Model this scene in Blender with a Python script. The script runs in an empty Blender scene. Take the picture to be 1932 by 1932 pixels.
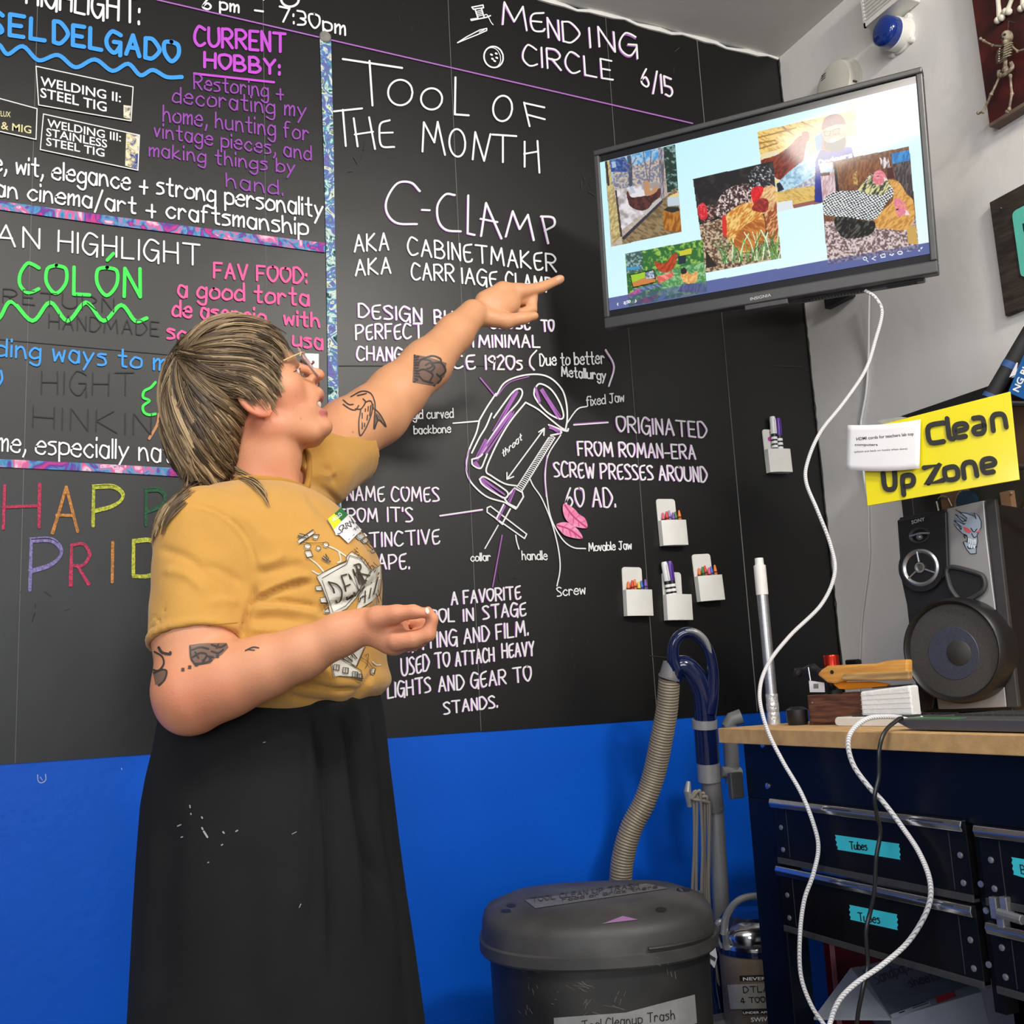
import bpy, bmesh, math, random
import numpy as np
from mathutils import Vector, Matrix
from mathutils.bvhtree import BVHTree

rng = random.Random(7)
nrng = np.random.default_rng(7)
S = bpy.context.scene
COL = S.collection

# ------------------------------------------------------------------ camera
FPX, CPX = 1940.0, 966.0
_R = np.array([4284., 110., FPX]); _R /= np.linalg.norm(_R)
_U = np.array([-601., -11344., FPX]); _U -= _U.dot(_R) * _R; _U /= np.linalg.norm(_U)
_N = np.cross(_U, _R)
CM = np.array([_R, _N, _U])            # camera (right, down, forward) -> world
CAM = np.array([0.0, -2.25, 1.05])
cd = bpy.data.cameras.new('camera')
cd.sensor_width = 36.0
cd.lens = FPX / 1932.0 * 36.0
cd.clip_start = 0.02
cam = bpy.data.objects.new('camera', cd)
COL.objects.link(cam)
cam.matrix_world = Matrix(((_R[0], -_R[1], -_R[2], CAM[0]), (_N[0], -_N[1], -_N[2], CAM[1]),
                           (_U[0], -_U[1], -_U[2], CAM[2]), (0, 0, 0, 1)))
S.camera = cam

# ------------------------------------------------------------------ world, lamps, exposure
S.view_settings.view_transform = 'Standard'
S.view_settings.look = 'None'
S.view_settings.gamma = 1.0
S.view_settings.use_curve_mapping = False
S.view_settings.exposure = 0.0
wd = bpy.data.worlds.new('room_ambience'); S.world = wd; wd.use_nodes = True
wd.node_tree.nodes['Background'].inputs[0].default_value = (0.9, 0.95, 1.0, 1)
wd.node_tree.nodes['Background'].inputs[1].default_value = 0.25

def area_lamp(name, loc, target, size, power, color):
    ld = bpy.data.lights.new(name, 'AREA')
    ld.shape = 'RECTANGLE'; ld.size, ld.size_y = size; ld.energy = power; ld.color = color
    o = bpy.data.objects.new(name, ld); COL.objects.link(o)
    o.location = loc
    o.rotation_euler = (Vector(target) - Vector(loc)).to_track_quat('-Z', 'Y').to_euler()
    return o
area_lamp('ceiling_lamp', (-0.3, -2.1, 2.86), (0.3, -0.6, 1.1), (1.3, 0.35), 34, (1.0, 0.93, 0.84))
area_lamp('ceiling_lamp', (1.28, -2.80, 2.86), (1.35, -0.4, 1.5), (0.36, 0.3), 58, (1.0, 0.95, 0.88))
area_lamp('side_fill', (-2.5, -2.9, 1.65), (1.6, -0.6, 1.2), (1.2, 1.1), 34, (0.86, 0.92, 1.0))  # unseen fill light added at the left to brighten the right wall
area_lamp('rear_window', (-0.75, -5.0, 1.75), (0.1, -0.5, 1.25), (1.9, 1.5), 64, (0.93, 0.96, 1.0))

# ------------------------------------------------------------------ geometry helpers
def ray(x, y):
    return CM @ np.array([(x - CPX) / FPX, (y - CPX) / FPX, 1.0])
def on(x, y, ax, v):
    """the place on the plane axis=v that stands at this spot of the photograph"""
    d = ray(x, y); return CAM + d * (v - CAM[ax]) / d[ax]
def at(x, y, depth):
    return CAM + ray(x, y) * depth
def on_plane(x, y, p0, n):
    d = ray(x, y); return CAM + d * (np.dot(np.asarray(p0) - CAM, n) / np.dot(d, n))
def lin(c):
    c = c / 255.0
    return c / 12.92 if c <= 0.04045 else ((c + 0.055) / 1.055) ** 2.4
def C(r, g, b):
    return (lin(r), lin(g), lin(b), 1.0)

MATS = {}
def mat(name, col, rough=0.5, metal=0.0, spec=0.5, noise=0.0, nscale=20.0, bump=0.0, bscale=200.0,
        coat=0.0, emit=None, estr=1.0, stretch=None, col2=None, sheen=0.0, trans=0.0, sss=0.0):
    """procedural principled material; noise mixes towards col2 (default: darker) in object space"""
    if name in MATS: return MATS[name]
    m = bpy.data.materials.new(name); m.use_nodes = True
    nt = m.node_tree; b = nt.nodes['Principled BSDF']
    b.inputs['Base Color'].default_value = col
    b.inputs['Roughness'].default_value = rough
    b.inputs['Metallic'].default_value = metal
    b.inputs['Specular IOR Level'].default_value = spec
    b.inputs['Coat Weight'].default_value = coat
    b.inputs['Coat Roughness'].default_value = 0.08
    b.inputs['Sheen Weight'].default_value = sheen
    b.inputs['Transmission Weight'].default_value = trans
    if sss:
        b.inputs['Subsurface Weight'].default_value = sss
        b.inputs['Subsurface Radius'].default_value = (0.012, 0.004, 0.002)
        b.inputs['Subsurface Scale'].default_value = 1.0
    if emit:
        b.inputs['Emission Color'].default_value = emit
        b.inputs['Emission Strength'].default_value = estr
    if noise or bump:
        tc = nt.nodes.new('ShaderNodeTexCoord')
        mp = nt.nodes.new('ShaderNodeMapping')
        nt.links.new(tc.outputs['Object'], mp.inputs['Vector'])
        if stretch: mp.inputs['Scale'].default_value = stretch
        if noise:
            n = nt.nodes.new('ShaderNodeTexNoise'); n.inputs['Scale'].default_value = nscale
            n.inputs['Detail'].default_value = 6
            nt.links.new(mp.outputs[0], n.inputs['Vector'])
            r = nt.nodes.new('ShaderNodeValToRGB')
            r.color_ramp.elements[0].position = 0.38; r.color_ramp.elements[1].position = 0.66
            c2 = col2 or tuple([x * (1 - noise) for x in col[:3]] + [1])
            r.color_ramp.elements[0].color = c2; r.color_ramp.elements[1].color = col
            nt.links.new(n.outputs['Fac'], r.inputs['Fac'])
            nt.links.new(r.outputs['Color'], b.inputs['Base Color'])
        if bump:
            n2 = nt.nodes.new('ShaderNodeTexNoise'); n2.inputs['Scale'].default_value = bscale
            n2.inputs['Detail'].default_value = 4
            nt.links.new(mp.outputs[0], n2.inputs['Vector'])
            bp = nt.nodes.new('ShaderNodeBump'); bp.inputs['Strength'].default_value = bump
            bp.inputs['Distance'].default_value = 0.003
            nt.links.new(n2.outputs['Fac'], bp.inputs['Height'])
            nt.links.new(bp.outputs['Normal'], b.inputs['Normal'])
    MATS[name] = m
    return m
def vcol_mat(name, rough=0.5, emit=0.0, spec=0.5, sss=0.0, bump=0.0, bscale=300.0):
    """material coloured by the mesh's own colour attribute 'Col'"""
    if name in MATS: return MATS[name]
    m = mat(name, (0.5, 0.5, 0.5, 1), rough, spec=spec, sss=sss, bump=bump, bscale=bscale)
    nt = m.node_tree; b = nt.nodes['Principled BSDF']
    a = nt.nodes.new('ShaderNodeVertexColor'); a.layer_name = 'Col'
    if emit:
        b.inputs['Base Color'].default_value = (0.01, 0.01, 0.01, 1)
        nt.links.new(a.outputs['Color'], b.inputs['Emission Color'])
        b.inputs['Emission Strength'].default_value = emit
    else:
        nt.links.new(a.outputs['Color'], b.inputs['Base Color'])
    return m

def link_mesh(name, verts, faces, material, parent=None, smooth=False, angle=40, mats=None, midx=None, edges=()):
    me = bpy.data.meshes.new(name)
    me.from_pydata([tuple(map(float, v)) for v in verts], list(edges), [tuple(map(int, f)) for f in faces])
    me.materials.append(material)
    for m in (mats or []): me.materials.append(m)
    if midx is not None: me.polygons.foreach_set('material_index', list(midx))
    me.update()
    if smooth:
        me.shade_smooth()
        if angle < 180: me.set_sharp_from_angle(angle=math.radians(angle))
    o = bpy.data.objects.new(name, me); COL.objects.link(o)
    if parent is not None:
        o.parent = parent
        o.matrix_parent_inverse = parent.matrix_world.inverted()
    return o
def tag(o, label=None, cat=None, group=None, kind=None):
    if label: o['label'] = label
    if cat: o['category'] = cat
    if group: o['group'] = group
    if kind: o['kind'] = kind
    return o
def thing(name, label, cat, loc=(0, 0, 0), group=None):
    o = bpy.data.objects.new(name, None); COL.objects.link(o)
    o.empty_display_size = 0.05
    o.location = tuple(map(float, loc)); o.matrix_world = Matrix.Translation(o.location)
    return tag(o, label, cat, group)
def copy_tree(root):
    r = root.copy(); COL.objects.link(r)
    for ch in list(root.children):
        c = ch.copy(); COL.objects.link(c); c.parent = r
        for g in list(ch.children):
            d = g.copy(); COL.objects.link(d); d.parent = c
    return r

def nrm(v):
    v = np.asarray(v, float); return v / (np.linalg.norm(v) + 1e-12)
def basis(z, hint=(0, 0, 1)):
    z = nrm(z); h = np.asarray(hint, float)
    if abs(z.dot(h)) > 0.98: h = np.array([1., 0, 0]) if abs(z[0]) < 0.9 else np.array([0, 1., 0])
    x = nrm(np.cross(h, z)); y = np.cross(z, x)
    return np.array([x, y, z]).T
def catmull(pts, n=8, closed=False):
    P = [np.asarray(p, float) for p in pts]
    if len(P) < 3: return P
    if closed: Q = [P[-1]] + P + [P[0], P[1]]
    else: Q = [2 * P[0] - P[1]] + P + [2 * P[-1] - P[-2]]
    out = []
    for i in range(1, len(Q) - 2):
        a, b, c, d = Q[i - 1], Q[i], Q[i + 1], Q[i + 2]
        for k in range(n):
            t = k / n
            out.append(0.5 * (2 * b + (c - a) * t + (2 * a - 5 * b + 4 * c - d) * t * t + (3 * b - a - 3 * c + d) * t ** 3))
    if not closed: out.append(P[-1])
    return out

class MB:
    """collects shapes and links them as ONE mesh object"""
    def __init__(s): s.v = []; s.f = []; s.m = []; s.cur = 0
    def add(s, verts, faces):
        n = len(s.v); s.v += [np.asarray(v, float) for v in verts]
        s.f += [[i + n for i in f] for f in faces]; s.m += [s.cur] * len(faces); return s
    def box(s, c, size, rot=None):
        h = np.asarray(size, float) / 2; rot = np.eye(3) if rot is None else np.asarray(rot)
        vs = [np.asarray(c) + rot @ (h * np.array(k)) for k in
              ((-1, -1, -1), (1, -1, -1), (1, 1, -1), (-1, 1, -1), (-1, -1, 1), (1, -1, 1), (1, 1, 1), (-1, 1, 1))]
        return s.add(vs, [(3, 2, 1, 0), (4, 5, 6, 7), (0, 1, 5, 4), (1, 2, 6, 5), (2, 3, 7, 6), (3, 0, 4, 7)])
    def bb(s, x0, x1, y0, y1, z0, z1):
        return s.box(((x0 + x1) / 2, (y0 + y1) / 2, (z0 + z1) / 2), (x1 - x0, y1 - y0, z1 - z0))
    def rbox(s, c, size, r, rot=None, seg=3):
        """box with rounded vertical-profile corners (rounded in local x-z), extruded along local y"""
        w, d, h = size; r = min(r, w / 2 - 1e-5, h / 2 - 1e-5); pts = []
        for (sx, sz, a0) in ((1, 1, 0), (-1, 1, 90), (-1, -1, 180), (1, -1, 270)):
            for k in range(seg + 1):
                a = math.radians(a0 + 90 * k / seg)
                pts.append((sx * (w / 2 - r) + r * math.cos(a), sz * (h / 2 - r) + r * math.sin(a)))
        rot = np.eye(3) if rot is None else np.asarray(rot)
        return s.prism([np.asarray(c) + rot @ np.array([x, -d / 2, z]) for x, z in pts], rot @ np.array([0, d, 0]))
    def prism(s, poly, ext):
        n = len(poly); ext = np.asarray(ext, float)
        vs = [np.asarray(p, float) for p in poly]; vs += [p + ext for p in vs]
        fs = [list(range(n))[::-1], list(range(n, 2 * n))]
        nn = np.zeros(3)
        for i in range(n): nn += np.cross(vs[i] - vs[0], vs[(i + 1) % n] - vs[0])
        fl = nn.dot(ext) < 0
        for i in range(n):
            j = (i + 1) % n; fs.append([i, j, n + j, n + i])
        if fl: fs = [f[::-1] for f in fs]
        return s.add(vs, fs)
    def tube(s, path, r, seg=10, cap=True, closed=False, flat=1.0, hint=(0, 0, 1)):
        P = [np.asarray(p, float) for p in path]; n = len(P)
        rr = list(r) if hasattr(r, '__len__') else [r] * n
        vs, fs = [], []; prev = None
        for i in range(n):
            if closed: t = P[(i + 1) % n] - P[i - 1]
            else: t = P[min(i + 1, n - 1)] - P[max(i - 1, 0)]
            t = nrm(t)
            if prev is None: x = basis(t, hint)[:, 0]
            else: x = nrm(prev - t * prev.dot(t))
            prev = x; y = np.cross(t, x)
            for k in range(seg):
                a = 2 * math.pi * k / seg
                vs.append(P[i] + rr[i] * (x * math.cos(a) + y * math.sin(a) * flat))
        for i in range(n if closed else n - 1):
            j = (i + 1) % n
            for k in range(seg):
                l = (k + 1) % seg
                fs.append((i * seg + k, i * seg + l, j * seg + l, j * seg + k))
        if cap and not closed:
            fs.append(list(range(seg))[::-1]); fs.append([(n - 1) * seg + k for k in range(seg)])
        return s.add(vs, fs)
    def lathe(s, prof, c=(0, 0, 0), axis=(0, 0, 1), seg=24, hint=(1, 0, 0), sy=1.0):
        """profile of (radius, height) turned around an axis"""
        B = basis(axis, hint); c = np.asarray(c, float); vs, fs = [], []; n = len(prof)
        for (r, h) in prof:
            for k in range(seg):
                a = 2 * math.pi * k / seg
                vs.append(c + B @ np.array([r * math.cos(a), r * math.sin(a) * sy, h]))
        for i in range(n - 1):
            for k in range(seg):
                l = (k + 1) % seg
                fs.append((i * seg + k, i * seg + l, (i + 1) * seg + l, (i + 1) * seg + k))
        if prof[0][0] > 1e-6: fs.append(list(range(seg))[::-1])
        if prof[-1][0] > 1e-6: fs.append([(n - 1) * seg + k for k in range(seg)])
        return s.add(vs, fs)
    def ball(s, c, r, seg=12, rings=7, rot=None):
        r = np.asarray(r, float) * np.ones(3); rot = np.eye(3) if rot is None else rot
        vs, fs = [], []
        for i in range(rings + 1):
            p = math.pi * i / rings
            for k in range(seg):
                a = 2 * math.pi * k / seg
                vs.append(np.asarray(c) + rot @ (r * np.array([math.sin(p) * math.cos(a), math.sin(p) * math.sin(a), -math.cos(p)])))
        for i in range(rings):
            for k in range(seg):
                l = (k + 1) % seg
                fs.append((i * seg + k, i * seg + l, (i + 1) * seg + l, (i + 1) * seg + k))
        return s.add(vs, fs)
    def build(s, name, material, parent=None, smooth=True, angle=35, bevel=0.0, bseg=2, mats=None):
        o = link_mesh(name, s.v, s.f, material, parent, smooth, angle, mats, s.m if mats else None)
        if bevel:
            b = o.modifiers.new('soft_edges', 'BEVEL'); b.width = bevel; b.segments = bseg
            b.limit_method = 'ANGLE'; b.angle_limit = math.radians(40); b.harden_normals = False
        return o

# ------------------------------------------------------------------ hand lettering
GL = {
 'A': 'L03 3b 63/16 56', 'B': 'L03 0b/S0b 3b 59 37 07/S07 47 65 43 03', 'C': 'S6a 4b 2b 08 05 23 43 64',
 'D': 'L03 0b/S0b 3b 68 66 33 03', 'E': 'L5b 0b 03 53/07 47', 'e_': '', 'F': 'L03 0b 5b/07 47', 'G': 'S6a 4b 2b 08 05 23 43 66/L37 67 62',
 'H': 'L03 0b/63 6b/07 67', 'I': 'L03 0b', 'J': 'S4b 45 33 13 04/L1b 6b', 'K': 'L03 0b/5b 07 63', 'L': 'L0b 03 53', 'M': 'L03 1b 45 7b 83',
 'N': 'L03 0b 53 5b', 'O': 'S3b 0a 06 33 66 6a 3b', 'P': 'L03 0b/S0b 4b 69 47 06', 'Q': 'S3b 0a 06 33 66 6a 3b/L46 73',
 'R': 'L03 0b/S0b 4b 69 47 07/L27 63', 'S': 'S5a 3b 0a 18 46 54 33 03', 'T': 'L0b 7b/4b 43', 'U': 'S0b 05 33 65 6b', 'V': 'L0b 33 6b',
 'W': 'L0b 23 49 63 8b', 'X': 'L0b 63/6b 03', 'Y': 'L0b 37 6b/37 33', 'Z': 'L0b 6b 03 63', 'Ó': 'S3b 0a 06 33 66 6a 3b/L3d 5f',
 'a': 'S57 38 18 05 23 43 56/L58 53', 'b': 'L0b 03/S06 28 57 54 23 04', 'c': 'S57 38 17 05 23 43 54', 'd': 'L5b 53/S57 28 06 04 23 54',
 'e': 'S06 56 48 28 06 04 23 43 54', 'f': 'S4b 2b 19 13/L08 38', 'g': 'S57 28 06 04 23 54/S58 52 40 20 01', 'h': 'L0b 03/S06 28 47 53',
 'i': 'L08 03/0a 0b', 'j': 'S28 22 10 01/L2a 2b', 'k': 'L0b 03/48 05 53', 'l': 'L0b 03', 'm': 'L08 03/S06 28 37 33/S36 58 67 63',
 'n': 'L08 03/S06 28 47 53', 'o': 'S28 06 04 23 54 57 28', 'p': 'L08 00/S07 28 57 54 23 04', 'q': 'L58 50/S57 28 06 04 23 54',
 'r': 'L08 03/S06 28 47', 's': 'S48 18 07 36 44 23 03', 't': 'S2b 24 33 43/L08 48', 'u': 'S08 04 23 54/L58 53', 'v': 'L08 23 48',
 'w': 'L08 13 37 53 68', 'x': 'L08 53/58 03', 'y': 'L08 24/58 00', 'z': 'L08 48 03 43',
 '0': 'S3b 0a 06 33 66 6a 3b', '1': 'L03 0b', '2': 'S0a 3b 59 26 03/L03 53', '3': 'S0b 4b 58 27/S27 56 44 03', '4': 'L3b 05 65/4a 43',
 '5': 'L5b 0b 07/S07 47 55 33 03', '6': 'S4b 17 04 33 55 37 05', '7': 'L0b 6b 23', '8': 'S38 5a 3b 1a 38 55 33 05 38', '9': 'S58 37 09 3b 5a 58 43',
 '.': 'L03 04', ',': 'S14 13 01', ':': 'L03 04/07 08', '-': 'L06 46', '+': 'L05 55/38 32', '/': 'L01 4c', '(': 'S3d 08 02 2d'.replace(' 2d', ''),
 ')': 'S0d 38 00', "'": 'L0b 09', '!': 'L0b 06/03 04', '&': 'S64 1a 3b 48 04 33 67', '<': 'L3a 07 34', '>': 'L0a 37 04', '*': 'L06 46/28 24',
}
GL['€'] = 'S5b 1a 07 13 43 54/L07 47'      # rounded capital E of the board's hand
def glyph(ch):
    g = GL.get(ch, ''); out = []; sm = False; w = 0
    for st in g.split('/'):
        if not st: continue
        if st[0] in 'LS': sm = st[0] == 'S'; st = st[1:]
        pts = [(int(t[0], 16), int(t[1], 16)) for t in st.split()]
        w = max(w, max(p[0] for p in pts)); out.append((sm, pts))
    return out, w
def layout(text, x0, y0, x1, y1, h, h1=None, slant=0.0, jit=0.25, gap=2.4, seed=0):
    """pen strokes (in photo pixels) of one line of handwriting from baseline start to baseline end"""
    r = random.Random(hash_str(text) + seed); h1 = h1 or h
    items = []; cx = 0.0
    for ch in text:
        if ch == ' ': cx += 4.2; continue
        g, w = glyph(ch); items.append((cx, g)); cx += w + gap
    tot = max(cx - gap, 1.0); out = []
    for ox, g in items:
        jy = r.uniform(-jit, jit); js = 1 + r.uniform(-jit, jit) * 0.12
        for sm, pts in g:
            st = []
            for (gx, gy) in pts:
                u = (ox + gx) / tot
                bx = x0 + (x1 - x0) * u; by = y0 + (y1 - y0) * u; hh = (h + (h1 - h) * u) / 8.0
                up = ((gy - 3) * js + jy * 0.6 + r.uniform(-jit, jit) * 0.5) * hh
                vs = -(bx - 365.0) * 9.0e-5 + slant
                st.append((bx + vs * up + r.uniform(-jit, jit) * 0.4 * hh, by - up))
            out.append((sm, st))
    return out
def hash_str(t):
    v = 7
    for ch in t: v = (v * 131 + ord(ch)) % 1000003
    return v

class Pen:
    """paint strokes and flat fills laid on a surface; m(x, y, lift) gives the surface place"""
    def __init__(s, m, lift=0.0006): s.m = m; s.mb = MB(); s.l = lift; s.n = 0
    def stroke(s, pts, w, smooth=True, closed=False, n=6, taper=False):
        if len(pts) == 1: pts = [pts[0], (pts[0][0] + 0.3, pts[0][1] + 0.3)]
        P = [np.array(p, float) for p in pts]
        if smooth and len(P) > 2: P = catmull(P, n, closed)
        if closed: P = list(P) + [P[0]]
        s.n += 1; lift = s.l + 0.00002 * (s.n % 12)
        loop = len(P) > 4 and np.linalg.norm(P[0] - P[-1]) < 0.4
        k = len(P); L, Rr = [], []
        if not taper and not loop:      # rounded pen ends
            t0 = P[0] - P[1]; t0 = t0 / (np.linalg.norm(t0) + 1e-9); t1 = P[-1] - P[-2]; t1 = t1 / (np.linalg.norm(t1) + 1e-9)
        for i in range(k):
            t = P[min(i + 1, k - 1)] - P[max(i - 1, 0)]
            if loop and i in (0, k - 1): t = P[1] - P[-2]
            t = t / (np.linalg.norm(t) + 1e-9); nn = np.array([-t[1], t[0]])
            sc = 1.0
            if 0 < i < k - 1:
                t2 = P[i + 1] - P[i]; t2 = t2 / (np.linalg.norm(t2) + 1e-9)
                sc = 1.0 / max(0.55, abs(t.dot(t2)))
            ww = w / 2 * sc
            if taper: ww *= max(0.12, math.sin(math.pi * min(1, (i + 0.6) / k)) ** 0.6)
            if i == 0 and not taper and not loop:
                for a in (75, 45, 20): L.append(P[0] + t0 * w / 2 * math.sin(math.radians(a)) + nn * ww * math.cos(math.radians(a))); Rr.append(P[0] + t0 * w / 2 * math.sin(math.radians(a)) - nn * ww * math.cos(math.radians(a)))
            L.append(P[i] + nn * ww); Rr.append(P[i] - nn * ww)
            if i == k - 1 and not taper and not loop:
                for a in (20, 45, 75): L.append(P[i] + t1 * w / 2 * math.sin(math.radians(a)) + nn * ww * math.cos(math.radians(a))); Rr.append(P[i] + t1 * w / 2 * math.sin(math.radians(a)) - nn * ww * math.cos(math.radians(a)))
        k = len(L)
        va = [s.m(p[0], p[1], lift) for p in L]; vb = [s.m(p[0], p[1], lift) for p in Rr]
        ok = [a is not None and b is not None for a, b in zip(va, vb)]
        vs = [a if a is not None else np.zeros(3) for a in va] + [b if b is not None else np.zeros(3) for b in vb]
        fs = [(i, i + 1, k + i + 1, k + i) for i in range(k - 1) if ok[i] and ok[i + 1]]
        if fs: s.mb.add(vs, fs)
    def dot(s, x, y, r, seg=10, lift=None, ry=None):
        lift = s.l if lift is None else lift; ry = ry or r
        vs = [s.m(x + r * math.cos(2 * math.pi * i / seg), y + ry * math.sin(2 * math.pi * i / seg), lift) for i in range(seg)]
        if all(v is not None for v in vs): s.mb.add(vs, [list(range(seg))])
    def text(s, text, x0, y0, x1, y1, h, w, **k):
        for sm, st in layout(text, x0, y0, x1, y1, h, **k):
            if sm: s.stroke(st, w)
            elif len(st) > 2:
                for a, b in zip(st[:-1], st[1:]): s.stroke([a, b], w)
            else: s.stroke(st, w)
    def fill(s, poly, step=None, lift=None):
        """filled polygon, cut fine enough to follow a curved surface when step is given"""
        lift = s.l if lift is None else lift
        bm = bmesh.new()
        f = bm.faces.new([bm.verts.new((p[0], p[1], 0)) for p in poly])
        bmesh.ops.triangulate(bm, faces=[f])
        if step:
            for _ in range(9):
                es = [e for e in bm.edges if e.calc_length() > step]
                if not es: break
                bmesh.ops.subdivide_edges(bm, edges=es, cuts=1)
                bmesh.ops.triangulate(bm, faces=bm.faces[:])
        bm.verts.index_update()
        vs = [s.m(v.co.x, v.co.y, lift) for v in bm.verts]
        fs = [[v.index for v in fc.verts] for fc in bm.faces]
        fs = [q for q in fs if all(vs[i] is not None for i in q)]
        vs = [v if v is not None else np.zeros(3) for v in vs]
        bm.free()
        if fs: s.mb.add(vs, fs)
    def build(s, name, material, parent=None, label=None):
        if not s.mb.f: return None
        o = s.mb.build(name, material, parent, smooth=False)
        if label: o['label'] = label
        return o
# ------------------------------------------------------------------ the room
XR = 2.014; ZC = 2.912
YR, XL = -5.4, -2.6
m_white = mat('white_wall_paint', (0.80, 0.775, 0.745, 1), 0.5, noise=0.05, nscale=5, bump=0.35, bscale=35)
m_ceil = mat('ceiling_paint', (0.68, 0.665, 0.63, 1), 0.7, noise=0.05, nscale=3, bump=0.3, bscale=25)
m_blue = mat('blue_wall_paint', (0.0006, 0.098, 0.62, 1), 0.45, spec=0.22, noise=0.10, nscale=2.5, bump=0.25, bscale=40)
m_floor = mat('concrete_floor', (0.22, 0.21, 0.20, 1), 0.6, noise=0.3, nscale=6)
m_rear = mat('rear_wall_paint', (0.6, 0.59, 0.57, 1), 0.7, noise=0.05, nscale=3)
def struct(name, b, m):
    o = b.build(name, m, smooth=False); o['kind'] = 'structure'; return o
struct('wall_back', MB().bb(XL, XR + 0.1, 0.0, 0.1, 0, ZC + 0.1), m_blue)
struct('wall_right', MB().bb(XR, XR + 0.1, YR, 0.0, 0, ZC + 0.1), m_white)
struct('wall_left', MB().bb(XL - 0.1, XL, YR, 0.1, 0, ZC + 0.1), m_rear)
struct('wall_rear', MB().bb(XL - 0.1, XR + 0.1, YR - 0.1, YR, 0, ZC + 0.1), m_rear)
struct('ceiling', MB().bb(XL, XR, YR, 0.0, ZC, ZC + 0.1), m_ceil)
struct('floor', MB().bb(XL, XR + 0.1, YR, 0.1, -0.1, 0), m_floor)
# caulk bead along the ceiling line of the back wall
cb = MB()
xs = np.linspace(0.5, XR - 0.002, 40)
cb.tube([(x, -0.004, ZC - 0.006 + 0.004 * math.sin(x * 23) + 0.003 * math.sin(x * 61)) for x in xs], [0.006 + 0.002 * math.sin(x * 37) for x in xs], seg=6)
struct('trim_1', cb, mat('caulk', (0.8, 0.79, 0.75, 1), 0.5))

# ------------------------------------------------------------------ black paper board on the back wall
ZB, ZT = 0.955, ZC - 0.0015
m_paper = mat('black_paper', (0.0048, 0.0048, 0.005, 1), 0.40, spec=0.46, noise=0.35, nscale=3.0, bump=0.25, bscale=9)
board = thing('chalkboard', 'wall-wide covering of black paper sheets lettered in white, purple and coloured marker', 'board', (0.7, -0.001, ZB))
seams = [XL + 0.02, -0.9965, -0.5165, -0.0435, 0.4465, 0.9275, 1.4055, 1.7145, 2.0138]
for i in range(len(seams) - 1):
    a, b_ = seams[i], seams[i + 1]; q = MB()
    n = 24; vs = []; fs = []
    # each sheet bellies very slightly off the wall
    for j in range(n + 1):
        z = ZB + (ZT - ZB) * j / n + (0.0015 * math.sin(i * 7 + j) if j == 0 else 0)
        for k in range(7):
            u = k / 6; x = a + 0.0006 + (b_ - a - 0.0012) * u
            yy = -0.0022 - 0.00015 * math.sin(math.pi * u) * math.sin(z * 2.3 + i * 2.3)
            vs.append((x, yy, z))
    for j in range(n):
        for k in range(6):
            p = j * 7 + k; fs.append((p, p + 1, p + 8, p + 7))
    q.add(vs, fs)
    q.build('paper_sheet', m_paper, board, angle=180)
# bright paper edges at the seams
m_edge = mat('worn_paper_edge', (0.16, 0.16, 0.16, 1), 0.6)
q = MB()
for x, w in ((-0.0435, 0.0010), (0.4465, 0.0008), (0.9275, 0.0012), (1.4055, 0.0012), (1.7145, 0.0022)):
    q.bb(x - w / 2, x + w / 2, -0.0032, -0.001, ZB + 0.002, ZT)
q.build('seam_edge', m_edge, board, smooth=False)['label'] = 'thin pale seams between the black sheets'
# torn right edge of the paper beside the white wall
q = MB(); pts = []
for j in range(90):
    z = ZB + 0.02 + (ZT - ZB - 0.02) * j / 89
    pts.append((XR - 0.0015, -0.004 - 0.004 * abs(math.sin(j * 1.7) * math.sin(j * 0.37)), z))
q.tube(pts, 0.0022, seg=5)
q.build('torn_edge', mat('torn_paper', (0.02, 0.02, 0.021, 1), 0.7), board)

def wallmap(x, y, lift):
    p = on(x, y, 1, -0.0042); p[1] -= lift; return p
m_chalk = mat('white_chalk_marker', (0.86, 0.86, 0.86, 1), 0.65)
m_purp = mat('purple_chalk_marker', (0.40, 0.13, 0.50, 1), 0.65)
m_mag = mat('bright_purple_marker', C(190, 72, 205), 0.65)
m_mag2 = mat('dim_purple_marker', C(140, 62, 165), 0.65)
m_sky = mat('blue_chalk_marker', C(52, 150, 230), 0.65)
m_grn = mat('green_chalk_marker', C(60, 225, 80), 0.65)
m_pink = mat('pink_chalk_marker', C(250, 90, 155), 0.65)
m_ghost = mat('erased_lettering', (0.004, 0.004, 0.004, 1), 0.6)
m_dust = mat('chalk_smudge', (0.035, 0.035, 0.038, 1), 0.8)
m_brn = mat('tan_chalk_marker', C(190, 130, 85), 0.65)

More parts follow.
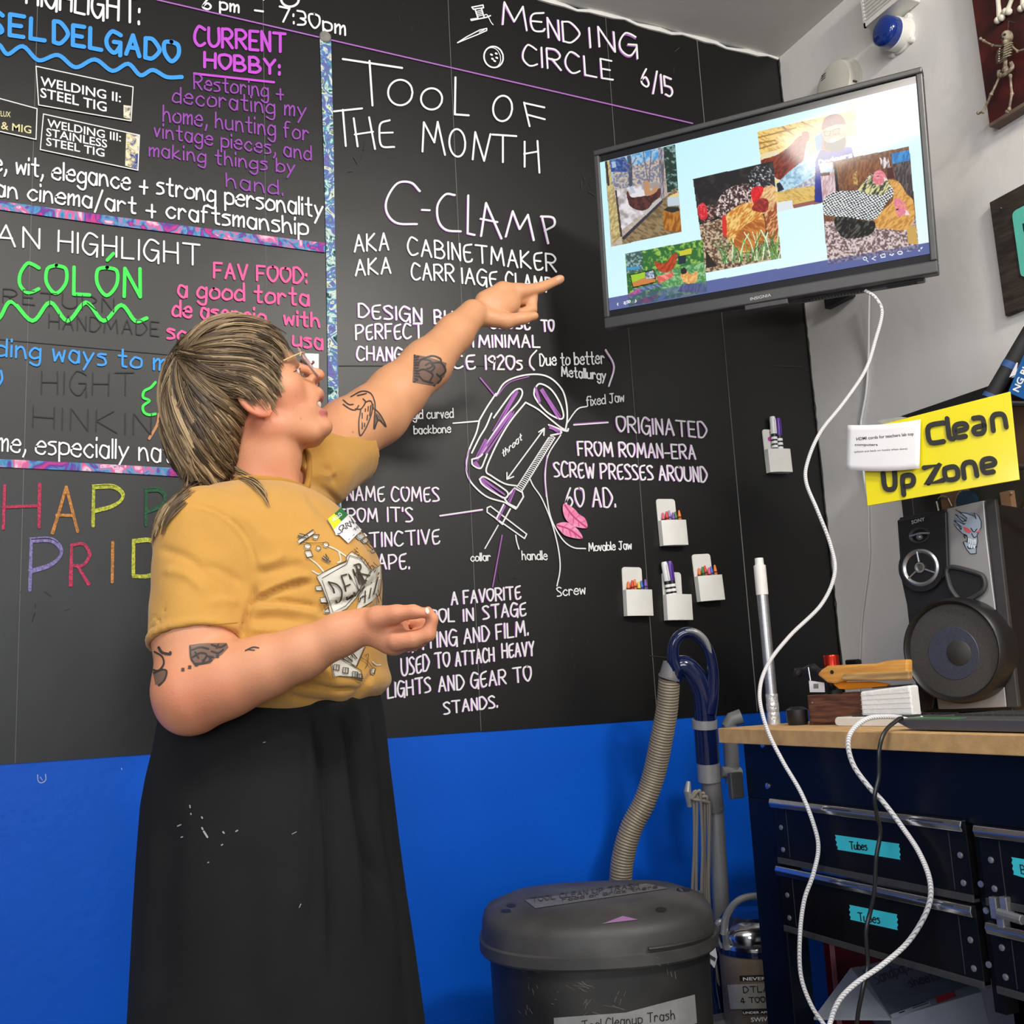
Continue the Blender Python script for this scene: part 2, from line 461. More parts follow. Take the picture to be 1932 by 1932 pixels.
def block(label, m, lines, strokes=(), w=4.4, purple=False, name='lettering', **kw):
    """each written line is a part of its own; loose pen strokes of the block make one more"""
    col = label.split(' ')[0]; out = None
    for L in lines:
        p = Pen(wallmap, 0.0010); s = Pen(wallmap, 0.0003)
        t, x0, y0, x1, y1, h = L[:6]; ww = L[6] if len(L) > 6 else w
        k = dict(kw)
        if len(L) > 7: k['h1'] = L[7]
        ww *= 0.80
        p.text(t, x0, y0, x1, y1, h, ww, **k)
        if purple:
            k['seed'] = 5; s.text(t, x0 - 1.3, y0 + 0.6, x1 - 1.3, y1 + 0.6, h, ww * 0.8, **k)
        out = p.build(name, m, board, label if len(lines) == 1 and not strokes else label.split(' reading')[0].split(' about')[0] + ' reading ' + t.replace('€', 'E'))
        if purple: s.build('underlay_stroke', m_purp, out, 'purple marker showing behind the white')
    p = Pen(wallmap, 0.0010); s = Pen(wallmap, 0.0003)
    for st in strokes:
        pts, ww = st[0], st[1]; sm = st[2] if len(st) > 2 else False
        ww *= 0.86
        if sm: p.stroke(pts, ww)
        else:
            for a, b in zip(pts[:-1], pts[1:]): p.stroke([a, b], ww)
        if purple:
            q = [(x - 1.3, y + 1.0) for x, y in pts]
            if sm: s.stroke(q, ww * 0.8)
            else:
                for a, b in zip(q[:-1], q[1:]): s.stroke([a, b], ww * 0.8)
    if strokes:
        o = p.build(name if not lines else 'pen_line', m, board, label if not lines else None)
        if purple: s.build('underlay_stroke', m_purp, o)
def sc(pts, ox, oy, k): return [(ox + x / k, oy + y / k) for x, y in pts]
c1 = lambda *p: sc(p, 0, 0, 3.019)
c2 = lambda *p: sc(p, 0, 440, 3.019)
c3 = lambda *p: sc(p, 600, 0, 2.683)
c4 = lambda *p: sc(p, 600, 540, 2.415)
def ell(cx, cy, rx, ry, rot=0, a0=0, a1=360, n=12):
    r = math.radians(rot); o = []
    for i in range(n + 1):
        a = math.radians(a0 + (a1 - a0) * i / n); x, y = rx * math.cos(a), ry * math.sin(a)
        o.append((cx + x * math.cos(r) - y * math.sin(r), cy + x * math.sin(r) + y * math.cos(r)))
    return o

# left column: the instructor notes
block('white heading reading HIGHLIGHT at the top left', m_chalk, [('HIGHLIGHT:', 50, 6, 262, 46, 46)], w=6, gap=2.0)
block('thick blue lettering reading SEL DELGADO with a wavy line', m_sky, [('SEL', -22, 60, 84, 78, 39), ('DELGADO', 101, 80, 336, 118, 38, 10, 36)],
      [(c1((-40, 250), (0, 260), (45, 310), (130, 265), (220, 345), (330, 315), (430, 385), (540, 340), (640, 405), (730, 365), (800, 430), (870, 400), (950, 440), (1035, 440)), 9, True)], w=10, gap=2.6)
block('purple lettering reading CURRENT HOBBY', m_mag, [('CURRENT', 368, 85, 538, 99, 34), ('HOBBY:', 386, 127, 527, 141, 27)], [(c1((1105, 420), (1560, 470)), 5)], w=7)
block('thin purple handwriting about restoring and decorating a home', m_mag2,
      [('Restoring +', 366, 168, 534, 186, 27), ('decorating my', 326, 193, 577, 222, 29), ('home, hunting for', 308, 229, 582, 265, 29),
       ('vintage pieces, and', 291, 258, 587, 302, 26), ('making things by', 282, 294, 556, 328, 25), ('hand.', 427, 352, 533, 369, 26)], w=3.8)
block('white handwriting reading wit, elegance + strong personality', m_chalk,
      [('e, wit, elegance + strong personality', -12, 321, 609, 411, 32), ('an cinema/art + craftsmanship', -8, 369, 580, 444, 31)], w=4.8, gap=2.0)
block('white heading reading AN HIGHLIGHT', m_chalk, [('AN', -8, 462, 74, 469, 38), ('HIGHLIGHT', 110, 474, 376, 501, 38)], w=4.6)
block('thick green lettering reading COLÓN with a wavy line', m_grn, [('COLÓN', 37, 550, 264, 560, 52)],
      [(c2((-60, 520), (0, 480), (65, 390), (185, 500), (285, 395), (385, 500), (490, 395), (590, 500), (690, 410), (770, 500), (835, 485)), 8.5, True)], w=8.5, gap=2.6)
block('pink handwriting reading FAV FOOD: a good torta', m_pink,
      [('FAV FOOD:', 404, 524, 578, 534, 27), ('a good torta', 336, 559, 582, 577, 31), ('de asencio', 326, 596, 500, 612, 30), ('with', 536, 612, 602, 617, 26),
       ('so', 316, 638, 352, 644, 28), ('usa', 553, 652, 608, 659, 28)], w=5.6)
block('blue handwriting reading ding ways to m', m_sky, [('ding ways to m', -6, 671, 312, 699, 32)], [([(2, 700), (4, 716), (-4, 730)], 5, True)], w=5.2)
block('green outline of a small tree', m_grn, [], [(c2((885, 850), (858, 880), (822, 900), (815, 935), (850, 955), (815, 985), (820, 1020), (850, 1035), (885, 1030)), 6, True)], name='drawing')
block('tan stroke of a tree trunk', m_brn, [], [(c2((905, 1030), (895, 1090), (850, 1170)), 6, True)], name='drawing')
block('white handwriting reading me, especially natu', m_chalk, [('me, especially natu', -6, 850, 346, 874, 36)], w=4.4, gap=1.9)
block('faint rubbed-out lettering', m_ghost, [('HIGHT', 78, 742, 252, 746, 42), ('HINKIN', 62, 806, 285, 822, 40), ('HANDMADE', 92, 618, 300, 634, 26), ('RETURN', 5, 570, 215, 590, 26)], w=2.2, name='erased_lettering')
for nm, col, gl, x0, y0, x1, h in (('H', (205, 48, 92), 'H', 6, 998, 73, 80), ('A', (212, 140, 62), 'A', 99, 1005, 146, 83), ('P', (200, 205, 60), 'P', 176, 992, 232, 72),
                                ('P', (18, 92, 52), 'P', 276, 990, 312, 64), ('P', (140, 128, 190), 'P', 57, 1113, 115, 92), ('R', (205, 48, 92), 'R', 134, 1106, 167, 78),
                                ('I', (212, 140, 62), 'I', 212, 1098, 214, 76), ('D', (200, 205, 60), 'D', 252, 1087, 318, 66)):
    mm = mat('crayon_%d_%d' % (col[0], col[1]), C(*col), 0.7, noise=0.6, nscale=260)
    p = Pen(wallmap, 0.0007)
    p.text(gl, x0, y0, x1, y0 - 2, h, 5.8, jit=0.2); p.text(gl, x0 - 2.2, y0 - 1, x1 + 2.4, y0 - 3, h, 2.5, jit=0.35, seed=3)
    p.build('crayon_letter', mm, board, 'crayon letter %s of HAPPY PRIDE' % nm)
block('white lettering reading 6 pm - 7:30pm at the top', m_chalk, [('6', 383, 17, 398, 18, 22), ('pm', 415, 18, 450, 24, 22), ('-', 481, 28, 496, 30, 22), ('7:30pm', 528, 40, 651, 66, 27)],
      [(ell(547, -2, 17, 15), 5, True), ([(497, 0), (503, -8)], 4)], w=4.6)
block('long thin purple ruled line', m_purp, [], [([(296, 0), (1306, 233)], 3)], name='ruled_line')

# middle: tool of the month
block('white lettering reading MENDING CIRCLE 6/15', m_chalk,
      [('M', 948, 47, 994, 58, 42), ('€', 1002, 57, 1028, 59, 34), ('N', 1035, 71, 1055, 76, 38), ('D', 1063, 78, 1093, 82, 38), ('I', 1114, 90, 1116, 90, 38),
       ('N', 1131, 88, 1160, 98, 38), ('G', 1171, 103, 1202, 106, 40), ('CIRCLE', 988, 121, 1156, 151, 37, 4, 36), ('6/15', 1211, 160, 1269, 184, 34)], w=4.2, purple=True)
sp = [([(890, 14), (911, 10), (912, 15), (893, 18), (890, 14)], 3), ([(896, 18), (902, 36)], 3), ([(908, 16), (913, 33)], 3), ([(889, 39), (918, 33), (925, 30)], 3),
      ([(888, 37), (902, 35)], 3), ([(899, 22), (907, 20)], 2), ([(900, 25), (908, 23)], 2), ([(901, 28), (909, 26)], 2), ([(902, 31), (910, 29)], 2),
      ([(912, 30), (918, 28), (923, 36), (926, 42), (930, 47)], 2, True), ([(863, 81), (880, 70), (905, 57), (918, 54), (918, 58), (900, 66), (880, 74), (863, 81)], 2.6),
      ([(904, 61), (913, 57)], 2), (ell(931, 108, 18, 20, -15), 3.4, True), (ell(929, 109, 15, 19, -15), 1.6, True)]
p_ = [([(x, y)], 4) for x, y in ((926, 103), (935, 101), (928, 110), (936, 109), (931, 115))]
block('white sketch of a thread spool, needle and button', m_chalk, [], [(a[0], a[1], a[2] if len(a) > 2 else False) for a in sp] + [([(x, y), (x + 2, y + 1)], 4) for x, y in ((926, 103), (935, 101), (928, 111), (936, 109), (932, 115))], name='drawing')
block('tall white heading reading TOOL OF THE MONTH', m_chalk, [],
      [(c3((125, 300), (425, 345)), 4.4), (c3((260, 310), (275, 535)), 4.4), (ell(755, 175, 23, 24), 4.2, True), (ell(814, 187, 20, 20, 20), 4.2, True),
       (c3((695, 393), (692, 580), (762, 585)), 4.4), (ell(948, 205, 18, 24, 5), 4.2, True), (c3((1042, 520), (1070, 640)), 4), (c3((1045, 523), (1145, 545)), 4), (c3((1060, 582), (1147, 605)), 4),
       (c3((80, 565), (222, 550)), 4.2), (c3((125, 557), (140, 740)), 4.2), (c3((180, 600), (200, 742)), 4.2), (c3((258, 595), (288, 755)), 4.2), (c3((185, 682), (278, 668)), 3.8),
       (c3((362, 610), (318, 625), (310, 672), (322, 740), (385, 745)), 4.2, True), (c3((312, 674), (378, 672)), 3.8),
       (c3((528, 768), (535, 620), (588, 722), (605, 618), (642, 785)), 4.2), (ell(862.5, 270, 15, 26, -4), 4.2, True), (c3((782, 808), (795, 670), (840, 815), (872, 680)), 4.2),
       (c3((882, 682), (1003, 690)), 4.2), (c3((935, 690), (935, 822)), 4.2), (c3((1045, 718), (1045, 845)), 4.2), (c3((1110, 715), (1120, 875)), 4.2), (c3((1042, 780), (1112, 768)), 3.8)])
block('white lettering reading C-CLAMP', m_chalk, [],
      [(c3((515, 968), (470, 925), (400, 930), (348, 1010), (350, 1080), (400, 1130), (500, 1135)), 4.4, True), (c3((525, 1063), (565, 1065)), 4),
       (c3((692, 988), (645, 985), (605, 1040), (610, 1120), (650, 1165), (722, 1172)), 4.4, True), (c3((760, 990), (757, 1182), (792, 1190)), 4.4),
       (c3((825, 1195), (850, 1028), (928, 1208)), 4.4), (c3((822, 1108), (908, 1125)), 3.8), (c3((950, 1198), (985, 1070), (1020, 1160), (1062, 1088), (1092, 1216)), 4.4),
       (c3((1135, 1105), (1165, 1232)), 4.4), (c3((1128, 1096), (1188, 1102), (1195, 1140), (1148, 1168)), 4.4, True)], purple=True)
block('white lettering reading AKA CABINETMAKER AKA CARRIAGE CLAMP', m_chalk,
      [('AKA', 669, 475, 733, 472, 31), ('CABIN€TMAK€R', 770, 480, 1049, 513, 32), ('AKA', 671, 520, 737, 516, 29), ('CARR', 777, 527, 856, 531, 30), ('IAG€', 872, 535, 938, 540, 28), ('CLAMP', 955, 540, 1043, 553, 27)], w=4.4)
block('white lettering about the design being close to perfect', m_chalk,
      [('D€SIGN', 677, 598, 796, 608, 25), ('BUILT', 820, 610, 900, 614, 24), ('CLOS€', 925, 619, 1000, 621, 23), ('TO', 1022, 625, 1045, 625, 21), ('P€RF€CT', 672, 640, 797, 638, 27), ('WITH', 830, 648, 893, 654, 26),
       ('MINIMAL', 904, 655, 1018, 655, 22), ('CHANG€', 674, 679, 775, 682, 25), ('SINC€', 800, 690, 896, 696, 26), ('1920s', 917, 697, 985, 697, 26)],
      [(c4((995, 293), (968, 325), (966, 358), (985, 382)), 3.4, True), (c4((1310, 290), (1348, 365), (1325, 455)), 3.4, True)], w=4.2, purple=True)
block('small white lettering reading Due to better Metallurgy', m_chalk, [('Due to better', 1019, 690, 1140, 686, 22), ('Metallurgy', 1060, 710, 1143, 717, 18)], w=3.4)
# the clamp drawing
W_ = 3.6
cl = [((810, 500), (850, 440), (920, 410), (1000, 402), (1060, 420), (1110, 470), (1130, 530), (1135, 600), (1128, 650)), ((735, 610), (770, 550), (810, 490)),
      ((735, 610), (720, 670), (690, 740), (676, 800), (680, 860), (710, 910), (770, 960), (850, 985)), ((700, 760), (735, 690), (765, 640), (790, 580)),
      ((945, 530), (880, 610), (830, 690), (790, 770), (765, 840), (790, 865), (850, 900), (905, 910)), ((945, 530), (1000, 560), (1050, 600), (1100, 640), (1135, 660)),
      ((985, 470), (1010, 445), (1060, 470), (1100, 530), (1118, 590), (1100, 605), (1050, 580), (1010, 540), (985, 500), (985, 470)),
      ((700, 790), (745, 770), (780, 700), (850, 600), (910, 530), (930, 490), (920, 468), (890, 480), (850, 530), (800, 600)), ((700, 790), (705, 815), (740, 830), (760, 790), (770, 765)),
      ((735, 880), (760, 870), (840, 920), (865, 945), (850, 965), (800, 940), (750, 905), (735, 880)), ((850, 985), (900, 1015)), ((1050, 632), (1128, 660), (1140, 650)), ((1060, 680), (1108, 668), (1090, 650))]
st = [(c4(*q), W_, True) for q in cl]
st += [(c4((895, 920), (930, 940), (935, 960), (905, 1010), (865, 990), (850, 970), (895, 920)), W_), (c4((905, 915), (1050, 690)), 2.4), (c4((930, 930), (1078, 690)), 2.4),
       (c4((845, 995), (812, 1060)), W_), (c4((875, 1015), (840, 1080)), W_), (c4((812, 1060), (840, 1085)), W_), (c4((770, 1010), (785, 1003), (950, 1130), (940, 1150), (770, 1030), (770, 1010)), 3),
       (c4((860, 880), (1030, 650)), 3), (c4((1005, 665), (1030, 648), (1028, 680)), 3), (c4((860, 850), (860, 880), (890, 868)), 3),
       (c4((615, 625), (733, 615)), 3.2), (c4((1130, 630), (1180, 562), (1225, 548)), 2.8, True), (c4((1165, 632), (1320, 621)), 3.4),
       (c4((1105, 678), (1048, 770), (1035, 860), (1042, 960), (1062, 1060), (1110, 1150), (1160, 1190), (1218, 1196)), 2.8, True),
       (c4((962, 870), (980, 910), (1020, 970), (1065, 1080), (1095, 1200), (1102, 1290), (1088, 1366)), 2.8, True),
       (c4((820, 1090), (760, 1195)), 2.8), (c4((900, 1135), (905, 1165), (915, 1198)), 2.8, True), (c4((555, 1046), (748, 1018)), 3.2)]
for i in range(30):      # screw thread
    u = i / 29; a = (905 + 145 * u, 915 - 225 * u); b = (930 + 148 * u, 932 - 240 * u)
    st.append((c4(a, (b[0] - 6, b[1] - 6), (b[0], b[1] + 3)), 2.0))
block('white line drawing of a C-clamp with leader lines', m_chalk, [('throat', 948, 863, 984, 830, 13, 2.6)], st, name='drawing', w=2.6)
sp = []
for (a, b, n, w) in (((720, 790), (765, 700), 5, 5), ((750, 760), (880, 570), 7, 6), ((800, 660), (905, 480), 5, 4), ((990, 460), (1010, 530), 4, 4), ((1020, 470), (1100, 600), 6, 4), ((745, 880), (845, 955), 6, 6), ((715, 800), (735, 825), 4, 7), ((1055, 640), (1100, 660), 4, 6), ((850, 1000), (820, 1060), 4, 6), ((900, 925), (870, 985), 3, 4)):
    r = random.Random(n * 31 + a[0])
    for k in range(n):
        o = (k - n / 2) * w; d = (b[1] - a[1], a[0] - b[0]); L = math.hypot(*d)
        sp.append((c4((a[0] + d[0] / L * o * 0.7 + r.uniform(-4, 4), a[1] + d[1] / L * o * 0.7), (b[0] + d[0] / L * o * 0.7, b[1] + d[1] / L * o * 0.7 + r.uniform(-9, 9))), 2.0))
sp += [(c4((738, 418), (806, 500)), 3.2), (c4((838, 1135), (795, 1370)), 2.6), (c4((555, 1050), (748, 1022)), 2.2), (c4((815, 500), (870, 440), (960, 412)), 2.2, True), (c4((1165, 628), (1320, 617)), 2),
       (c4((1042, 770), (1030, 860), (1037, 960)), 2, True), (c4((690, 745), (672, 805), (690, 890)), 2, True)]
block('purple shading inside the clamp drawing', m_purp, [], sp, name='drawing_shading')
block('small white captions naming the clamp parts', m_chalk,
      [('Rigid curved', 766, 791, 855, 788, 17), ('backbone', 781, 819, 850, 816, 15), ('fixed Jaw', 1107, 766, 1177, 757, 17), ('Movable Jaw', 1111, 1040, 1191, 1036, 15), ('Screw', 1051, 1125, 1104, 1120, 17), ('collar', 888, 1059, 925, 1057, 14), ('handle', 985, 1056, 1032, 1056, 16)], w=2.8, gap=2.0)
block('white lettering reading ORIGINATED FROM ROMAN-ERA SCREW PRESSES AROUND 60 AD.', m_chalk,
      [('ORIGINATED', 1165, 814, 1333, 826, 29), ('FROM ROMAN-ERA', 1091, 859, 1312, 866, 26), ('SCR€W PR€SS€S AROUND', 1046, 899, 1334, 909, 27), ('60 AD.', 1068, 956, 1161, 956, 35)], w=4, purple=True)
block('white lettering reading NAME COMES FROM ITS DISTINCTIVE SHAPE.', m_chalk,
      [('NAM€ COM€S', 655, 944, 828, 946, 26), ("FROM", 640, 985, 712, 984, 25), ("IT'S", 732, 984, 778, 984, 26), ('DISTINCTIV€', 652, 1035, 829, 1025, 26), ('SHAP€.', 676, 1074, 772, 1073, 27)], w=3.8, purple=True)
block('white lettering about stage lighting and film use', m_chalk,
      [('A FAVORIT€', 852, 1141, 982, 1129, 23), ('TOOL', 792, 1176, 857, 1172, 24), ('IN', 875, 1172, 893, 1170, 22), ('STAG€', 912, 1168, 992, 1160, 24), ('LIGHTING', 742, 1232, 862, 1216, 28), ('AND FILM.', 876, 1214, 996, 1198, 27),
       ('US€D TO', 758, 1275, 848, 1256, 33, 4, 26), ('ATTACH', 860, 1256, 932, 1247, 25), ('H€AVY', 948, 1241, 1008, 1236, 25), ('LIGHTS', 732, 1317, 812, 1305, 28), ('AND G€AR TO', 828, 1305, 1002, 1284, 27), ('STANDS.', 838, 1347, 938, 1334, 22)], w=4, purple=True)
# crease and smudges
q = Pen(wallmap, 0.0001)
for a, b in (((0, 640), (320, 669)), ((640, 690), (1000, 690)), ((1225, 1237), (1268, 1242)), ((1460, 690), (1512, 692))): q.stroke([a, b], 1.6)
q.build('crease', mat('paper_crease', (0.022, 0.022, 0.022, 1), 0.6), board, 'fold crease across the black paper')
q = Pen(wallmap, 0.00015); r = random.Random(4)
for _ in range(46):
    x, y = r.choice([(950, 1080), (885, 1260), (1260, 860), (795, 40), (680, 300), (1090, 340), (1300, 1200), (70, 1130), (1075, 1230), (1250, 110)])
    x += r.gauss(0, 22); y += r.gauss(0, 18); q.stroke([(x, y), (x + r.gauss(0, 6), y + r.gauss(0, 8))], r.uniform(0.8, 1.8))
q.build('chalk_smudge', m_dust, board)

p = Pen(lambda x, y, l: on(x, y, 1, -0.0006 - l), 0.0003); p.stroke([(71, 1462), (72, 1473), (78, 1477), (86, 1472), (86, 1461)], 2.0); p.stroke([(76, 1466), (80, 1472)], 1.4); p.stroke([(229, 1449), (230, 1452)], 1.4)
p.build('paint_scrape', mat('scraped_paint', (0.35, 0.42, 0.62, 1), 0.7), bpy.data.objects['wall_back'], 'small curved scrape in the blue paint')
# ------------------------------------------------------------------ shared materials
m_black = mat('black_plastic', (0.012, 0.012, 0.013, 1), 0.42, noise=0.2, nscale=40)
m_dgrey = mat('dark_grey_plastic', (0.045, 0.045, 0.047, 1), 0.45, noise=0.15, nscale=60)
m_bezel = mat('charcoal_bezel', (0.05, 0.05, 0.052, 1), 0.38, noise=0.1, nscale=90)
m_chrome = mat('polished_steel', (0.75, 0.76, 0.80, 1), 0.18, metal=1.0, noise=0.1, nscale=30)
m_alu = mat('brushed_aluminium', (0.55, 0.56, 0.57, 1), 0.35, metal=0.85, noise=0.15, nscale=30, stretch=(1, 1, 12))
m_wplast = mat('white_plastic', (0.78, 0.77, 0.72, 1), 0.38, noise=0.04, nscale=30)
m_wpaper = mat('white_paper', (0.78, 0.78, 0.80, 1), 0.7, noise=0.05, nscale=12)
m_ink = mat('black_ink', (0.008, 0.008, 0.008, 1), 0.6)
m_cream = mat('cream_plastic', (0.62, 0.60, 0.52, 1), 0.45, noise=0.05, nscale=20)
m_white_ink = mat('white_print', (0.85, 0.85, 0.85, 1), 0.5)

def font_mesh(text, bold=0.0):
    cu = bpy.data.curves.new('t', 'FONT'); cu.body = text; cu.size = 1; cu.offset = bold; cu.resolution_u = 3
    o = bpy.data.objects.new('t', cu); COL.objects.link(o)
    dg = bpy.context.evaluated_depsgraph_get()
    me = bpy.data.meshes.new_from_object(o.evaluated_get(dg))
    v = [(p.co.x, p.co.y) for p in me.vertices]; f = [list(p.vertices) for p in me.polygons]
    bpy.data.objects.remove(o); bpy.data.curves.remove(cu); bpy.data.meshes.remove(me)
    return v, f
def print_text(pen, text, x0, y0, x1, y1, h, bold=0.0, slope=None):
    """printed letters from baseline start to end, cap height h (photo pixels)"""
    v, f = font_mesh(text, bold)
    xa = min(p[0] for p in v); xb = max(p[0] for p in v); vs = []
    for (x, y) in v:
        u = (x - xa) / (xb - xa); bx = x0 + (x1 - x0) * u; by = y0 + (y1 - y0) * u; up = y / 0.70 * h
        s = -(bx - 365.0) * 9.0e-5 if slope is None else slope
        vs.append(pen.m(bx + s * up, by - up, pen.l))
    pen.mb.add(vs, f)
def planemap(p0, n):
    p0 = np.asarray(p0, float); n = nrm(n)
    if n.dot(CAM - p0) < 0: n = -n
    def m(x, y, lift): return on_plane(x, y, p0 + n * lift, n)
    return m
def project(P):
    q = (np.asarray(P) - CAM) @ CM
    return CPX + FPX * q[..., 0] / q[..., 2], CPX + FPX * q[..., 1] / q[..., 2]

# ------------------------------------------------------------------ border strips, magnets and pasted labels on the board
def fancy(name, cols, scale, stretch):
    m = mat(name, (1, 1, 1, 1), 0.5, spec=0.2); nt = m.node_tree; b = nt.nodes['Principled BSDF']
    tc = nt.nodes.new('ShaderNodeTexCoord'); mp = nt.nodes.new('ShaderNodeMapping'); mp.inputs['Scale'].default_value = stretch
    n = nt.nodes.new('ShaderNodeTexNoise'); n.inputs['Scale'].default_value = scale; n.inputs['Detail'].default_value = 5; n.inputs['Distortion'].default_value = 1.5
    r = nt.nodes.new('ShaderNodeValToRGB'); r.color_ramp.interpolation = 'LINEAR'
    el = r.color_ramp.elements
    while len(el) < len(cols): el.new(0.5)
    for i, c in enumerate(cols): el[i].position = 0.28 + 0.44 * i / (len(cols) - 1); el[i].color = C(*c)
    nt.links.new(tc.outputs['Object'], mp.inputs[0]); nt.links.new(mp.outputs[0], n.inputs['Vector'])
    nt.links.new(n.outputs['Fac'], r.inputs['Fac']); nt.links.new(r.outputs['Color'], b.inputs['Base Color'])
    return m
m_galaxy = fancy('galaxy_border_print', [(25, 15, 60), (200, 60, 130), (90, 50, 150), (60, 150, 190), (215, 80, 140), (230, 200, 220), (40, 25, 90)], 22, (1, 1, 1))
m_marble = fancy('marbled_border_print', [(10, 20, 30), (30, 110, 120), (215, 225, 215), (60, 165, 170), (110, 80, 150), (70, 130, 190), (225, 230, 200), (20, 40, 45), (150, 190, 130)], 26, (1, 1, 1))
def strip(quads, m, label, name='border_strip', thick=0.0012):
    q = MB(); vs = []
    for (x, y) in quads: vs.append(wallmap(x, y, 0.0012))
    k = len(vs) // 2; q.add(vs, [(i, i + 1, k + i + 1, k + i) for i in range(k - 1)])
    o = q.build(name, m, smooth=False)
    s = o.modifiers.new('thickness', 'SOLIDIFY'); s.thickness = thick; s.offset = 0
    return tag(o, label, 'border', 'patterned border strips on the chalkboard')
strip([(-30, 376), (200, 407), (400, 433), (613, 459), (-30, 392), (200, 424), (400, 449), (613, 477)], m_galaxy, 'pink and purple galaxy border strip above the heading AN HIGHLIGHT')
strip([(-30, 865), (160, 874), (420, 888), (-30, 880), (160, 889), (420, 904)], m_galaxy, 'pink and purple galaxy border strip above HAPPY PRIDE, behind the hair')
strip([(603, 68), (610, 270), (615, 470), (619, 740), (624, 1010), (624, 66), (629, 270), (632, 470), (638, 740), (645, 1010)], m_marble, 'teal marbled vertical border strip beside TOOL OF THE MONTH')
q = MB(); p = wallmap(613, 71, 0); q.lathe([(0.0, 0.007), (0.0125, 0.0068), (0.0145, 0.005), (0.0145, 0.0)], p, (0, -1, 0), 28)
tag(q.build('round_magnet', mat('nickel_magnet', (0.35, 0.34, 0.31, 1), 0.4, metal=0.6, noise=0.2, nscale=60)), 'round grey magnet at the top of the teal border strip', 'magnet')

m_lab = mat('glossy_label_black', (0.014, 0.014, 0.013, 1), 0.25)
m_gold = mat('gold_print', C(215, 205, 150), 0.5)
m_photo = fancy('label_photo_print', [(30, 40, 80), (70, 90, 150), (215, 200, 140), (230, 230, 225), (60, 50, 40)], 60, (1, 1, 1))
m_pale_edge = mat('silver_label_edge', (0.75, 0.75, 0.73, 1), 0.4)  # pale outline drawn around each black label
def plabel(quad, lines, label, photo=None, gold=False):
    q = MB(); vs = [wallmap(x, y, 0.001) for x, y in quad]; q.prism(vs, (0, -0.0008, 0))
    o = q.build('magnetic_label', m_lab, smooth=False); tag(o, label, 'label', 'course labels on the chalkboard')
    p = Pen(wallmap, 0.0024)
    for t, x0, y0, x1, y1, h in lines: print_text(p, t, x0, y0, x1, y1, h, bold=0.012)
    p.build('printed_text', m_gold if gold else m_white_ink, o)
    e = Pen(wallmap, 0.0022); n = len(quad)
    for i in range(n): e.stroke([quad[i], quad[(i + 1) % n]], 2.0)
    e.build('edge_strip', m_pale_edge, o)
    if photo:
        f = Pen(wallmap, 0.0021); f.fill(photo); f.build('photo_print', m_photo, o)
    return o
plabel([(68, 126), (251, 165), (247, 229), (73, 199)], [('WELDING II:', 76, 162, 228, 194, 17), ('STEEL TIG', 76, 184, 201, 212, 18)], 'black label reading WELDING II: STEEL TIG', [(233, 199), (247, 201), (245, 227), (233, 222)])
plabel([(82, 216), (263, 256), (260, 322), (76, 283)], [('WELDING III:', 89, 240, 228, 268, 15), ('STAINLESS', 87, 257, 202, 280, 15), ('STEEL TIG', 87, 275, 197, 297, 15)], 'black label reading WELDING III: STAINLESS STEEL TIG', [(238, 252), (263, 257), (260, 321), (236, 313)])
plabel([(-40, 176), (70, 206), (68, 264), (-40, 240)], [('WELDING I: FLUX', -60, 215, 20, 222, 10), ('& MIG', 2, 244, 59, 253, 14)], 'black label with yellow & MIG lettering at the left edge', None, True)
q = MB(); q.prism([wallmap(x, y, 0.001) for x, y in [(575, 667), (601, 668), (601, 702), (576, 700)]], (0, -0.0008, 0))
o = q.build('clear_photo_label', mat('grey_green_label', C(120, 122, 105), 0.25, noise=0.3, nscale=120), smooth=False)
tag(o, 'small pale label on the board behind the eyeglasses', 'label')
p = Pen(wallmap, 0.0022); p.stroke([(585, 672), (590, 676), (586, 682)], 3); p.stroke([(600, 676), (599, 692)], 1.8); p.build('printed_text', m_white_ink, o)

# pink paper leaves
m_leaf = mat('pink_leaf_paper', C(246, 170, 205), 0.6, noise=0.35, nscale=60, col2=C(238, 125, 175))
m_vein = mat('dark_pink_vein', C(215, 70, 135), 0.6)
def leaf(outline, vein, sides, label):
    p = Pen(wallmap, 0.004); p.fill(catmull([np.array(a, float) for a in outline], 5, True))
    o = p.build('paper_leaf', m_leaf); tag(o, label, 'leaf', 'pink leaf cut-outs on the chalkboard')
    s = o.modifiers.new('thickness', 'SOLIDIFY'); s.thickness = 0.0015
    v = Pen(wallmap, 0.0062); v.stroke(vein, 1.8)
    for a in sides: v.stroke(a, 0.9)
    v.build('vein', m_vein, o)
def lv(*p): return sc(p, 600, 540, 2.415)
leaf(lv((1118, 992), (1114, 1030), (1130, 1068), (1165, 1095), (1222, 1102), (1214, 1060), (1186, 1040), (1160, 1012)), lv((1120, 997), (1160, 1050), (1220, 1100)),
     [lv((1140, 1025), (1135, 1055)), lv((1160, 1050), (1158, 1085)), lv((1182, 1068), (1185, 1096)), lv((1150, 1035), (1165, 1020)), lv((1170, 1058), (1190, 1042)), lv((1195, 1078), (1213, 1068))], 'upper pink leaf cut-out just under 60 AD.')
leaf(lv((1083, 1088), (1100, 1115), (1130, 1140), (1200, 1151), (1185, 1115), (1150, 1085), (1115, 1076)), lv((1085, 1089), (1140, 1108), (1198, 1150)),
     [lv((1110, 1098), (1112, 1125)), lv((1140, 1108), (1148, 1140)), lv((1165, 1125), (1172, 1146)), lv((1115, 1098), (1130, 1083)), lv((1145, 1110), (1165, 1098))], 'lower pink leaf cut-out beside the curved leader line')

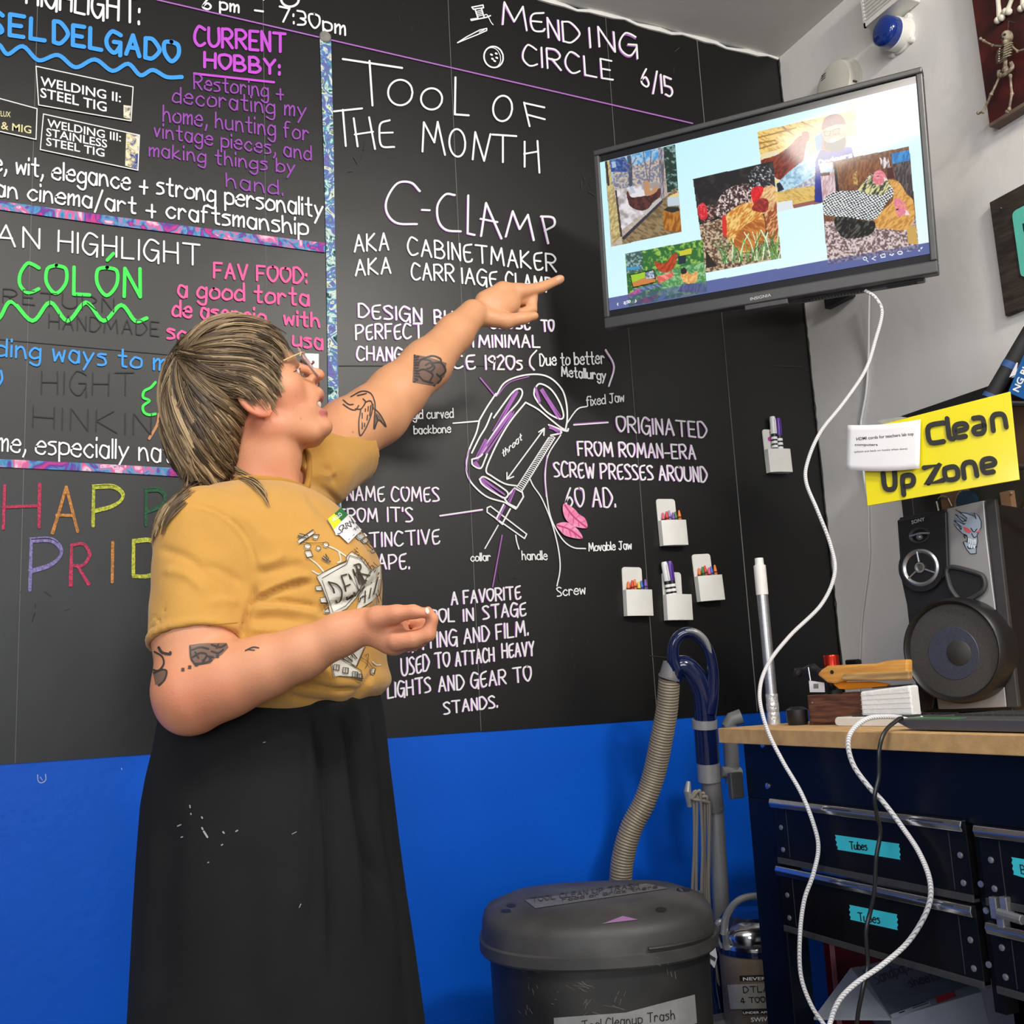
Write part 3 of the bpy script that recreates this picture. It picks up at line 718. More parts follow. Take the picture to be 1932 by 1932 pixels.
# ------------------------------------------------------------------ white marker holders with crayons and chalk markers
def holder(px, py, label, tilt=0.0):
    """px,py: lower left corner; stands off the wall by 3 cm, pocket below a rounded back plate"""
    p = on(px, py, 1, -0.004)
    t = thing('marker_holder', label, 'holder', p, 'white pen holders on the chalkboard')
    W, H = 0.074, 0.125
    ca, sa = math.cos(tilt), math.sin(tilt)
    rot = np.array([[ca, 0, sa], [0, 1, 0], [-sa, 0, ca]])
    L = lambda x, y, z: p + rot @ np.array([x, y, z])
    b = MB(); pts = []
    for x, z, a0 in ((W * 0.78 - 0.008, H - 0.008, 0), (0.008, H - 0.008, 90)):
        for k in range(5):
            a = math.radians(a0 + 22.5 * k); pts.append(L(x + 0.008 * math.cos(a), 0, z + 0.008 * math.sin(a)))
    pts += [L(0, 0, 0), L(W * 0.78, 0, 0)]
    b.prism(pts, rot @ np.array([0, -0.003, 0])); b.build('back_plate', m_wplast, t, angle=50)
    q = MB()
    # pocket: a curved front shell rising from the back plate, bulging to the right
    prof = [(0.0, -0.003), (0.0005, -0.017), (0.008, -0.020), (0.018, -0.0235), (0.026, -0.0255), (0.062, -0.026), (0.066, -0.024), (0.067, -0.003)]
    prof = [(x * W / 0.0675, y) for x, y in prof]
    hs = 0.066; n = len(prof); vs = []; notch = {3: 0.004, 4: 0.010}
    for z0 in (0, 1):
        for i, (x, y) in enumerate(prof): vs.append(L(x, y, (hs - notch.get(i, 0) * 0 if z0 else 0)))
    for z0 in (0, 1):
        for i, (x, y) in enumerate(prof):
            cx = 0.036; vs.append(L(cx + (x - cx) * 0.94, min(y + 0.0018, -0.001), hs if z0 else 0.003))
    fs = [(i, i + 1, n + i + 1, n + i) for i in range(n - 1)] + [(2 * n + i + 1, 2 * n + i, 3 * n + i, 3 * n + i + 1) for i in range(n - 1)]
    fs += [(n + i, n + i + 1, 3 * n + i + 1, 3 * n + i) for i in range(n - 1)]
    fs += [list(range(n))[::-1]]
    q.add(vs, fs); q.build('pocket', m_wplast, t, angle=40)
    return L
CR = {'red': (215, 60, 50), 'orange': (235, 120, 45), 'yellow': (240, 205, 60), 'green': (60, 120, 55), 'blue': (45, 110, 205), 'violet': (120, 80, 175), 'pink': (215, 90, 130), 'lilac': (160, 130, 200)}
def crayons(L, cols, where, z=0.03):
    for i, c in enumerate(cols):
        x = 0.012 + 0.0098 * i; y = -0.0085 - 0.003 * (i % 2); b = MB()
        B = L(x, y, 0.006); T = L(x + 0.0008, y, z + 0.058 + 0.003 * ((i * 7) % 3)); ax = T - B; Ln = np.linalg.norm(ax)
        b.lathe([(0.0, 0), (0.0048, 0.0), (0.0048, Ln - 0.016)], B, ax, 12)
        mm = mat('crayon_wrap_' + c, C(*[v * 0.9 for v in CR[c]]), 0.6, noise=0.1, nscale=200)
        o = b.build('crayon', mm)
        wx = MB(); wx.lathe([(0.0046, Ln - 0.0165), (0.0043, Ln - 0.014), (0.0022, Ln - 0.001), (0.0, Ln)], B, ax, 12)
        wx.build('wax_tip', mat('crayon_wax_' + c, C(*CR[c]), 0.4), o)
        bd = MB(); bd.lathe([(0.0049, Ln - 0.021), (0.0050, Ln - 0.0205), (0.0050, Ln - 0.0185), (0.0049, Ln - 0.018)], B, ax, 12)
        bd.build('wrap_band', m_ink, o)
        sib = cols.count(c); nth = cols[:i].count(c)
        pos = '' if sib == 1 else ('first ' if nth == 0 else 'second ')
        tag(o, '%s%s crayon from the left in the holder %s' % (pos, c, where) if sib > 1 else '%s crayon in the holder %s' % (c, where), 'crayon', 'crayons in the wall holders')
def marker(L, x, tilt, cap, label, top=0.155, r=0.0085, y=-0.0125):
    B = L(x, y, 0.010); T = L(x + tilt, y, top); ax = T - B; Ln = np.linalg.norm(ax)
    b = MB(); b.lathe([(0, 0), (r * 0.95, 0.0), (r, 0.004), (r, Ln - 0.05)], B, ax, 18); o = b.build('chalk_marker', m_black)
    c = MB(); c.lathe([(r * 1.02, Ln - 0.05), (r * 1.05, Ln - 0.049), (r * 0.98, Ln - 0.006), (r * 0.8, Ln), (0, Ln)], B, ax, 18)
    c.box(B + nrm(ax) * (Ln - 0.027) + np.array([0, -r * 1.15, 0]), (0.004, 0.003, 0.036), basis(ax, (0, 1, 0)))
    c.build('cap', cap, o)
    d = MB()
    for k, z in enumerate((Ln - 0.066, Ln - 0.078, Ln - 0.090)):
        d.lathe([(r * 1.01, z), (r * 1.03, z + 0.001), (r * 1.03, z + 0.006), (r * 1.01, z + 0.007)], B, ax, 18)
    d.build('label_print', m_white_ink, o)
    return tag(o, label, 'marker', 'chalk markers in the wall holders')
m_wcap = mat('white_cap', (0.8, 0.8, 0.8, 1), 0.35); m_pcap = mat('purple_cap', C(88, 45, 145), 0.35)
h = holder(1245, 1031, 'white pen holder of crayons directly under the lettering 60 AD.', -0.02)
crayons(h, ['pink', 'red', 'lilac', 'violet', 'green', 'orange'], 'under 60 AD.')
h = holder(1177, 1163, 'white pen holder of crayons, lowest left of the row over the hose', 0.02)
crayons(h, ['orange', 'red', 'orange', 'yellow', 'blue', 'violet'][:3] + ['yellow', 'blue', 'violet'], 'at the left over the hose')
h = holder(1253, 1171, 'white pen holder holding two chalk markers above the hose handle', 0.02)
marker(h, 0.020, -0.018, m_wcap, 'white-capped chalk marker leaning left above the hose handle', 0.150)
marker(h, 0.030, -0.012, m_pcap, 'purple-capped chalk marker leaning left above the hose handle', 0.152)
h = holder(1315, 1136, 'white pen holder of crayons beside the tall silver pole', -0.05)
crayons(h, ['orange', 'green', 'red', 'pink', 'blue', 'orange'], 'beside the silver pole')
h = holder(1446, 893, 'white pen holder with purple blots, near the white wall', -0.02)
marker(h, 0.028, 0.004, m_wcap, 'white-capped chalk marker in the holder near the white wall', 0.160)
marker(h, 0.046, 0.004, m_pcap, 'purple-capped chalk marker in the holder near the white wall', 0.156)
p = Pen(lambda x, y, l: on(x, y, 1, -0.0078 - l), 0.0004); p.dot(1453, 828, 4.5); p.dot(1455, 816, 3.4, ry=2.4); p.stroke([(1453, 826), (1458, 822), (1461, 821)], 2.2); p.dot(1456, 841, 1.4)
o = p.build('ink_blot', mat('magenta_ink', C(190, 60, 165), 0.6)); tag(o, 'magenta ink blots on the pen holder near the white wall', 'ink')
o.parent = [x for x in bpy.data.objects if x.name.startswith('marker_holder')][-1]; del o['category']; o.matrix_parent_inverse = o.parent.matrix_world.inverted()

# ------------------------------------------------------------------ television
TVO = np.array([1.1686, -0.2825, 2.3035]); tr = nrm([0.6119, -0.7893, -0.0505]); tu = np.array([-0.0641, -0.1042, 0.9925])
tu = nrm(tu - tr * tu.dot(tr)); tn = nrm(np.cross(tr, tu))          # right, up, towards the viewer
TW, TH = 0.735, 0.430
T_ = lambda u, v, w=0.0: TVO + tr * u - tu * v + tn * w
tv = thing('television', 'wall-mounted flat television showing a slide of chickens', 'television', T_(TW / 2, TH / 2))
rotT = np.array([tr, tn, tu]).T
# front frame as a ring of four bevelled rails
b = MB(); bl, bt, brr, bb_ = 0.0135, 0.013, 0.0135, 0.026
for (u0, u1, v0, v1) in ((0, TW, 0, bt), (0, TW, TH - bb_, TH), (0, bl, bt, TH - bb_), (TW - brr, TW, bt, TH - bb_)):
    b.box(T_((u0 + u1) / 2, (v0 + v1) / 2, -0.016), (u1 - u0, 0.034, v1 - v0), rotT)
b.build('bezel', m_bezel, tv, smooth=False, bevel=0.003)
b = MB(); b.box(T_(TW / 2, TH / 2, -0.034), (TW - 0.012, 0.022, TH - 0.012), rotT); b.box(T_(TW / 2, TH * 0.62, -0.062), (TW * 0.72, 0.05, TH * 0.6), rotT)
b.build('back_shell', m_black, tv, smooth=False, bevel=0.006)
m_glass = mat('dark_screen_glass', (0.012, 0.012, 0.015, 1), 0.12)
b = MB(); b.add([T_(bl, bt, -0.006), T_(TW - brr, bt, -0.006), T_(TW - brr, TH - bb_, -0.006), T_(bl, TH - bb_, -0.006)], [(0, 3, 2, 1)]); b.build('screen_surround', m_glass, tv, smooth=False)
tvmap = planemap(T_(TW / 2, TH / 2, 0.0016), tn)
p = Pen(tvmap, 0.0006); print_text(p, 'INSIGNIA', 1416, 567, 1455, 559, 5.5, 0.01, slope=-0.1); p.build('brand_lettering', mat('silver_print', (0.5, 0.5, 0.5, 1), 0.4), tv)
b = MB(); a0 = tvmap(1406, 577, 0); b.box(a0 + tr * 0.045 - tu * 0.004 - tn * 0.01, (0.095, 0.016, 0.012), rotT); b.build('sensor_strip', m_dgrey, tv, smooth=False, bevel=0.002)
b = MB(); b.box(T_(TW - 0.23, TH - 0.002, -0.045), (0.40, 0.03, 0.012), rotT); b.build('underside_lip', m_bezel, tv, smooth=False, bevel=0.003)
b = MB()
for k in range(19): b.box(T_(0.455 + 0.0068 * k, TH + 0.0044, -0.034), (0.0036, 0.018, 0.002), rotT)
b.build('vent_slot', m_ink, tv, smooth=False)
b = MB(); b.box(T_(0.66, TH + 0.004, -0.04), (0.06, 0.02, 0.0016), rotT); b.build('port_recess', m_ink, tv, smooth=False)
b = MB(); a0 = T_(TW / 2, TH * 0.5, -0.085); w0 = np.array([XR - 0.002, -0.16, a0[2] + 0.05])
b.box(a0, (0.22, 0.012, 0.22), rotT); b.tube([a0, (a0 + w0) / 2 + np.array([-0.05, 0.05, 0]), w0], 0.02, 10); b.box(w0 - np.array([0.01, 0, 0]), (0.02, 0.10, 0.14))
b.build('mount_arm', m_black, tv, smooth=False)

# the lit slide
GW, GH = 620, 340
quadL = [(1129.7, 303.6), (1731, 160.5), (1756.5, 478.6), (1151.4, 585.5)]
def tvuv(x, y):
    d = on_plane(x, y, T_(0, 0, -0.0045), tn) - TVO; return d.dot(tr), -d.dot(tu)
uv = [tvuv(*q_) for q_ in quadL]
u0 = (uv[0][0] + uv[3][0]) / 2; u1 = (uv[1][0] + uv[2][0]) / 2; v0 = (uv[0][1] + uv[1][1]) / 2; v1 = (uv[2][1] + uv[3][1]) / 2
uu, vv = np.meshgrid(np.linspace(u0, u1, GW), np.linspace(v0, v1, GH))
VP3 = TVO + uu[..., None] * tr - vv[..., None] * tu - 0.0045 * tn
SX, SY = project(VP3)
img = np.zeros((GH, GW, 3)); 
def vnoise(sx, sy, seed, rot=0.0, oct_=3):
    r = np.random.default_rng(seed); T = r.random((64, 64)); out = 0; amp = 1; tot = 0
    c_, s_ = math.cos(rot), math.sin(rot); X0 = SX * c_ + SY * s_; Y0 = -SX * s_ + SY * c_
    for o_ in range(oct_):
        X = X0 / sx * 2 ** o_ + 11.3 * o_; Y = Y0 / sy * 2 ** o_ + 5.7 * o_
        xi = np.floor(X).astype(int); yi = np.floor(Y).astype(int); fx = X - xi; fy = Y - yi
        fx = fx * fx * (3 - 2 * fx); fy = fy * fy * (3 - 2 * fy)
        g = lambda a, b_: T[(yi + b_) % 64, (xi + a) % 64]
        out = out + amp * ((g(0, 0) * (1 - fx) + g(1, 0) * fx) * (1 - fy) + (g(0, 1) * (1 - fx) + g(1, 1) * fx) * fy); tot += amp; amp *= 0.5
    return out / tot
def pmask(poly):
    P = list(poly); m = np.zeros(SX.shape, bool); j = len(P) - 1
    for i in range(len(P)):
        xi, yi = P[i]; xj, yj = P[j]
        if abs(yj - yi) > 1e-9:
            c_ = ((yi > SY) != (yj > SY)) & (SX < (xj - xi) * (SY - yi) / (yj - yi) + xi); m ^= c_
        j = i
    return m
def paint(poly, col, col2=None, nz=None, thr=None, clip=None, smooth=False, a=1.0):
    if smooth: poly = [tuple(q_) for q_ in catmull([np.array(q_, float) for q_ in poly], 5, True)]
    m = pmask(poly)
    if clip is not None: m &= clip
    col = np.array(col, float); c_ = np.broadcast_to(col, SX.shape + (3,))
    if col2 is not None:
        t = nz
        if thr is not None: t = np.clip((nz - thr) * 4.2 + 0.5, 0, 1)
        c_ = c_ + (np.array(col2, float) - col) * t[..., None]
    img[m] = img[m] * (1 - a) + c_[m] * a
    return m
def pstroke(pts, w, col, smooth=False, clip=None):
    P = [np.array(q_, float) for q_ in pts]
    if smooth and len(P) > 2: P = catmull(P, 5)
    m = np.zeros(SX.shape, bool)
    for a, b_ in zip(P[:-1], P[1:]):
        d = b_ - a; L2 = d.dot(d) + 1e-9; t = np.clip(((SX - a[0]) * d[0] + (SY - a[1]) * d[1]) / L2, 0, 1)
        m |= ((SX - a[0] - t * d[0]) ** 2 + (SY - a[1] - t * d[1]) ** 2) < (w / 2) ** 2
    if clip is not None: m &= clip
    img[m] = col
cA = lambda *p: sc(p, 1120, 220, 4.6)
cB = lambda *p: sc(p, 1420, 180, 5.083)
cC = lambda *p: sc(p, 1100, 100, 2.76)
tt = np.clip((uu - u0) / (u1 - u0), 0, 1); tv_ = np.clip((vv - v0) / (v1 - v0), 0, 1)
img[:] = np.array([188, 240, 250]) + (np.array([232, 255, 255]) - np.array([188, 240, 250])) * np.clip(0.35 + 0.5 * tv_ + 0.45 * (tt - 0.5), 0, 1)[..., None]
n1, n2, n3, n4 = vnoise(5, 5, 1), vnoise(9, 3, 2, 0.5), vnoise(3, 3, 3), vnoise(14, 14, 4)
nf = vnoise(7, 2.2, 5, -0.9); ng = vnoise(2.2, 9, 6, 0.15)
# picture: hen at the window
k = paint(cA((98, 388), (705, 240), (765, 1000), (150, 1130)), (216, 205, 190), (150, 130, 120), n2)
paint(cA((135, 380), (590, 260), (575, 480), (170, 600)), (70, 150, 215), (170, 195, 215), n1, 0.5, k)
paint(cA((165, 470), (570, 360), (570, 560), (180, 640)), (200, 180, 160), (110, 120, 150), n3, 0.5, k)
paint(cA((135, 380), (270, 350), (330, 480), (150, 480)), (45, 70, 135), (90, 120, 180), n3, 0.55, k)
paint(cA((155, 395), (190, 388), (195, 440), (160, 448)), (170, 190, 215), clip=k)
paint(cA((180, 640), (570, 560), (600, 720), (220, 1000)), (225, 222, 226), (160, 150, 150), n4, 0.55, k)
pstroke(cA((305, 330), (320, 450), (320, 590)), 7, (70, 75, 95), clip=k)
for q_ in (((315, 420), (240, 350)), ((318, 440), (370, 360)), ((320, 480), (250, 420)), ((430, 300), (470, 560)), ((500, 300), (480, 560))): pstroke(cA(*q_), 2, (110, 105, 120), clip=k)
paint(cA((600, 265), (705, 240), (735, 640), (640, 660)), (25, 50, 40), (130, 165, 165), n1, 0.62, k)
paint(cA((98, 388), (135, 380), (245, 1050), (160, 1110)), (205, 188, 130), (160, 140, 90), nf, 0.5, k)
paint(cA((98, 388), (118, 384), (140, 600), (118, 600)), (60, 50, 40), clip=k)
paint(cA((185, 640), (200, 640), (250, 1040), (232, 1045)), (60, 52, 45), clip=k)
paint(cA((560, 275), (610, 262), (612, 720), (580, 720)), (165, 160, 170), (100, 95, 105), ng, 0.5, k)
paint(cA((245, 1050), (600, 720), (720, 610), (765, 1000), (250, 1125)), (150, 128, 92), (110, 90, 60), n2, 0.5, k)
paint(cA((245, 1050), (600, 715), (600, 745), (260, 1075)), (50, 50, 60), clip=k); paint(cA((430, 830), (570, 700), (590, 720), (450, 860)), (190, 185, 180), clip=k)
paint(cA((600, 820), (745, 800), (765, 1000), (612, 985)), (190, 125, 40), (140, 80, 20), ng, 0.5, k); paint(cA((605, 810), (640, 785), (740, 785), (748, 815), (680, 835)), (35, 38, 35), clip=k)
paint(cA((640, 700), (740, 670), (745, 770), (645, 780)), (190, 205, 215), clip=k); paint(cA((655, 690), (735, 655), (738, 690), (660, 705)), (225, 200, 140), clip=k)
paint(cA((285, 660), (300, 650), (330, 700), (420, 690), (520, 660), (575, 620), (580, 690), (520, 740), (470, 800), (400, 815), (320, 780), (295, 720)), (95, 48, 40), (60, 30, 32), n1, 0.5, k, True)
paint(cA((440, 570), (475, 560), (495, 640), (540, 600), (555, 640), (500, 680), (445, 680)), (190, 140, 100), clip=k, smooth=True)
paint(cA((310, 615), (335, 600), (365, 660), (330, 670)), (185, 190, 205), clip=k)
# picture: man holding a hen
k = paint(cC((908, 410), (1417, 293), (1440, 740), (1000, 830), (930, 600)), (238, 205, 120), (205, 160, 80), n2, 0.55)
for q_ in (((915, 440), (1110, 390)), ((915, 500), (1010, 470)), ((1040, 385), (1100, 430)), ((1140, 360), (1200, 385)), ((915, 470), (1000, 455))): pstroke(cC(*q_), 3, (165, 120, 55), clip=k)
paint(cC((920, 530), (1180, 455), (1200, 680), (1000, 720)), (215, 225, 220), (240, 215, 150), n1, 0.5, k)
paint(cC((1165, 470), (1190, 465), (1195, 560), (1170, 560)), (240, 210, 130), clip=k)
paint(cC((1205, 440), (1250, 410), (1250, 500), (1215, 510)), (35, 110, 200), clip=k)
paint(cC((1060, 640), (1215, 600), (1215, 690), (1060, 710)), (150, 155, 170), (210, 210, 215), n3, 0.5, k)
paint(cC((1010, 720), (1210, 690), (1215, 770), (1020, 800)), (225, 190, 105), (195, 155, 80), n2, 0.6, k)
paint(cC((1090, 790), (1240, 760), (1240, 785), (1100, 812)), (150, 95, 85), clip=k); paint(cC((1010, 780), (1090, 765), (1095, 815), (1010, 835)), (225, 232, 235), clip=k)
paint(cC((1370, 440), (1430, 420), (1436, 560), (1380, 520)), (190, 195, 205), (120, 130, 150), n3, 0.5, k)
paint(cC((925, 560), (1010, 530), (1080, 480), (1115, 440), (1145, 430), (1165, 450), (1155, 520), (1140, 580), (1100, 630), (1030, 660), (990, 640), (930, 600)), (150, 48, 18), (95, 25, 12), nf, 0.5, k, True)
paint(cC((1140, 415), (1175, 412), (1175, 455), (1150, 465)), (205, 45, 35), clip=k, smooth=True)
paint(cC((1000, 690), (1070, 620), (1200, 520), (1260, 500), (1240, 620), (1100, 700), (1030, 725)), (190, 222, 238), (130, 175, 205), n1, 0.55, k)
paint(cC((1210, 560), (1235, 505), (1330, 490), (1400, 490), (1436, 540), (1440, 640), (1240, 780), (1205, 775)), (38, 52, 170), (30, 40, 130), n4, 0.5, k)
paint(cC((1395, 480), (1432, 500), (1437, 560), (1412, 545)), (205, 230, 240), clip=k)
paint(cC((1250, 400), (1240, 500), (1285, 520), (1300, 440)), (120, 60, 45), clip=k)
paint(cC((1248, 390), (1300, 360), (1360, 385), (1368, 450), (1340, 485), (1280, 490), (1255, 450)), (215, 155, 125), (180, 115, 90), n4, 0.5, k, True)
paint(cC((1243, 400), (1255, 345), (1300, 318), (1345, 325), (1368, 370), (1330, 372), (1280, 385)), (115, 48, 50), (90, 36, 40), n1, 0.5, k, True)
paint(cC((1256, 455), (1280, 468), (1330, 455), (1366, 440), (1362, 495), (1310, 512), (1262, 500)), (45, 36, 32), clip=k, smooth=True)
paint(cC((1285, 448), (1318, 440), (1312, 462), (1290, 465)), (245, 240, 235), clip=k)
pstroke(cC((1255, 412), (1290, 405), (1285, 430), (1260, 432), (1255, 412)), 1.6, (40, 30, 30), clip=k); pstroke(cC((1300, 402), (1335, 392), (1335, 420), (1305, 425), (1300, 402)), 1.6, (40, 30, 30), clip=k)
for sm_, st_ in layout('Dodgers', 1546, 311, 1607, 296, 8): pstroke(st_, 2.6, (250, 250, 252), sm_, k)
paint(cC((1008, 680), (1025, 672), (1048, 710), (1015, 725)), (20, 22, 40), clip=k)
# picture: hens close up
k = paint(cC((572, 657), (990, 562), (1030, 1068), (640, 1145)), (24, 21, 24), (60, 50, 48), n4, 0.62)
paint(cC((590, 900), (720, 860), (1030, 980), (1030, 1068), (640, 1145)), (205, 180, 150), (90, 65, 50), n3, 0.5, k)
paint(cC((850, 640), (900, 590), (960, 585), (1000, 640), (1000, 700), (880, 690)), (30, 30, 36), (225, 225, 230), n3, 0.68, k)
paint(cC((690, 810), (720, 740), (770, 700), (830, 680), (880, 690), (900, 740), (860, 800), (760, 850), (700, 850)), (55, 35, 35), (235, 215, 210), n3, 0.56, k, True)
paint(cC((610, 830), (650, 790), (690, 800), (690, 850), (640, 880)), (60, 38, 38), (200, 160, 140), n3, 0.6, k, True)
paint(cC((940, 800), (1010, 740), (1030, 1000), (960, 960)), (150, 75, 40), (235, 180, 120), nf, 0.55, k)
paint(cC((870, 770), (910, 720), (990, 690), (1010, 760), (960, 830), (890, 830)), (200, 150, 100), (240, 200, 140), nf, 0.5, k, True)
paint(cC((730, 870), (800, 800), (880, 780), (940, 850), (940, 960), (840, 1040), (760, 980)), (200, 120, 45), (240, 205, 120), nf, 0.5, k, True)
paint(cC((840, 900), (940, 870), (940, 980), (860, 1030), (780, 1000)), (170, 92, 36), (205, 130, 60), n2, 0.5, k, True)
paint(cC((598, 800), (630, 782), (650, 840), (630, 870), (605, 855)), (205, 30, 45), (230, 90, 90), n3, 0.6, k, True)
paint(cC((725, 850), (745, 860), (748, 950), (728, 940)), (215, 50, 40), clip=k, smooth=True)
paint(cC((880, 760), (875, 720), (900, 695), (940, 700), (925, 750), (895, 790)), (235, 35, 35), (200, 20, 30), n3, 0.5, k, True)
paint(cC((895, 780), (930, 755), (965, 770), (960, 820), (930, 830), (880, 815)), (135, 35, 30), (190, 60, 50), n3, 0.6, k, True)
r_ = random.Random(3)
for i in range(46):
    x = r_.uniform(720, 1020); y0_ = 1105 - (x - 640) * 0.1; h_ = r_.uniform(60, 150); dx = r_.uniform(-60, 60)
    pstroke(cC((x, y0_), (x + dx * 0.4, y0_ - h_ * 0.6), (x + dx, y0_ - h_)), r_.uniform(1.2, 2.6), r_.choice([(110, 165, 70), (190, 225, 160), (70, 120, 50), (225, 240, 200), (95, 150, 95)]), True, k)
paint(cC((640, 1030), (700, 1110), (640, 1120)), (40, 30, 28), clip=k)
# picture: hens on straw
k = paint(cB((640, 655), (1500, 490), (1590, 1440), (1600, 1470), (720, 1625)), (140, 92, 60), (100, 62, 40), ng, 0.5)
paint(cB((640, 655), (775, 640), (800, 980), (670, 1010)), (225, 205, 210), (190, 150, 155), ng, 0.5, k)
paint(cB((642, 690), (760, 670), (765, 735), (650, 740)), (190, 210, 225), clip=k); paint(cB((652, 745), (740, 735), (742, 765), (655, 775)), (95, 45, 45), clip=k)
paint(cB((770, 640), (795, 640), (830, 920), (805, 925)), (25, 20, 30), clip=k)
paint(cB((800, 640), (1230, 600), (1240, 760), (1020, 880), (850, 850)), (110, 66, 40), (150, 95, 55), ng, 0.5, k)
paint(cB((960, 760), (1000, 720), (1010, 860), (970, 860)), (215, 180, 110), (150, 110, 60), n3, 0.5, k)
paint(cB((1220, 600), (1300, 590), (1320, 700), (1230, 700)), (235, 225, 220), (90, 60, 60), ng, 0.55, k)
paint(cB((1320, 560), (1505, 520), (1545, 1010), (1380, 820)), (60, 52, 55), (110, 95, 95), ng, 0.55, k)
paint(cB((1330, 560), (1505, 520), (1510, 620), (1340, 660)), (60, 150, 215), (40, 110, 180), ng, 0.5, k)
paint(cB((1290, 700), (1340, 690), (1360, 790), (1290, 800)), (75, 30, 28), clip=k)
paint(cB((690, 1210), (1590, 1180), (1600, 1475), (720, 1625)), (222, 205, 200), (110, 85, 90), n3, 0.5, k)
paint(cB((1480, 1270), (1560, 1240), (1590, 1430), (1490, 1420)), (205, 165, 90), clip=k)
paint(cB((1290, 820), (1400, 830), (1480, 950), (1540, 1010), (1550, 1180), (1470, 1290), (1300, 1280), (1190, 1270), (1160, 1190), (1250, 1100), (1350, 990)), (228, 175, 95), (190, 130, 60), nf, 0.55, k, True)
bodyk = paint(cB((665, 1050), (760, 930), (1000, 910), (1060, 850), (1130, 760), (1240, 740), (1330, 870), (1350, 950), (1290, 1020), (1230, 1120), (1160, 1190), (950, 1180), (780, 1160), (690, 1140)), (236, 238, 238), (20, 22, 30), np.abs(vnoise(2.6, 2.2, 9, 0.4, 1) - 0.5) * 2.2, None, k, True)
feath = 0.5 + 0.5 * np.sin(SX * 0.85 + SY * 0.25 + 4.5 * vnoise(14, 14, 12)) * np.sin(SY * 1.05 - SX * 0.2 + 4.5 * vnoise(14, 14, 13))
mk = bodyk & (feath > 0.56); img[mk] = (240, 242, 242)
mk = bodyk & (feath < 0.40); img[mk] = (22, 26, 36)
paint(cB((1010, 900), (1080, 830), (1150, 760), (1250, 760), (1320, 880), (1200, 960)), (225, 215, 150), (50, 60, 60), nf, 0.52, k, True)
paint(cB((1150, 800), (1170, 740), (1220, 715), (1260, 740), (1280, 800), (1230, 850), (1180, 850)), (222, 110, 130), (235, 160, 165), n3, 0.55, k, True)
paint(cB((1255, 785), (1290, 800), (1265, 830)), (235, 225, 215), clip=k)
paint(cB((780, 1180), (930, 1170), (1060, 1200), (1170, 1210), (1150, 1320), (1000, 1370), (850, 1350)), (22, 20, 22), (95, 95, 85), nf, 0.62, k, True)
paint(cB((1360, 990), (1430, 1000), (1480, 1070), (1470, 1130), (1400, 1160), (1370, 1100)), (225, 120, 160), (240, 160, 120), n3, 0.55, k, True)
paint(cB((1470, 1090), (1510, 1145), (1460, 1150)), (245, 220, 225), clip=k); pstroke(cB((1380, 1095), (1395, 1092)), 2.2, (30, 20, 20), clip=k); pstroke(cB((1195, 778), (1206, 775)), 2.2, (60, 30, 30), clip=k)
# picture: hens in the yard
k = paint(cA((275, 1190), (945, 1065), (985, 1520), (305, 1650)), (45, 105, 50), (150, 190, 80), n1, 0.58)
paint(cA((275, 1190), (420, 1160), (430, 1340), (290, 1360)), (60, 90, 85), (150, 180, 180), n3, 0.58, k)
paint(cA((740, 1170), (850, 1140), (850, 1190), (750, 1210)), (205, 200, 50), clip=k)
paint(cA((540, 1340), (960, 1260), (975, 1480), (600, 1560)), (75, 140, 80), (150, 195, 140), n3, 0.55, k)
paint(cA((730, 1215), (800, 1200), (800, 1270), (735, 1285)), (30, 45, 60), clip=k)
paint(cA((285, 1310), (400, 1295), (400, 1320), (290, 1335)), (70, 150, 200), clip=k)
paint(cA((310, 1370), (525, 1325), (545, 1440), (340, 1490)), (24, 26, 34), clip=k)
paint(cA((322, 1375), (445, 1350), (450, 1400), (335, 1440)), (160, 205, 50), clip=k); paint(cA((335, 1440), (450, 1395), (535, 1410), (540, 1432), (345, 1478)), (205, 130, 70), clip=k); paint(cA((450, 1350), (520, 1335), (530, 1400), (455, 1410)), (90, 110, 140), (200, 205, 215), n3, 0.5, k)
paint(cA((340, 1500), (560, 1445), (600, 1470), (370, 1540)), (70, 90, 130), (120, 140, 175), n2, 0.5, k)
paint(cA((300, 1540), (400, 1490), (405, 1530), (305, 1570)), (150, 70, 170), (205, 90, 130), n3, 0.5, k)
paint(cA((540, 1390), (690, 1345), (690, 1390), (570, 1450)), (215, 95, 80), (240, 150, 140), n2, 0.6, k)
paint(cA((525, 1260), (560, 1265), (620, 1270), (680, 1200), (720, 1190), (725, 1220), (690, 1320), (620, 1355), (560, 1330)), (190, 75, 35), (150, 50, 25), nf, 0.5, k, True)
paint(cA((755, 1370), (800, 1330), (840, 1370), (900, 1340), (890, 1430), (820, 1450), (770, 1420)), (215, 150, 75), (240, 190, 120), n3, 0.5, k, True)
paint(cA((755, 1330), (790, 1310), (810, 1350), (770, 1370)), (40, 35, 30), clip=k, smooth=True)
paint(cA((730, 1520), (770, 1450), (940, 1450), (980, 1500), (980, 1530)), (110, 115, 145), (70, 75, 100), ng, 0.5, k)
paint(cA((310, 1640), (440, 1570), (560, 1545), (520, 1600)), (170, 50, 60), (60, 60, 70), n2, 0.5, k); paint(cA((540, 1600), (600, 1540), (640, 1540), (600, 1590)), (90, 120, 180), clip=k)
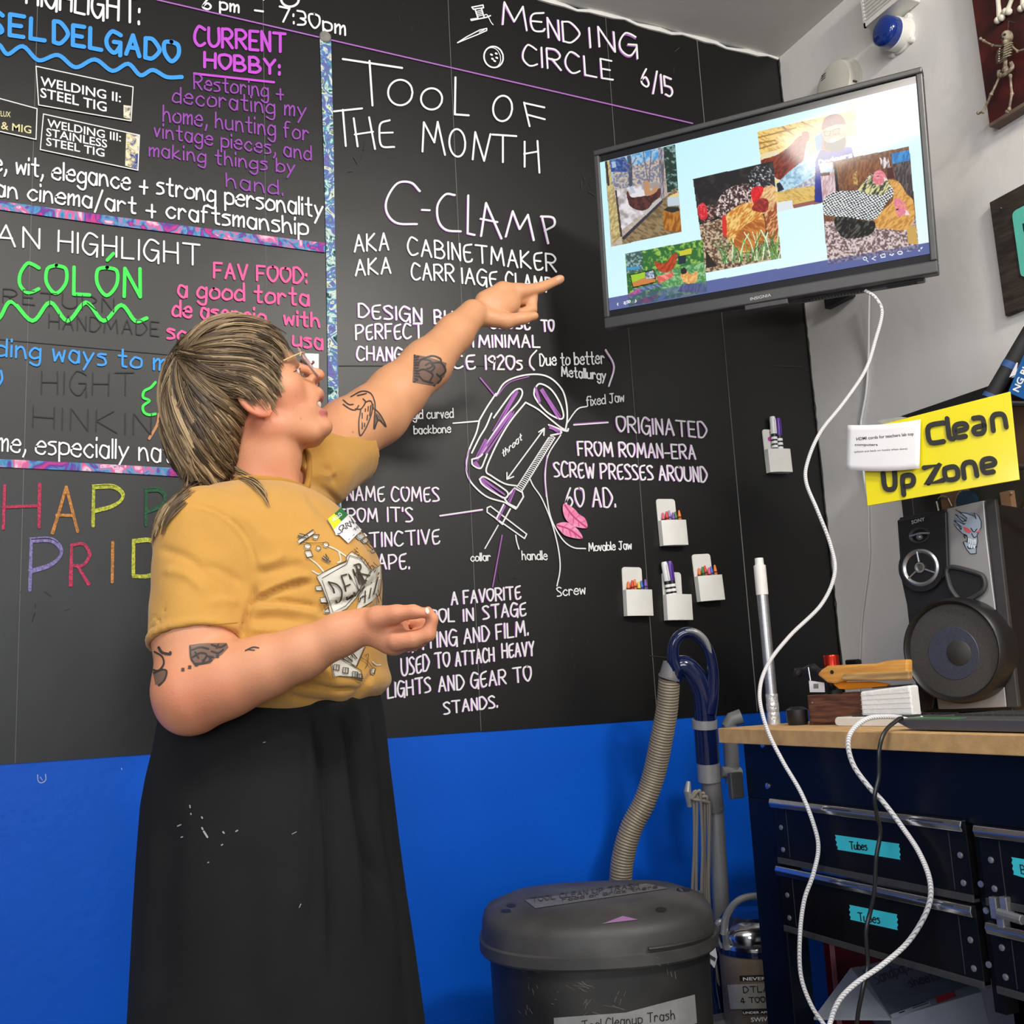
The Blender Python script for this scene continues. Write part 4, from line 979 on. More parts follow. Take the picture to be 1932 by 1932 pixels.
# control bar of the slide viewer
bar = pmask(cC((100, 1282), (1850, 978), (1860, 1100), (100, 1400))); img[bar] = img[bar] * 0.42 + np.array([72, 82, 140]) * 0.58
bg = bar & ~pmask(cA((275, 1190), (945, 1065), (985, 1520), (305, 1650))) & ~pmask(cB((640, 655), (1500, 490), (1590, 1440), (1600, 1470), (720, 1625))); img[bg] = (92, 102, 158)
wht = (245, 248, 252)
for st_ in (cA((212, 1618), (206, 1628), (212, 1638)), cA((362, 1592), (370, 1600), (362, 1610))): pstroke(st_, 1.6, wht)
for sm_, st_ in layout('8/30', 1177, 574, 1189, 571, 4.4): pstroke(st_, 1.1, wht, sm_)
pstroke(ell(1632, 488, 3, 3), 1.3, wht, True); pstroke([(1634, 490), (1638, 494)], 1.4, wht); pstroke([(1652, 484), (1645, 488), (1652, 491)], 1.4, wht)
pstroke(cB((1228, 1530), (1268, 1520), (1272, 1548), (1232, 1555), (1228, 1530)), 1.5, wht); pstroke(cB((1318, 1525), (1335, 1535), (1350, 1520)), 2, wht); pstroke(ell(1698, 477, 4.5, 2.8), 1.6, wht, True)
for x in (1485, 1500, 1515): pstroke(cB((x, 1493), (x + 2, 1493)), 1.4, wht)
pstroke(cB((1600, 1480), (1590, 1492), (1602, 1490)), 1.4, wht); pstroke(cB((1628, 1458), (1612, 1466), (1618, 1472)), 1.4, wht)
vid = np.arange(GW * GH).reshape(GH, GW)
fc = np.stack([vid[:-1, :-1], vid[1:, :-1], vid[1:, 1:], vid[:-1, 1:]], -1).reshape(-1, 4)
me = bpy.data.meshes.new('slide_picture'); me.vertices.add(GW * GH); me.vertices.foreach_set('co', VP3.reshape(-1).astype(np.float32))
me.loops.add(fc.size); me.loops.foreach_set('vertex_index', fc.reshape(-1)); me.polygons.add(len(fc)); me.polygons.foreach_set('loop_start', np.arange(0, fc.size, 4)); me.polygons.foreach_set('loop_total', np.full(len(fc), 4)); me.update()
ca = me.color_attributes.new('Col', 'FLOAT_COLOR', 'POINT'); x_ = np.clip(img / 255.0, 0, 1); x_ = np.where(x_ <= 0.04045, x_ / 12.92, ((x_ + 0.055) / 1.055) ** 2.4)
ca.data.foreach_set('color', np.concatenate([x_, np.ones((GH, GW, 1))], -1).reshape(-1).astype(np.float32))
m_slide = vcol_mat('lit_slide', 0.075, emit=1.0, spec=0.42)
me.materials.append(m_slide); o = bpy.data.objects.new('slide_picture', me); COL.objects.link(o); o.parent = tv; o.matrix_parent_inverse = tv.matrix_world.inverted()
o['label'] = 'lit slide with five chicken photographs'

# ------------------------------------------------------------------ fittings on the white wall
c_ = on(1590, 166, 0, XR)
t = thing('smoke_detector', 'round cream smoke detector on the white wall behind the television', 'smoke detector', c_)
b = MB(); b.lathe([(0.078, 0), (0.078, 0.012), (0.070, 0.014), (0.070, 0.028), (0.066, 0.036), (0.05, 0.041), (0.0, 0.042)], c_, (-1, 0, 0), 40); b.build('housing', m_cream, t, angle=30)
b = MB()
for k in range(3): b.box(c_ + np.array([-0.0405, 0.028 - 0.002 * k, 0.035 + 0.006 * k]), (0.003, 0.018, 0.002))
b.build('vent_slot', m_dgrey, t, smooth=False); b = MB()
for k in range(10):
    a = math.radians(200 + k * 16); b.box(c_ + np.array([-0.021, 0.0705 * math.cos(a), 0.0705 * math.sin(a)]), (0.012, 0.006, 0.004))
b.build('side_vent', m_dgrey, t, smooth=False)
b = MB(); b.lathe([(0.014, 0.0415), (0.014, 0.044), (0.0, 0.0445)], c_ + np.array([0, -0.002, -0.03]), (-1, 0, 0), 20); b.build('test_button', m_cream, t)
c_ = on(1701, 68, 0, XR)
t = thing('strobe_light', 'blue dome strobe light on a white base on the right wall', 'strobe light', c_)
b = MB(); b.lathe([(0.046, 0), (0.046, 0.006), (0.042, 0.010), (0.042, 0.034), (0.040, 0.036)], c_, (-1, 0, 0), 32); b.build('base', m_wplast, t)
for a in (45, 135, 225, 315):
    b = MB(); cc = c_ + np.array([-0.004, 0.047 * math.cos(math.radians(a)), 0.047 * math.sin(math.radians(a))]); b.lathe([(0.009, -0.004), (0.009, 0.004), (0.006, 0.007), (0, 0.007)], cc, (-1, 0, 0), 12); b.build('screw_lug', m_wplast, t)
b = MB(); b.lathe([(0.040, 0.036), (0.0395, 0.05), (0.037, 0.066), (0.028, 0.072), (0.0, 0.074)], c_, (-1, 0, 0), 32); b.build('lens', mat('blue_lens', (0.004, 0.03, 0.22, 1), 0.12, coat=0.6), t, angle=50)
fx = XR - 0.065
a_ = on(1630, 53, 0, fx); b_ = on(1690, 3, 0, fx)
t = thing('louvred_vent_box', 'white louvred alarm box high on the right wall', 'alarm box', (XR, (a_[1] + b_[1]) / 2, a_[2]))
y0, y1, z0 = a_[1], a_[1] - 0.135, a_[2]
b = MB(); b.bb(fx + 0.006, XR - 0.001, y1, y0, z0, z0 + 0.135); b.build('case', m_wplast, t, smooth=False, bevel=0.003)
b = MB(); b.bb(fx + 0.0045, fx + 0.0055, y1 + 0.012, y0 - 0.006, z0 + 0.014, z0 + 0.125); b.build('dark_grille_back', m_ink, t, smooth=False)
b = MB()
for k in range(11): b.box((fx + 0.002, (y0 + y1) / 2, z0 + 0.018 + 0.0105 * k), (0.006, 0.125, 0.0055), np.array(Matrix.Rotation(math.radians(25), 3, 'Y')))
b.build('louvre', m_wplast, t, smooth=False)
b = MB(); b.bb(fx, fx + 0.006, y1, y0, z0, z0 + 0.013); b.bb(fx, fx + 0.006, y1, y0, z0 + 0.128, z0 + 0.135); b.bb(fx, fx + 0.006, y0 - 0.006, y0, z0, z0 + 0.135); b.bb(fx, fx + 0.006, y1, y1 + 0.01, z0, z0 + 0.135); b.build('front_frame', m_wplast, t, smooth=False)

# dark red canvas with bone lettering
px_ = XR - 0.032
t = thing('red_canvas_sign', 'dark red painted canvas with white bone letters on the right wall', 'sign', (XR, -0.95, 2.285))
m_red = mat('dark_red_paint', C(88, 20, 16), 0.55, noise=0.75, nscale=14, col2=C(48, 14, 12), bump=0.3, bscale=60)
b = MB(); b.bb(px_, XR - 0.001, -1.32, -0.718, 2.289, 2.80); b.build('canvas', m_red, t, smooth=False)
b = MB(); b.bb(px_ - 0.001, XR - 0.001, -1.32, -0.717, 2.281, 2.289); b.build('wood_edge', mat('pale_batten', C(120, 100, 85), 0.7, noise=0.3, nscale=40), t, smooth=False)
m_bone = mat('bone_white', C(225, 218, 200), 0.5, noise=0.12, nscale=60)
def bone(p0, p1, r, t=t, name='bone_letter', m=m_bone):
    b = MB(); p0, p1 = np.asarray(p0, float), np.asarray(p1, float); d = nrm(p1 - p0); s = nrm(np.cross(d, (1, 0, 0)))
    b.tube([p0, p0 + (p1 - p0) * 0.3, p0 + (p1 - p0) * 0.7, p1], [r, r * 0.75, r * 0.75, r], 10)
    for e in (p0, p1):
        for k in (-1, 1): b.ball(e + s * r * 0.8 * k, r * 1.25, 10, 6)
    return b.build(name, m, t)
for (x0, y0_, x1, y1_, r) in ((1879, -45, 1886, 36, 0.0068), (1900, 22, 1916, -20, 0.0066), (1930, 14, 1928, -30, 0.0066)):
    bone(on(x0, y0_, 0, px_ - 0.006), on(x1, y1_, 0, px_ - 0.006), r)
# toy skeleton hanging in front of the canvas
sx = px_ - 0.022
SK = lambda x, y: on(x, y, 0, sx)
m_sk = mat('toy_bone', C(165, 152, 128), 0.55, noise=0.4, nscale=90, col2=C(95, 85, 70))
t = thing('toy_skeleton', 'small plastic skeleton hanging in front of the red canvas', 'skeleton', SK(1897, 131))
b = MB(); c0 = SK(1900, 70); b.ball(c0, (0.014, 0.0125, 0.0155), 14, 9); b.ball(c0 + np.array([-0.004, 0.001, -0.014]), (0.009, 0.008, 0.008), 10, 6); b.build('skull', m_sk, t)
b = MB()
for k in (-1, 1): b.ball(c0 + np.array([-0.0122, 0.0045 * k, 0.000]), 0.0032, 8, 5)
b.ball(c0 + np.array([-0.0135, 0, -0.006]), (0.0015, 0.0018, 0.0024), 6, 4); b.build('eye_socket', m_ink, t)
b = MB(); P = [SK(1900, 80), SK(1898, 95), SK(1896, 112), SK(1896, 128)]; b.tube(P, 0.0035, 8)
for i in range(10):
    q_ = P[0] + (P[-1] - P[0]) * (i + 1) / 11; b.ball(q_, 0.0048, 8, 5)
b.build('spine', m_sk, t)
b = MB()
for k in range(6):
    c1_ = SK(1898 - k * 0.4, 88 + k * 4.6); w = 0.021 - 0.0014 * abs(k - 2)
    for sg in (-1, 1):
        b.tube([c1_ + np.array([0.006, 0, 0]), c1_ + np.array([0.004, sg * w * 0.8, 0.001]), c1_ + np.array([-0.006, sg * w, -0.003]), c1_ + np.array([-0.014, sg * w * 0.3, -0.005])], 0.0019, 6)
b.build('rib_cage', m_sk, t)
b = MB(); pc = SK(1897, 133); b.tube(catmull([pc + np.array([0, -0.016, 0.010]), pc + np.array([0, -0.017, -0.004]), pc + np.array([-0.004, 0, -0.011]), pc + np.array([0, 0.017, -0.004]), pc + np.array([0, 0.016, 0.010])], 5), 0.0045, 8); b.ball(pc + np.array([0, 0, 0.002]), (0.006, 0.009, 0.009), 8, 6); b.build('pelvis', m_sk, t)
def limb(name, pts, r=0.0027):
    b = MB()
    for a, c2_ in zip(pts[:-1], pts[1:]):
        a, c2_ = np.asarray(a), np.asarray(c2_); b.tube([a, a + (c2_ - a) * 0.2, a + (c2_ - a) * 0.8, c2_], [r * 1.5, r, r, r * 1.4], 8)
        b.ball(a, r * 1.7, 8, 5)
    b.ball(pts[-1], r * 1.7, 8, 5); b.build(name, m_sk, t)
limb('leg', [SK(1888, 141), SK(1870, 178), SK(1855, 211), SK(1846, 213)]); limb('leg', [SK(1906, 143), SK(1909, 177), SK(1904, 206), SK(1900, 211)])
limb('arm', [SK(1889, 87), SK(1873, 86), SK(1856, 77), SK(1850, 73)], 0.0022); limb('arm', [SK(1908, 86), SK(1920, 97), SK(1936, 92)], 0.0022)
b = MB(); b.tube([SK(1901, 62), SK(1903, 40)], 0.0008, 5); b.tube([SK(1903, 40), SK(1903, 40) + np.array([0.0205, 0, 0])], 0.0012, 5); b.build('hanging_wire', m_dgrey, t)

# rustic square board with a teal label
t = thing('wooden_plaque', 'dark rustic wooden plaque with a teal label on the right wall', 'plaque', (XR, -0.8, 1.835))
m_rw = mat('dark_rustic_wood', C(66, 56, 46), 0.7, noise=0.6, nscale=9, stretch=(1, 1.5, 9), col2=C(36, 30, 26), bump=0.5, bscale=80)
b = MB(); b.bb(XR - 0.016, XR - 0.001, -0.955, -0.676, 1.835, 2.115); b.build('board', m_rw, t, smooth=False, bevel=0.0015)
b = MB(); b.rbox((XR - 0.0175, -0.84, 1.984), (0.215, 0.003, 0.16), 0.012, np.array([[0, 1, 0], [-1, 0, 0], [0, 0, 1]]).T); b.build('teal_label', mat('teal_vinyl', C(100, 205, 185), 0.5, noise=0.05, nscale=20), t, smooth=False)
p = Pen(planemap((XR - 0.019, 0, 0), (-1, 0, 0)), 0.0005); p.fill([(1929, 422), (1945, 417), (1947, 432), (1931, 437)]); p.fill([(1931, 430), (1940, 428), (1946, 470), (1937, 473)]); p.build('printed_letter', m_ink, t)
b = MB(); q_ = on(1889, 393, 0, XR - 0.017); b.ball(q_, 0.0022, 8, 5); b.build('nail_head', m_chrome, t)
# ------------------------------------------------------------------ workbench with drawers
XB, ZBN = 1.25, 0.949          # front edge and height of the bench top
YE, YN = -0.478, -1.75         # far end, near end (outside the picture)
m_mdf = mat('mdf_board', C(205, 165, 112), 0.7, noise=0.18, nscale=45, bump=0.2, bscale=300)
m_chest = mat('dark_navy_steel', (0.0025, 0.004, 0.011, 1), 0.36, spec=0.25, noise=0.25, nscale=12)
m_chest2 = mat('black_drawer_steel', (0.004, 0.004, 0.005, 1), 0.38, spec=0.28, noise=0.3, nscale=18)
bench = thing('workbench', 'black steel workbench with drawers and a raw fibreboard top', 'workbench', (1.62, -1.1, 0))
b = MB(); b.bb(XB, XR - 0.004, YN, YE, ZBN - 0.029, ZBN); b.build('worktop', m_mdf, bench, smooth=False, bevel=0.0015)
XF = 1.272
b = MB(); b.bb(XF, XR - 0.05, YN, -0.528, 0.815, ZBN - 0.029); b.build('apron', m_chest, bench, smooth=False, bevel=0.002)
for y0, y1 in ((-0.610, -0.528), (YN, YN + 0.06)):
    b = MB(); b.bb(XF, XF + 0.05, y0, y1, 0, 0.815); b.build('leg', m_chest, bench, smooth=False, bevel=0.002)
    b = MB(); b.bb(XR - 0.10, XR - 0.05, y0, y1, 0, 0.815); b.build('leg', m_chest, bench, smooth=False, bevel=0.002)
b = MB(); b.bb(XF + 0.02, XR - 0.05, YN, -0.53, 0.26, 0.28); b.build('lower_shelf', m_chest2, bench, smooth=False)
b = MB(); b.bb(XF + 0.01, XR - 0.06, YN + 0.02, -0.612, 0.60, 0.62); b.bb(XF + 0.004, XF + 0.03, -1.090, -1.070, 0.55, 0.815); b.build('drawer_frame', m_chest2, bench, smooth=False)
def drawer(y0, y1, z0, z1, deep=0.45, notch=True):
    d = MB(); x0 = XF - 0.006
    d.bb(x0, x0 + 0.014, y1, y0, z0, z1); d.bb(x0 + 0.014, x0 + deep, y1 + 0.01, y0 - 0.01, z0 + 0.005, z1 - 0.03)
    o = d.build('drawer', m_chest2, bench, smooth=False, bevel=0.001)
    h = MB(); pts = [(0.0, -0.010), (-0.010, -0.008), (-0.013, 0.0), (-0.010, 0.008), (0.0, 0.009)]
    h.prism([(x0 + 0.002 + a, y0, z1 + c) for a, c in pts], (0, y1 - y0, 0)); h.build('trim_handle', m_chrome, o, smooth=False, bevel=0.0012)
    g = MB()
    for yy in (y0 - 0.36, y0 - 0.16):
        g.tube(catmull([(x0 - 0.0105, yy + 0.008, z1 + 0.001), (x0 - 0.0118, yy, z1 + 0.004), (x0 - 0.0112, yy - 0.06, z1 + 0.004)], 4), 0.0009, 5)
    g.build('handle_seam', m_dgrey, o)
    s = MB()
    for yy in (y0 - 0.018, y1 + 0.016):
        for zz in (z0 + 0.022, z0 + 0.062):
            s.lathe([(0.0048, 0), (0.0045, 0.0016), (0.0032, 0.0022), (0, 0.0022)], (x0, yy, zz), (-1, 0, 0), 14)
    s.build('rivet', m_alu, o)
    l = MB(); l.bb(x0 - 0.002, x0 + 0.012, y1, y0, z0 - 0.004, z0 + 0.007); l.build('lower_lip', m_dgrey, o, smooth=False, bevel=0.001)
    for yy in (y0 - 0.036, y1 + 0.034):
        e = MB(); e.bb(x0 - 0.0006, x0 + 0.001, yy - 0.0006, yy + 0.0006, z0 + 0.01, z1 - 0.012); e.build('fold_line', m_dgrey, o, smooth=False)
    return o
drawers = [drawer(-0.613, -1.066, 0.706, 0.812), drawer(-0.613, -1.066, 0.585, 0.690), drawer(-1.088, -1.64, 0.706, 0.808), drawer(-1.088, -1.64, 0.585, 0.672)]
xf = XF - 0.0062
fm = planemap((xf, 0, 0), (-1, 0, 0))
m_btape = mat('turquoise_tape', C(60, 205, 225), 0.55, noise=0.06, nscale=60)
def tape(quad, words, o, label, m=m_btape, mp=fm, ink=m_ink, w=2.0, jag=True):
    p = Pen(mp, 0.0006); pts = []
    (a, b_, c, d) = [np.array(q_, float) for q_ in quad]
    pts += [a, b_]
    if jag: pts += [b_ + (c - b_) * k / 6 + ((-1.5, 0) if k % 2 else (1.0, 0)) for k in range(1, 6)]
    pts += [c, d]
    if jag: pts += [d + (a - d) * k / 6 + ((1.5, 0) if k % 2 else (-1.0, 0)) for k in range(1, 6)]
    p.fill(pts); t = p.build('tape_label', m, o, label)
    q_ = Pen(mp, 0.0011)
    for wd in words: q_.text(*wd[:6], wd[6] if len(wd) > 6 else w, jit=0.2)
    q_.build('handwriting', ink, t)
tape([(1575, 1575), (1697, 1592), (1699, 1622), (1580, 1603)], [('Tubes', 1604, 1602, 1636, 1604, 14)], drawers[0], 'turquoise tape reading Tubes')
tape([(1602, 1707), (1693, 1725), (1694, 1755), (1604, 1735)], [('Tubes', 1620, 1737, 1660, 1742, 15)], drawers[1], 'turquoise tape reading Tubes')
tape([(1908, 1617), (1950, 1624), (1952, 1662), (1912, 1650)], [('B', 1927, 1648, 1936, 1650, 16)], drawers[2], 'turquoise tape with a handwritten capital letter')
# latch, bolts and knob on the bench
b = MB(); 
for q_ in ((1440, 1405), (1449, 1483)): b.lathe([(0.0062, 0), (0.0058, 0.0025), (0.003, 0.0035), (0, 0.0036)], on(*q_, 0, XF), (-1, 0, 0), 16)
b.build('bolt', m_chrome, bench)
b = MB(); q_ = on(1404, 1482, 0, XF); b.box(q_ + np.array([-0.010, 0.014, 0]), (0.03, 0.012, 0.05)); b.build('end_stop', m_dgrey, bench, smooth=False, bevel=0.002)
b = MB()
for k, (x, y) in enumerate(((1880, 1712), (1893, 1738), (1900, 1712))):
    c_ = on(x, y, 0, XF - 0.008); b.box(c_, (0.014, 0.012, 0.03))
b.tube([on(1884, 1722, 0, XF - 0.014), on(1930, 1736, 0, XF - 0.014)], 0.007, 10); b.build('toggle_latch', m_alu, bench, smooth=False, bevel=0.001)
b = MB()
for x, y in ((1553, 1535), (1851, 1668), (1861, 1718), (1866, 1820), (1920, 1838), (1484, 1735)): b.lathe([(0.005, 0), (0.0045, 0.002), (0, 0.0022)], on(x, y, 0, XF - 0.003), (-1, 0, 0), 12)
b.build('rivet', m_alu, bench)

# ------------------------------------------------------------------ under the bench
A = at(1680, 1922, 1.74); B_ = at(1853, 1871, 1.78); Dd = at(1622, 1824, 2.02)
u = B_ - A; v = Dd - A; nn_ = nrm(np.cross(u, v)); nn_ = nn_ if nn_[2] > 0 else -nn_
m_box = mat('grey_card', C(128, 134, 150), 0.7, noise=0.12, nscale=25)
t = thing('sandpaper_box', 'grey cardboard box with a dark label reading Sandpaper sheets, under the drawers', 'box', (A + B_ + v) / 2 - nn_ * 0.1)
b = MB(); b.prism([A, B_, B_ + v, A + v], -nn_ * 0.10); b.build('carton', m_box, t, smooth=False, bevel=0.002)
bmap = planemap(A + nn_ * 0.0004, nn_)
p = Pen(bmap, 0.0006); p.fill([(1627, 1829), (1724, 1806), (1832, 1858), (1678, 1914)]); p.build('dark_label', mat('dark_slate_label', C(84, 92, 108), 0.6, noise=0.2, nscale=40), t)
p = Pen(bmap, 0.0012); p.text('Sandpaper', 1654, 1856, 1732, 1823, 18, 2.6, slant=-0.35, jit=0.3); p.text('sheets', 1718, 1862, 1773, 1846, 15, 2.6, slant=-0.4, jit=0.3); p.build('handwriting', m_ink, t)
p = Pen(bmap, 0.0013); p.fill([(1764, 1881), (1799, 1870), (1803, 1880), (1769, 1893)]); p.build('red_patch', mat('red_print', C(165, 20, 30), 0.6), t)
p = Pen(bmap, 0.0009); p.fill([(1680, 1914), (1754, 1889), (1756, 1896), (1684, 1922)]); p.build('pale_band', mat('pale_print', C(170, 178, 195), 0.6), t)
p = Pen(bmap, 0.0014); p.stroke([(1697, 1911), (1706, 1908)], 2.2); p.stroke([(1722, 1902), (1752, 1892)], 1.6); p.stroke([(1722, 1898), (1745, 1890)], 1.2); p.build('small_print', m_ink, t)
b = MB(); e1 = at(1605, 1826, 1.98); e2 = at(1535, 1920, 1.88); b.prism([A + nn_ * 0.001, A + v + nn_ * 0.001, e1, e2], -nn_ * 0.004); b.build('side_flap', mat('pale_grey_card', C(150, 156, 170), 0.7, noise=0.15, nscale=20), t, smooth=False)
t2 = thing('cardboard_box', 'plain brown cardboard box at the right under the bench', 'box', (1.5, -1.13, 0.28))
m_card = mat('brown_card', C(120, 84, 56), 0.75, noise=0.2, nscale=20)
b = MB(); b.bb(1.345, 1.68, -1.33, -1.075, 0.281, 0.53); b.build('carton', m_card, t2, smooth=False, bevel=0.002)
b = MB(); b.bb(1.343, 1.345, -1.20, -1.12, 0.43, 0.50); b.build('pasted_label', mat('pale_brown_label', C(150, 120, 92), 0.7), t2, smooth=False)
t3 = thing('support_carton', 'brown carton the sandpaper box leans on under the bench', 'box', (1.5, -0.85, 0.28))
b = MB(); b.bb(1.30, 1.62, -1.02, -0.70, 0.281, 0.345); b.build('carton', m_card, t3, smooth=False, bevel=0.002)
m_bind = mat('wine_red_folder', C(120, 20, 50), 0.35, noise=0.15, nscale=30)
p0 = at(1615, 1800, 2.2); t4 = thing('red_binder', 'wine red binder standing behind the sandpaper box', 'binder', (p0[0], p0[1], 0.281))
b = MB(); b.box((p0[0], p0[1], 0.42), (0.15, 0.028, 0.277)); b.build('cover', m_bind, t4, smooth=False, bevel=0.003)
b = MB(); b.box((p0[0] - 0.075, p0[1] - 0.0145, 0.42), (0.012, 0.002, 0.27)); b.build('spine_edge', mat('pale_pink_edge', C(225, 150, 165), 0.4), t4, smooth=False)
p0 = at(1645, 1800, 2.24); t4 = thing('dark_red_binder', 'darker red binder behind the hanging black cable', 'binder', (p0[0], p0[1] - 0.04, 0.281))
b = MB(); b.box((p0[0] + 0.17, p0[1] - 0.002, 0.41), (0.15, 0.024, 0.257)); b.build('cover', mat('maroon_folder', C(80, 10, 20), 0.35), t4, smooth=False, bevel=0.003)

# ------------------------------------------------------------------ things on the bench
def onb(x, y): return on(x, y, 2, ZBN)
# tall silver pole
xb_ = min(np.linspace(1.26, 1.6, 400), key=lambda x: abs(project(np.array([x, -0.492, ZBN]))[0] - 1461))
c_ = np.array([xb_, -0.492, ZBN]); top = min((c_ + np.array([0, 0, h_]) for h_ in np.linspace(0.2, 0.6, 400)), key=lambda q: abs(project(q)[1] - 1053))
t = thing('silver_pole', 'tall silver pole with clear tape round its foot on the bench end', 'pole', c_)
b = MB(); ax = top - c_; L_ = np.linalg.norm(ax); b.lathe([(0.0115, 0.0), (0.0115, L_ - 0.075)], c_, ax, 24); b.build('tube', m_alu, t)
b = MB(); b.lathe([(0.0128, L_ - 0.078), (0.0128, L_ - 0.016), (0.0095, L_ - 0.014), (0.009, L_), (0, L_)], c_, ax, 24); b.build('white_cap', m_wplast, t)
b = MB(); r_ = random.Random(5); b.lathe([(0.0122 + 0.0012 * r_.random(), z) for z in np.linspace(0.0, 0.062, 16)] , c_, ax, 18); b.build('tape_wrap', mat('crinkled_tape', (0.62, 0.63, 0.62, 1), 0.18, metal=0.5, bump=0.8, bscale=150), t, angle=20)
# wood-grain tray
bw = mat('brown_woodgrain', C(112, 70, 50), 0.55, noise=0.6, nscale=7, stretch=(3, 3, 26), col2=C(70, 42, 32))
c0 = on(1527, 1359, 2, ZBN); 
LB = at(1527, 1357, 2.02); LB[2] = ZBN; RB = LB + np.array([0.035, -0.128, 0]); 
t = thing('woodgrain_tray', 'small open wood-grain box of odds and ends on the bench', 'tray', (LB + RB) / 2)
ex = nrm(RB - LB); ey = np.array([-ex[1], ex[0], 0]); ey = ey if ey[0] > 0 else -ey
rotb = np.array([ex, ey, [0, 0, 1]]).T; W_t = np.linalg.norm(RB - LB); H_t = 0.058; D_t = 0.16
b = MB(); mid = (LB + RB) / 2
b.box(mid + ey * 0.004 + np.array([0, 0, H_t / 2]), (W_t, 0.008, H_t), rotb); b.box(mid + ey * (D_t - 0.004) + np.array([0, 0, H_t / 2]), (W_t, 0.008, H_t), rotb)
for s_ in (-1, 1): b.box(mid + ex * s_ * (W_t / 2 - 0.004) + ey * D_t / 2 + np.array([0, 0, H_t / 2]), (0.008, D_t, H_t), rotb)
b.box(mid + ey * D_t / 2 + np.array([0, 0, 0.003]), (W_t, D_t, 0.006), rotb); b.build('box_wall', bw, t, smooth=False, bevel=0.001)
b = MB()
for s_ in (-0.42, 0.42): b.lathe([(0.0022, 0), (0.0018, 0.0012), (0, 0.0013)], mid + ex * s_ * W_t + np.array([0, 0, 0.043]), -ey, 10)
b.build('nail_head', m_alu, t)
def bp(x, y, off=0.02):      # a spot above the tray, off metres behind its front
    return on_plane(x, y, mid + ey * off, ey)
def slab(name, poly, off, th, m, label=None, cat=None, parent=None, bevel=0.0015, group=None):
    b = MB(); b.prism([bp(x, y, off) for x, y in poly], ey * th); o = b.build(name, m, parent, smooth=False, bevel=bevel)
    if cat: tag(o, label, cat, group)
    return o
m_wood1 = mat('yellow_handle_wood', C(225, 170, 85), 0.5, noise=0.3, nscale=8, stretch=(1, 1, 12), col2=C(190, 130, 60))
m_wood2 = mat('bare_stick_wood', C(190, 155, 100), 0.65, noise=0.3, nscale=10, stretch=(1, 1, 14), col2=C(140, 110, 70))
hpoly = [(1541, 1273), (1548, 1264), (1560, 1256), (1600, 1254), (1650, 1252), (1675, 1246), (1712, 1244), (1712, 1284), (1592, 1285), (1575, 1290), (1560, 1288)]
o = slab('wooden_saw_handle', hpoly, -0.006, 0.02, m_wood1, 'yellow varnished wooden tool handle lying across the tray', 'tool', bevel=0.004)
b = MB(); b.lathe([(0.0038, -0.001), (0.0038, 0.0012), (0, 0.0012)], bp(1570, 1268, -0.006), -ey, 12); b.build('hole', m_ink, o)
o = slab('wooden_stick', [(1586, 1278), (1592, 1271), (1715, 1266), (1715, 1283), (1596, 1284), (1588, 1283)], -0.02, 0.012, m_wood2, 'bare wooden stick under the yellow tool handle', 'stick', bevel=0.003)
m_or = mat('orange_plastic', C(240, 150, 20), 0.35, noise=0.08, nscale=30)
t5 = thing('utility_knife', 'orange plastic utility knife resting on the tray edge', 'knife', bp(1620, 1294))
slab('handle', [(1570, 1283), (1582, 1280), (1592, 1287), (1640, 1286), (1652, 1287), (1676, 1291), (1672, 1295), (1640, 1298), (1600, 1301), (1582, 1300), (1572, 1292)], 0.006, 0.014, m_or, parent=t5, bevel=0.003)
slab('blade_slider', [(1644, 1296), (1720, 1290), (1720, 1294), (1645, 1299)], 0.009, 0.006, m_dgrey, parent=t5, bevel=0.0005)
c_ = bp(1573, 1300, 0.07); c_[2] = ZBN + 0.007
t5 = thing('red_canister', 'shiny dark red cylinder standing behind the tool handle', 'canister', c_)
b = MB(); b.lathe([(0.0170, 0.06), (0.0175, 0.075), (0.0165, 0.082)], c_, (0.01, 0, 1), 24); b.lathe([(0.0165, 0.0), (0.0165, 0.062)], c_, (0.01, 0, 1), 24); b.build('base', m_black, t5)
b = MB(); b.lathe([(0.0158, 0.080), (0.0158, 0.124), (0.0145, 0.127), (0, 0.127)], c_, (0.01, 0, 1), 28); b.build('red_cap', mat('anodised_red', C(190, 45, 30), 0.22, metal=0.75, noise=0.1, nscale=20), t5)
tg = thing('price_tag', 'white price tag with a barcode standing in the tray', 'tag', bp(1541, 1300, 0.012))
slab('card', [(1526, 1284), (1555, 1288), (1556, 1306), (1528, 1306)], 0.012, 0.001, m_wpaper, parent=tg, bevel=0)
b = MB()
for k in range(6): b.prism([bp(1535 + k * 1.6, 1290, 0.0112), bp(1535.8 + k * 1.6, 1290, 0.0112), bp(1535.8 + k * 1.6, 1299, 0.0112), bp(1535 + k * 1.6, 1299, 0.0112)], ey * 0.0002)
b.build('barcode', m_ink, tg, smooth=False)
b = MB(); b.tube([bp(1525, 1259, 0.012), bp(1529, 1284, 0.012)], 0.0014, 6); tag(b.build('steel_rod', m_alu), 'thin steel rod poking out of the tray above the price tag', 'rod')
b = MB(); P = [bp(1500, 1275, 0.05), bp(1512, 1266, 0.05), bp(1535, 1262, 0.045), bp(1550, 1270, 0.04), bp(1566, 1282, 0.03), bp(1572, 1302, 0.03)]
b.tube(catmull(P, 5), [0.006 + 0.005 * math.sin(k * 0.5) ** 2 for k in range(26)], 10); tag(b.build('black_strap', m_black), 'bunched black strap trailing over the far side of the tray', 'strap')
c_ = LB + np.array([0.0, 0.035, 0]); b = MB(); b.lathe([(0.018, 0), (0.021, 0.008), (0.021, 0.03), (0.012, 0.036), (0, 0.036)], c_, (0, 0, 1), 20)
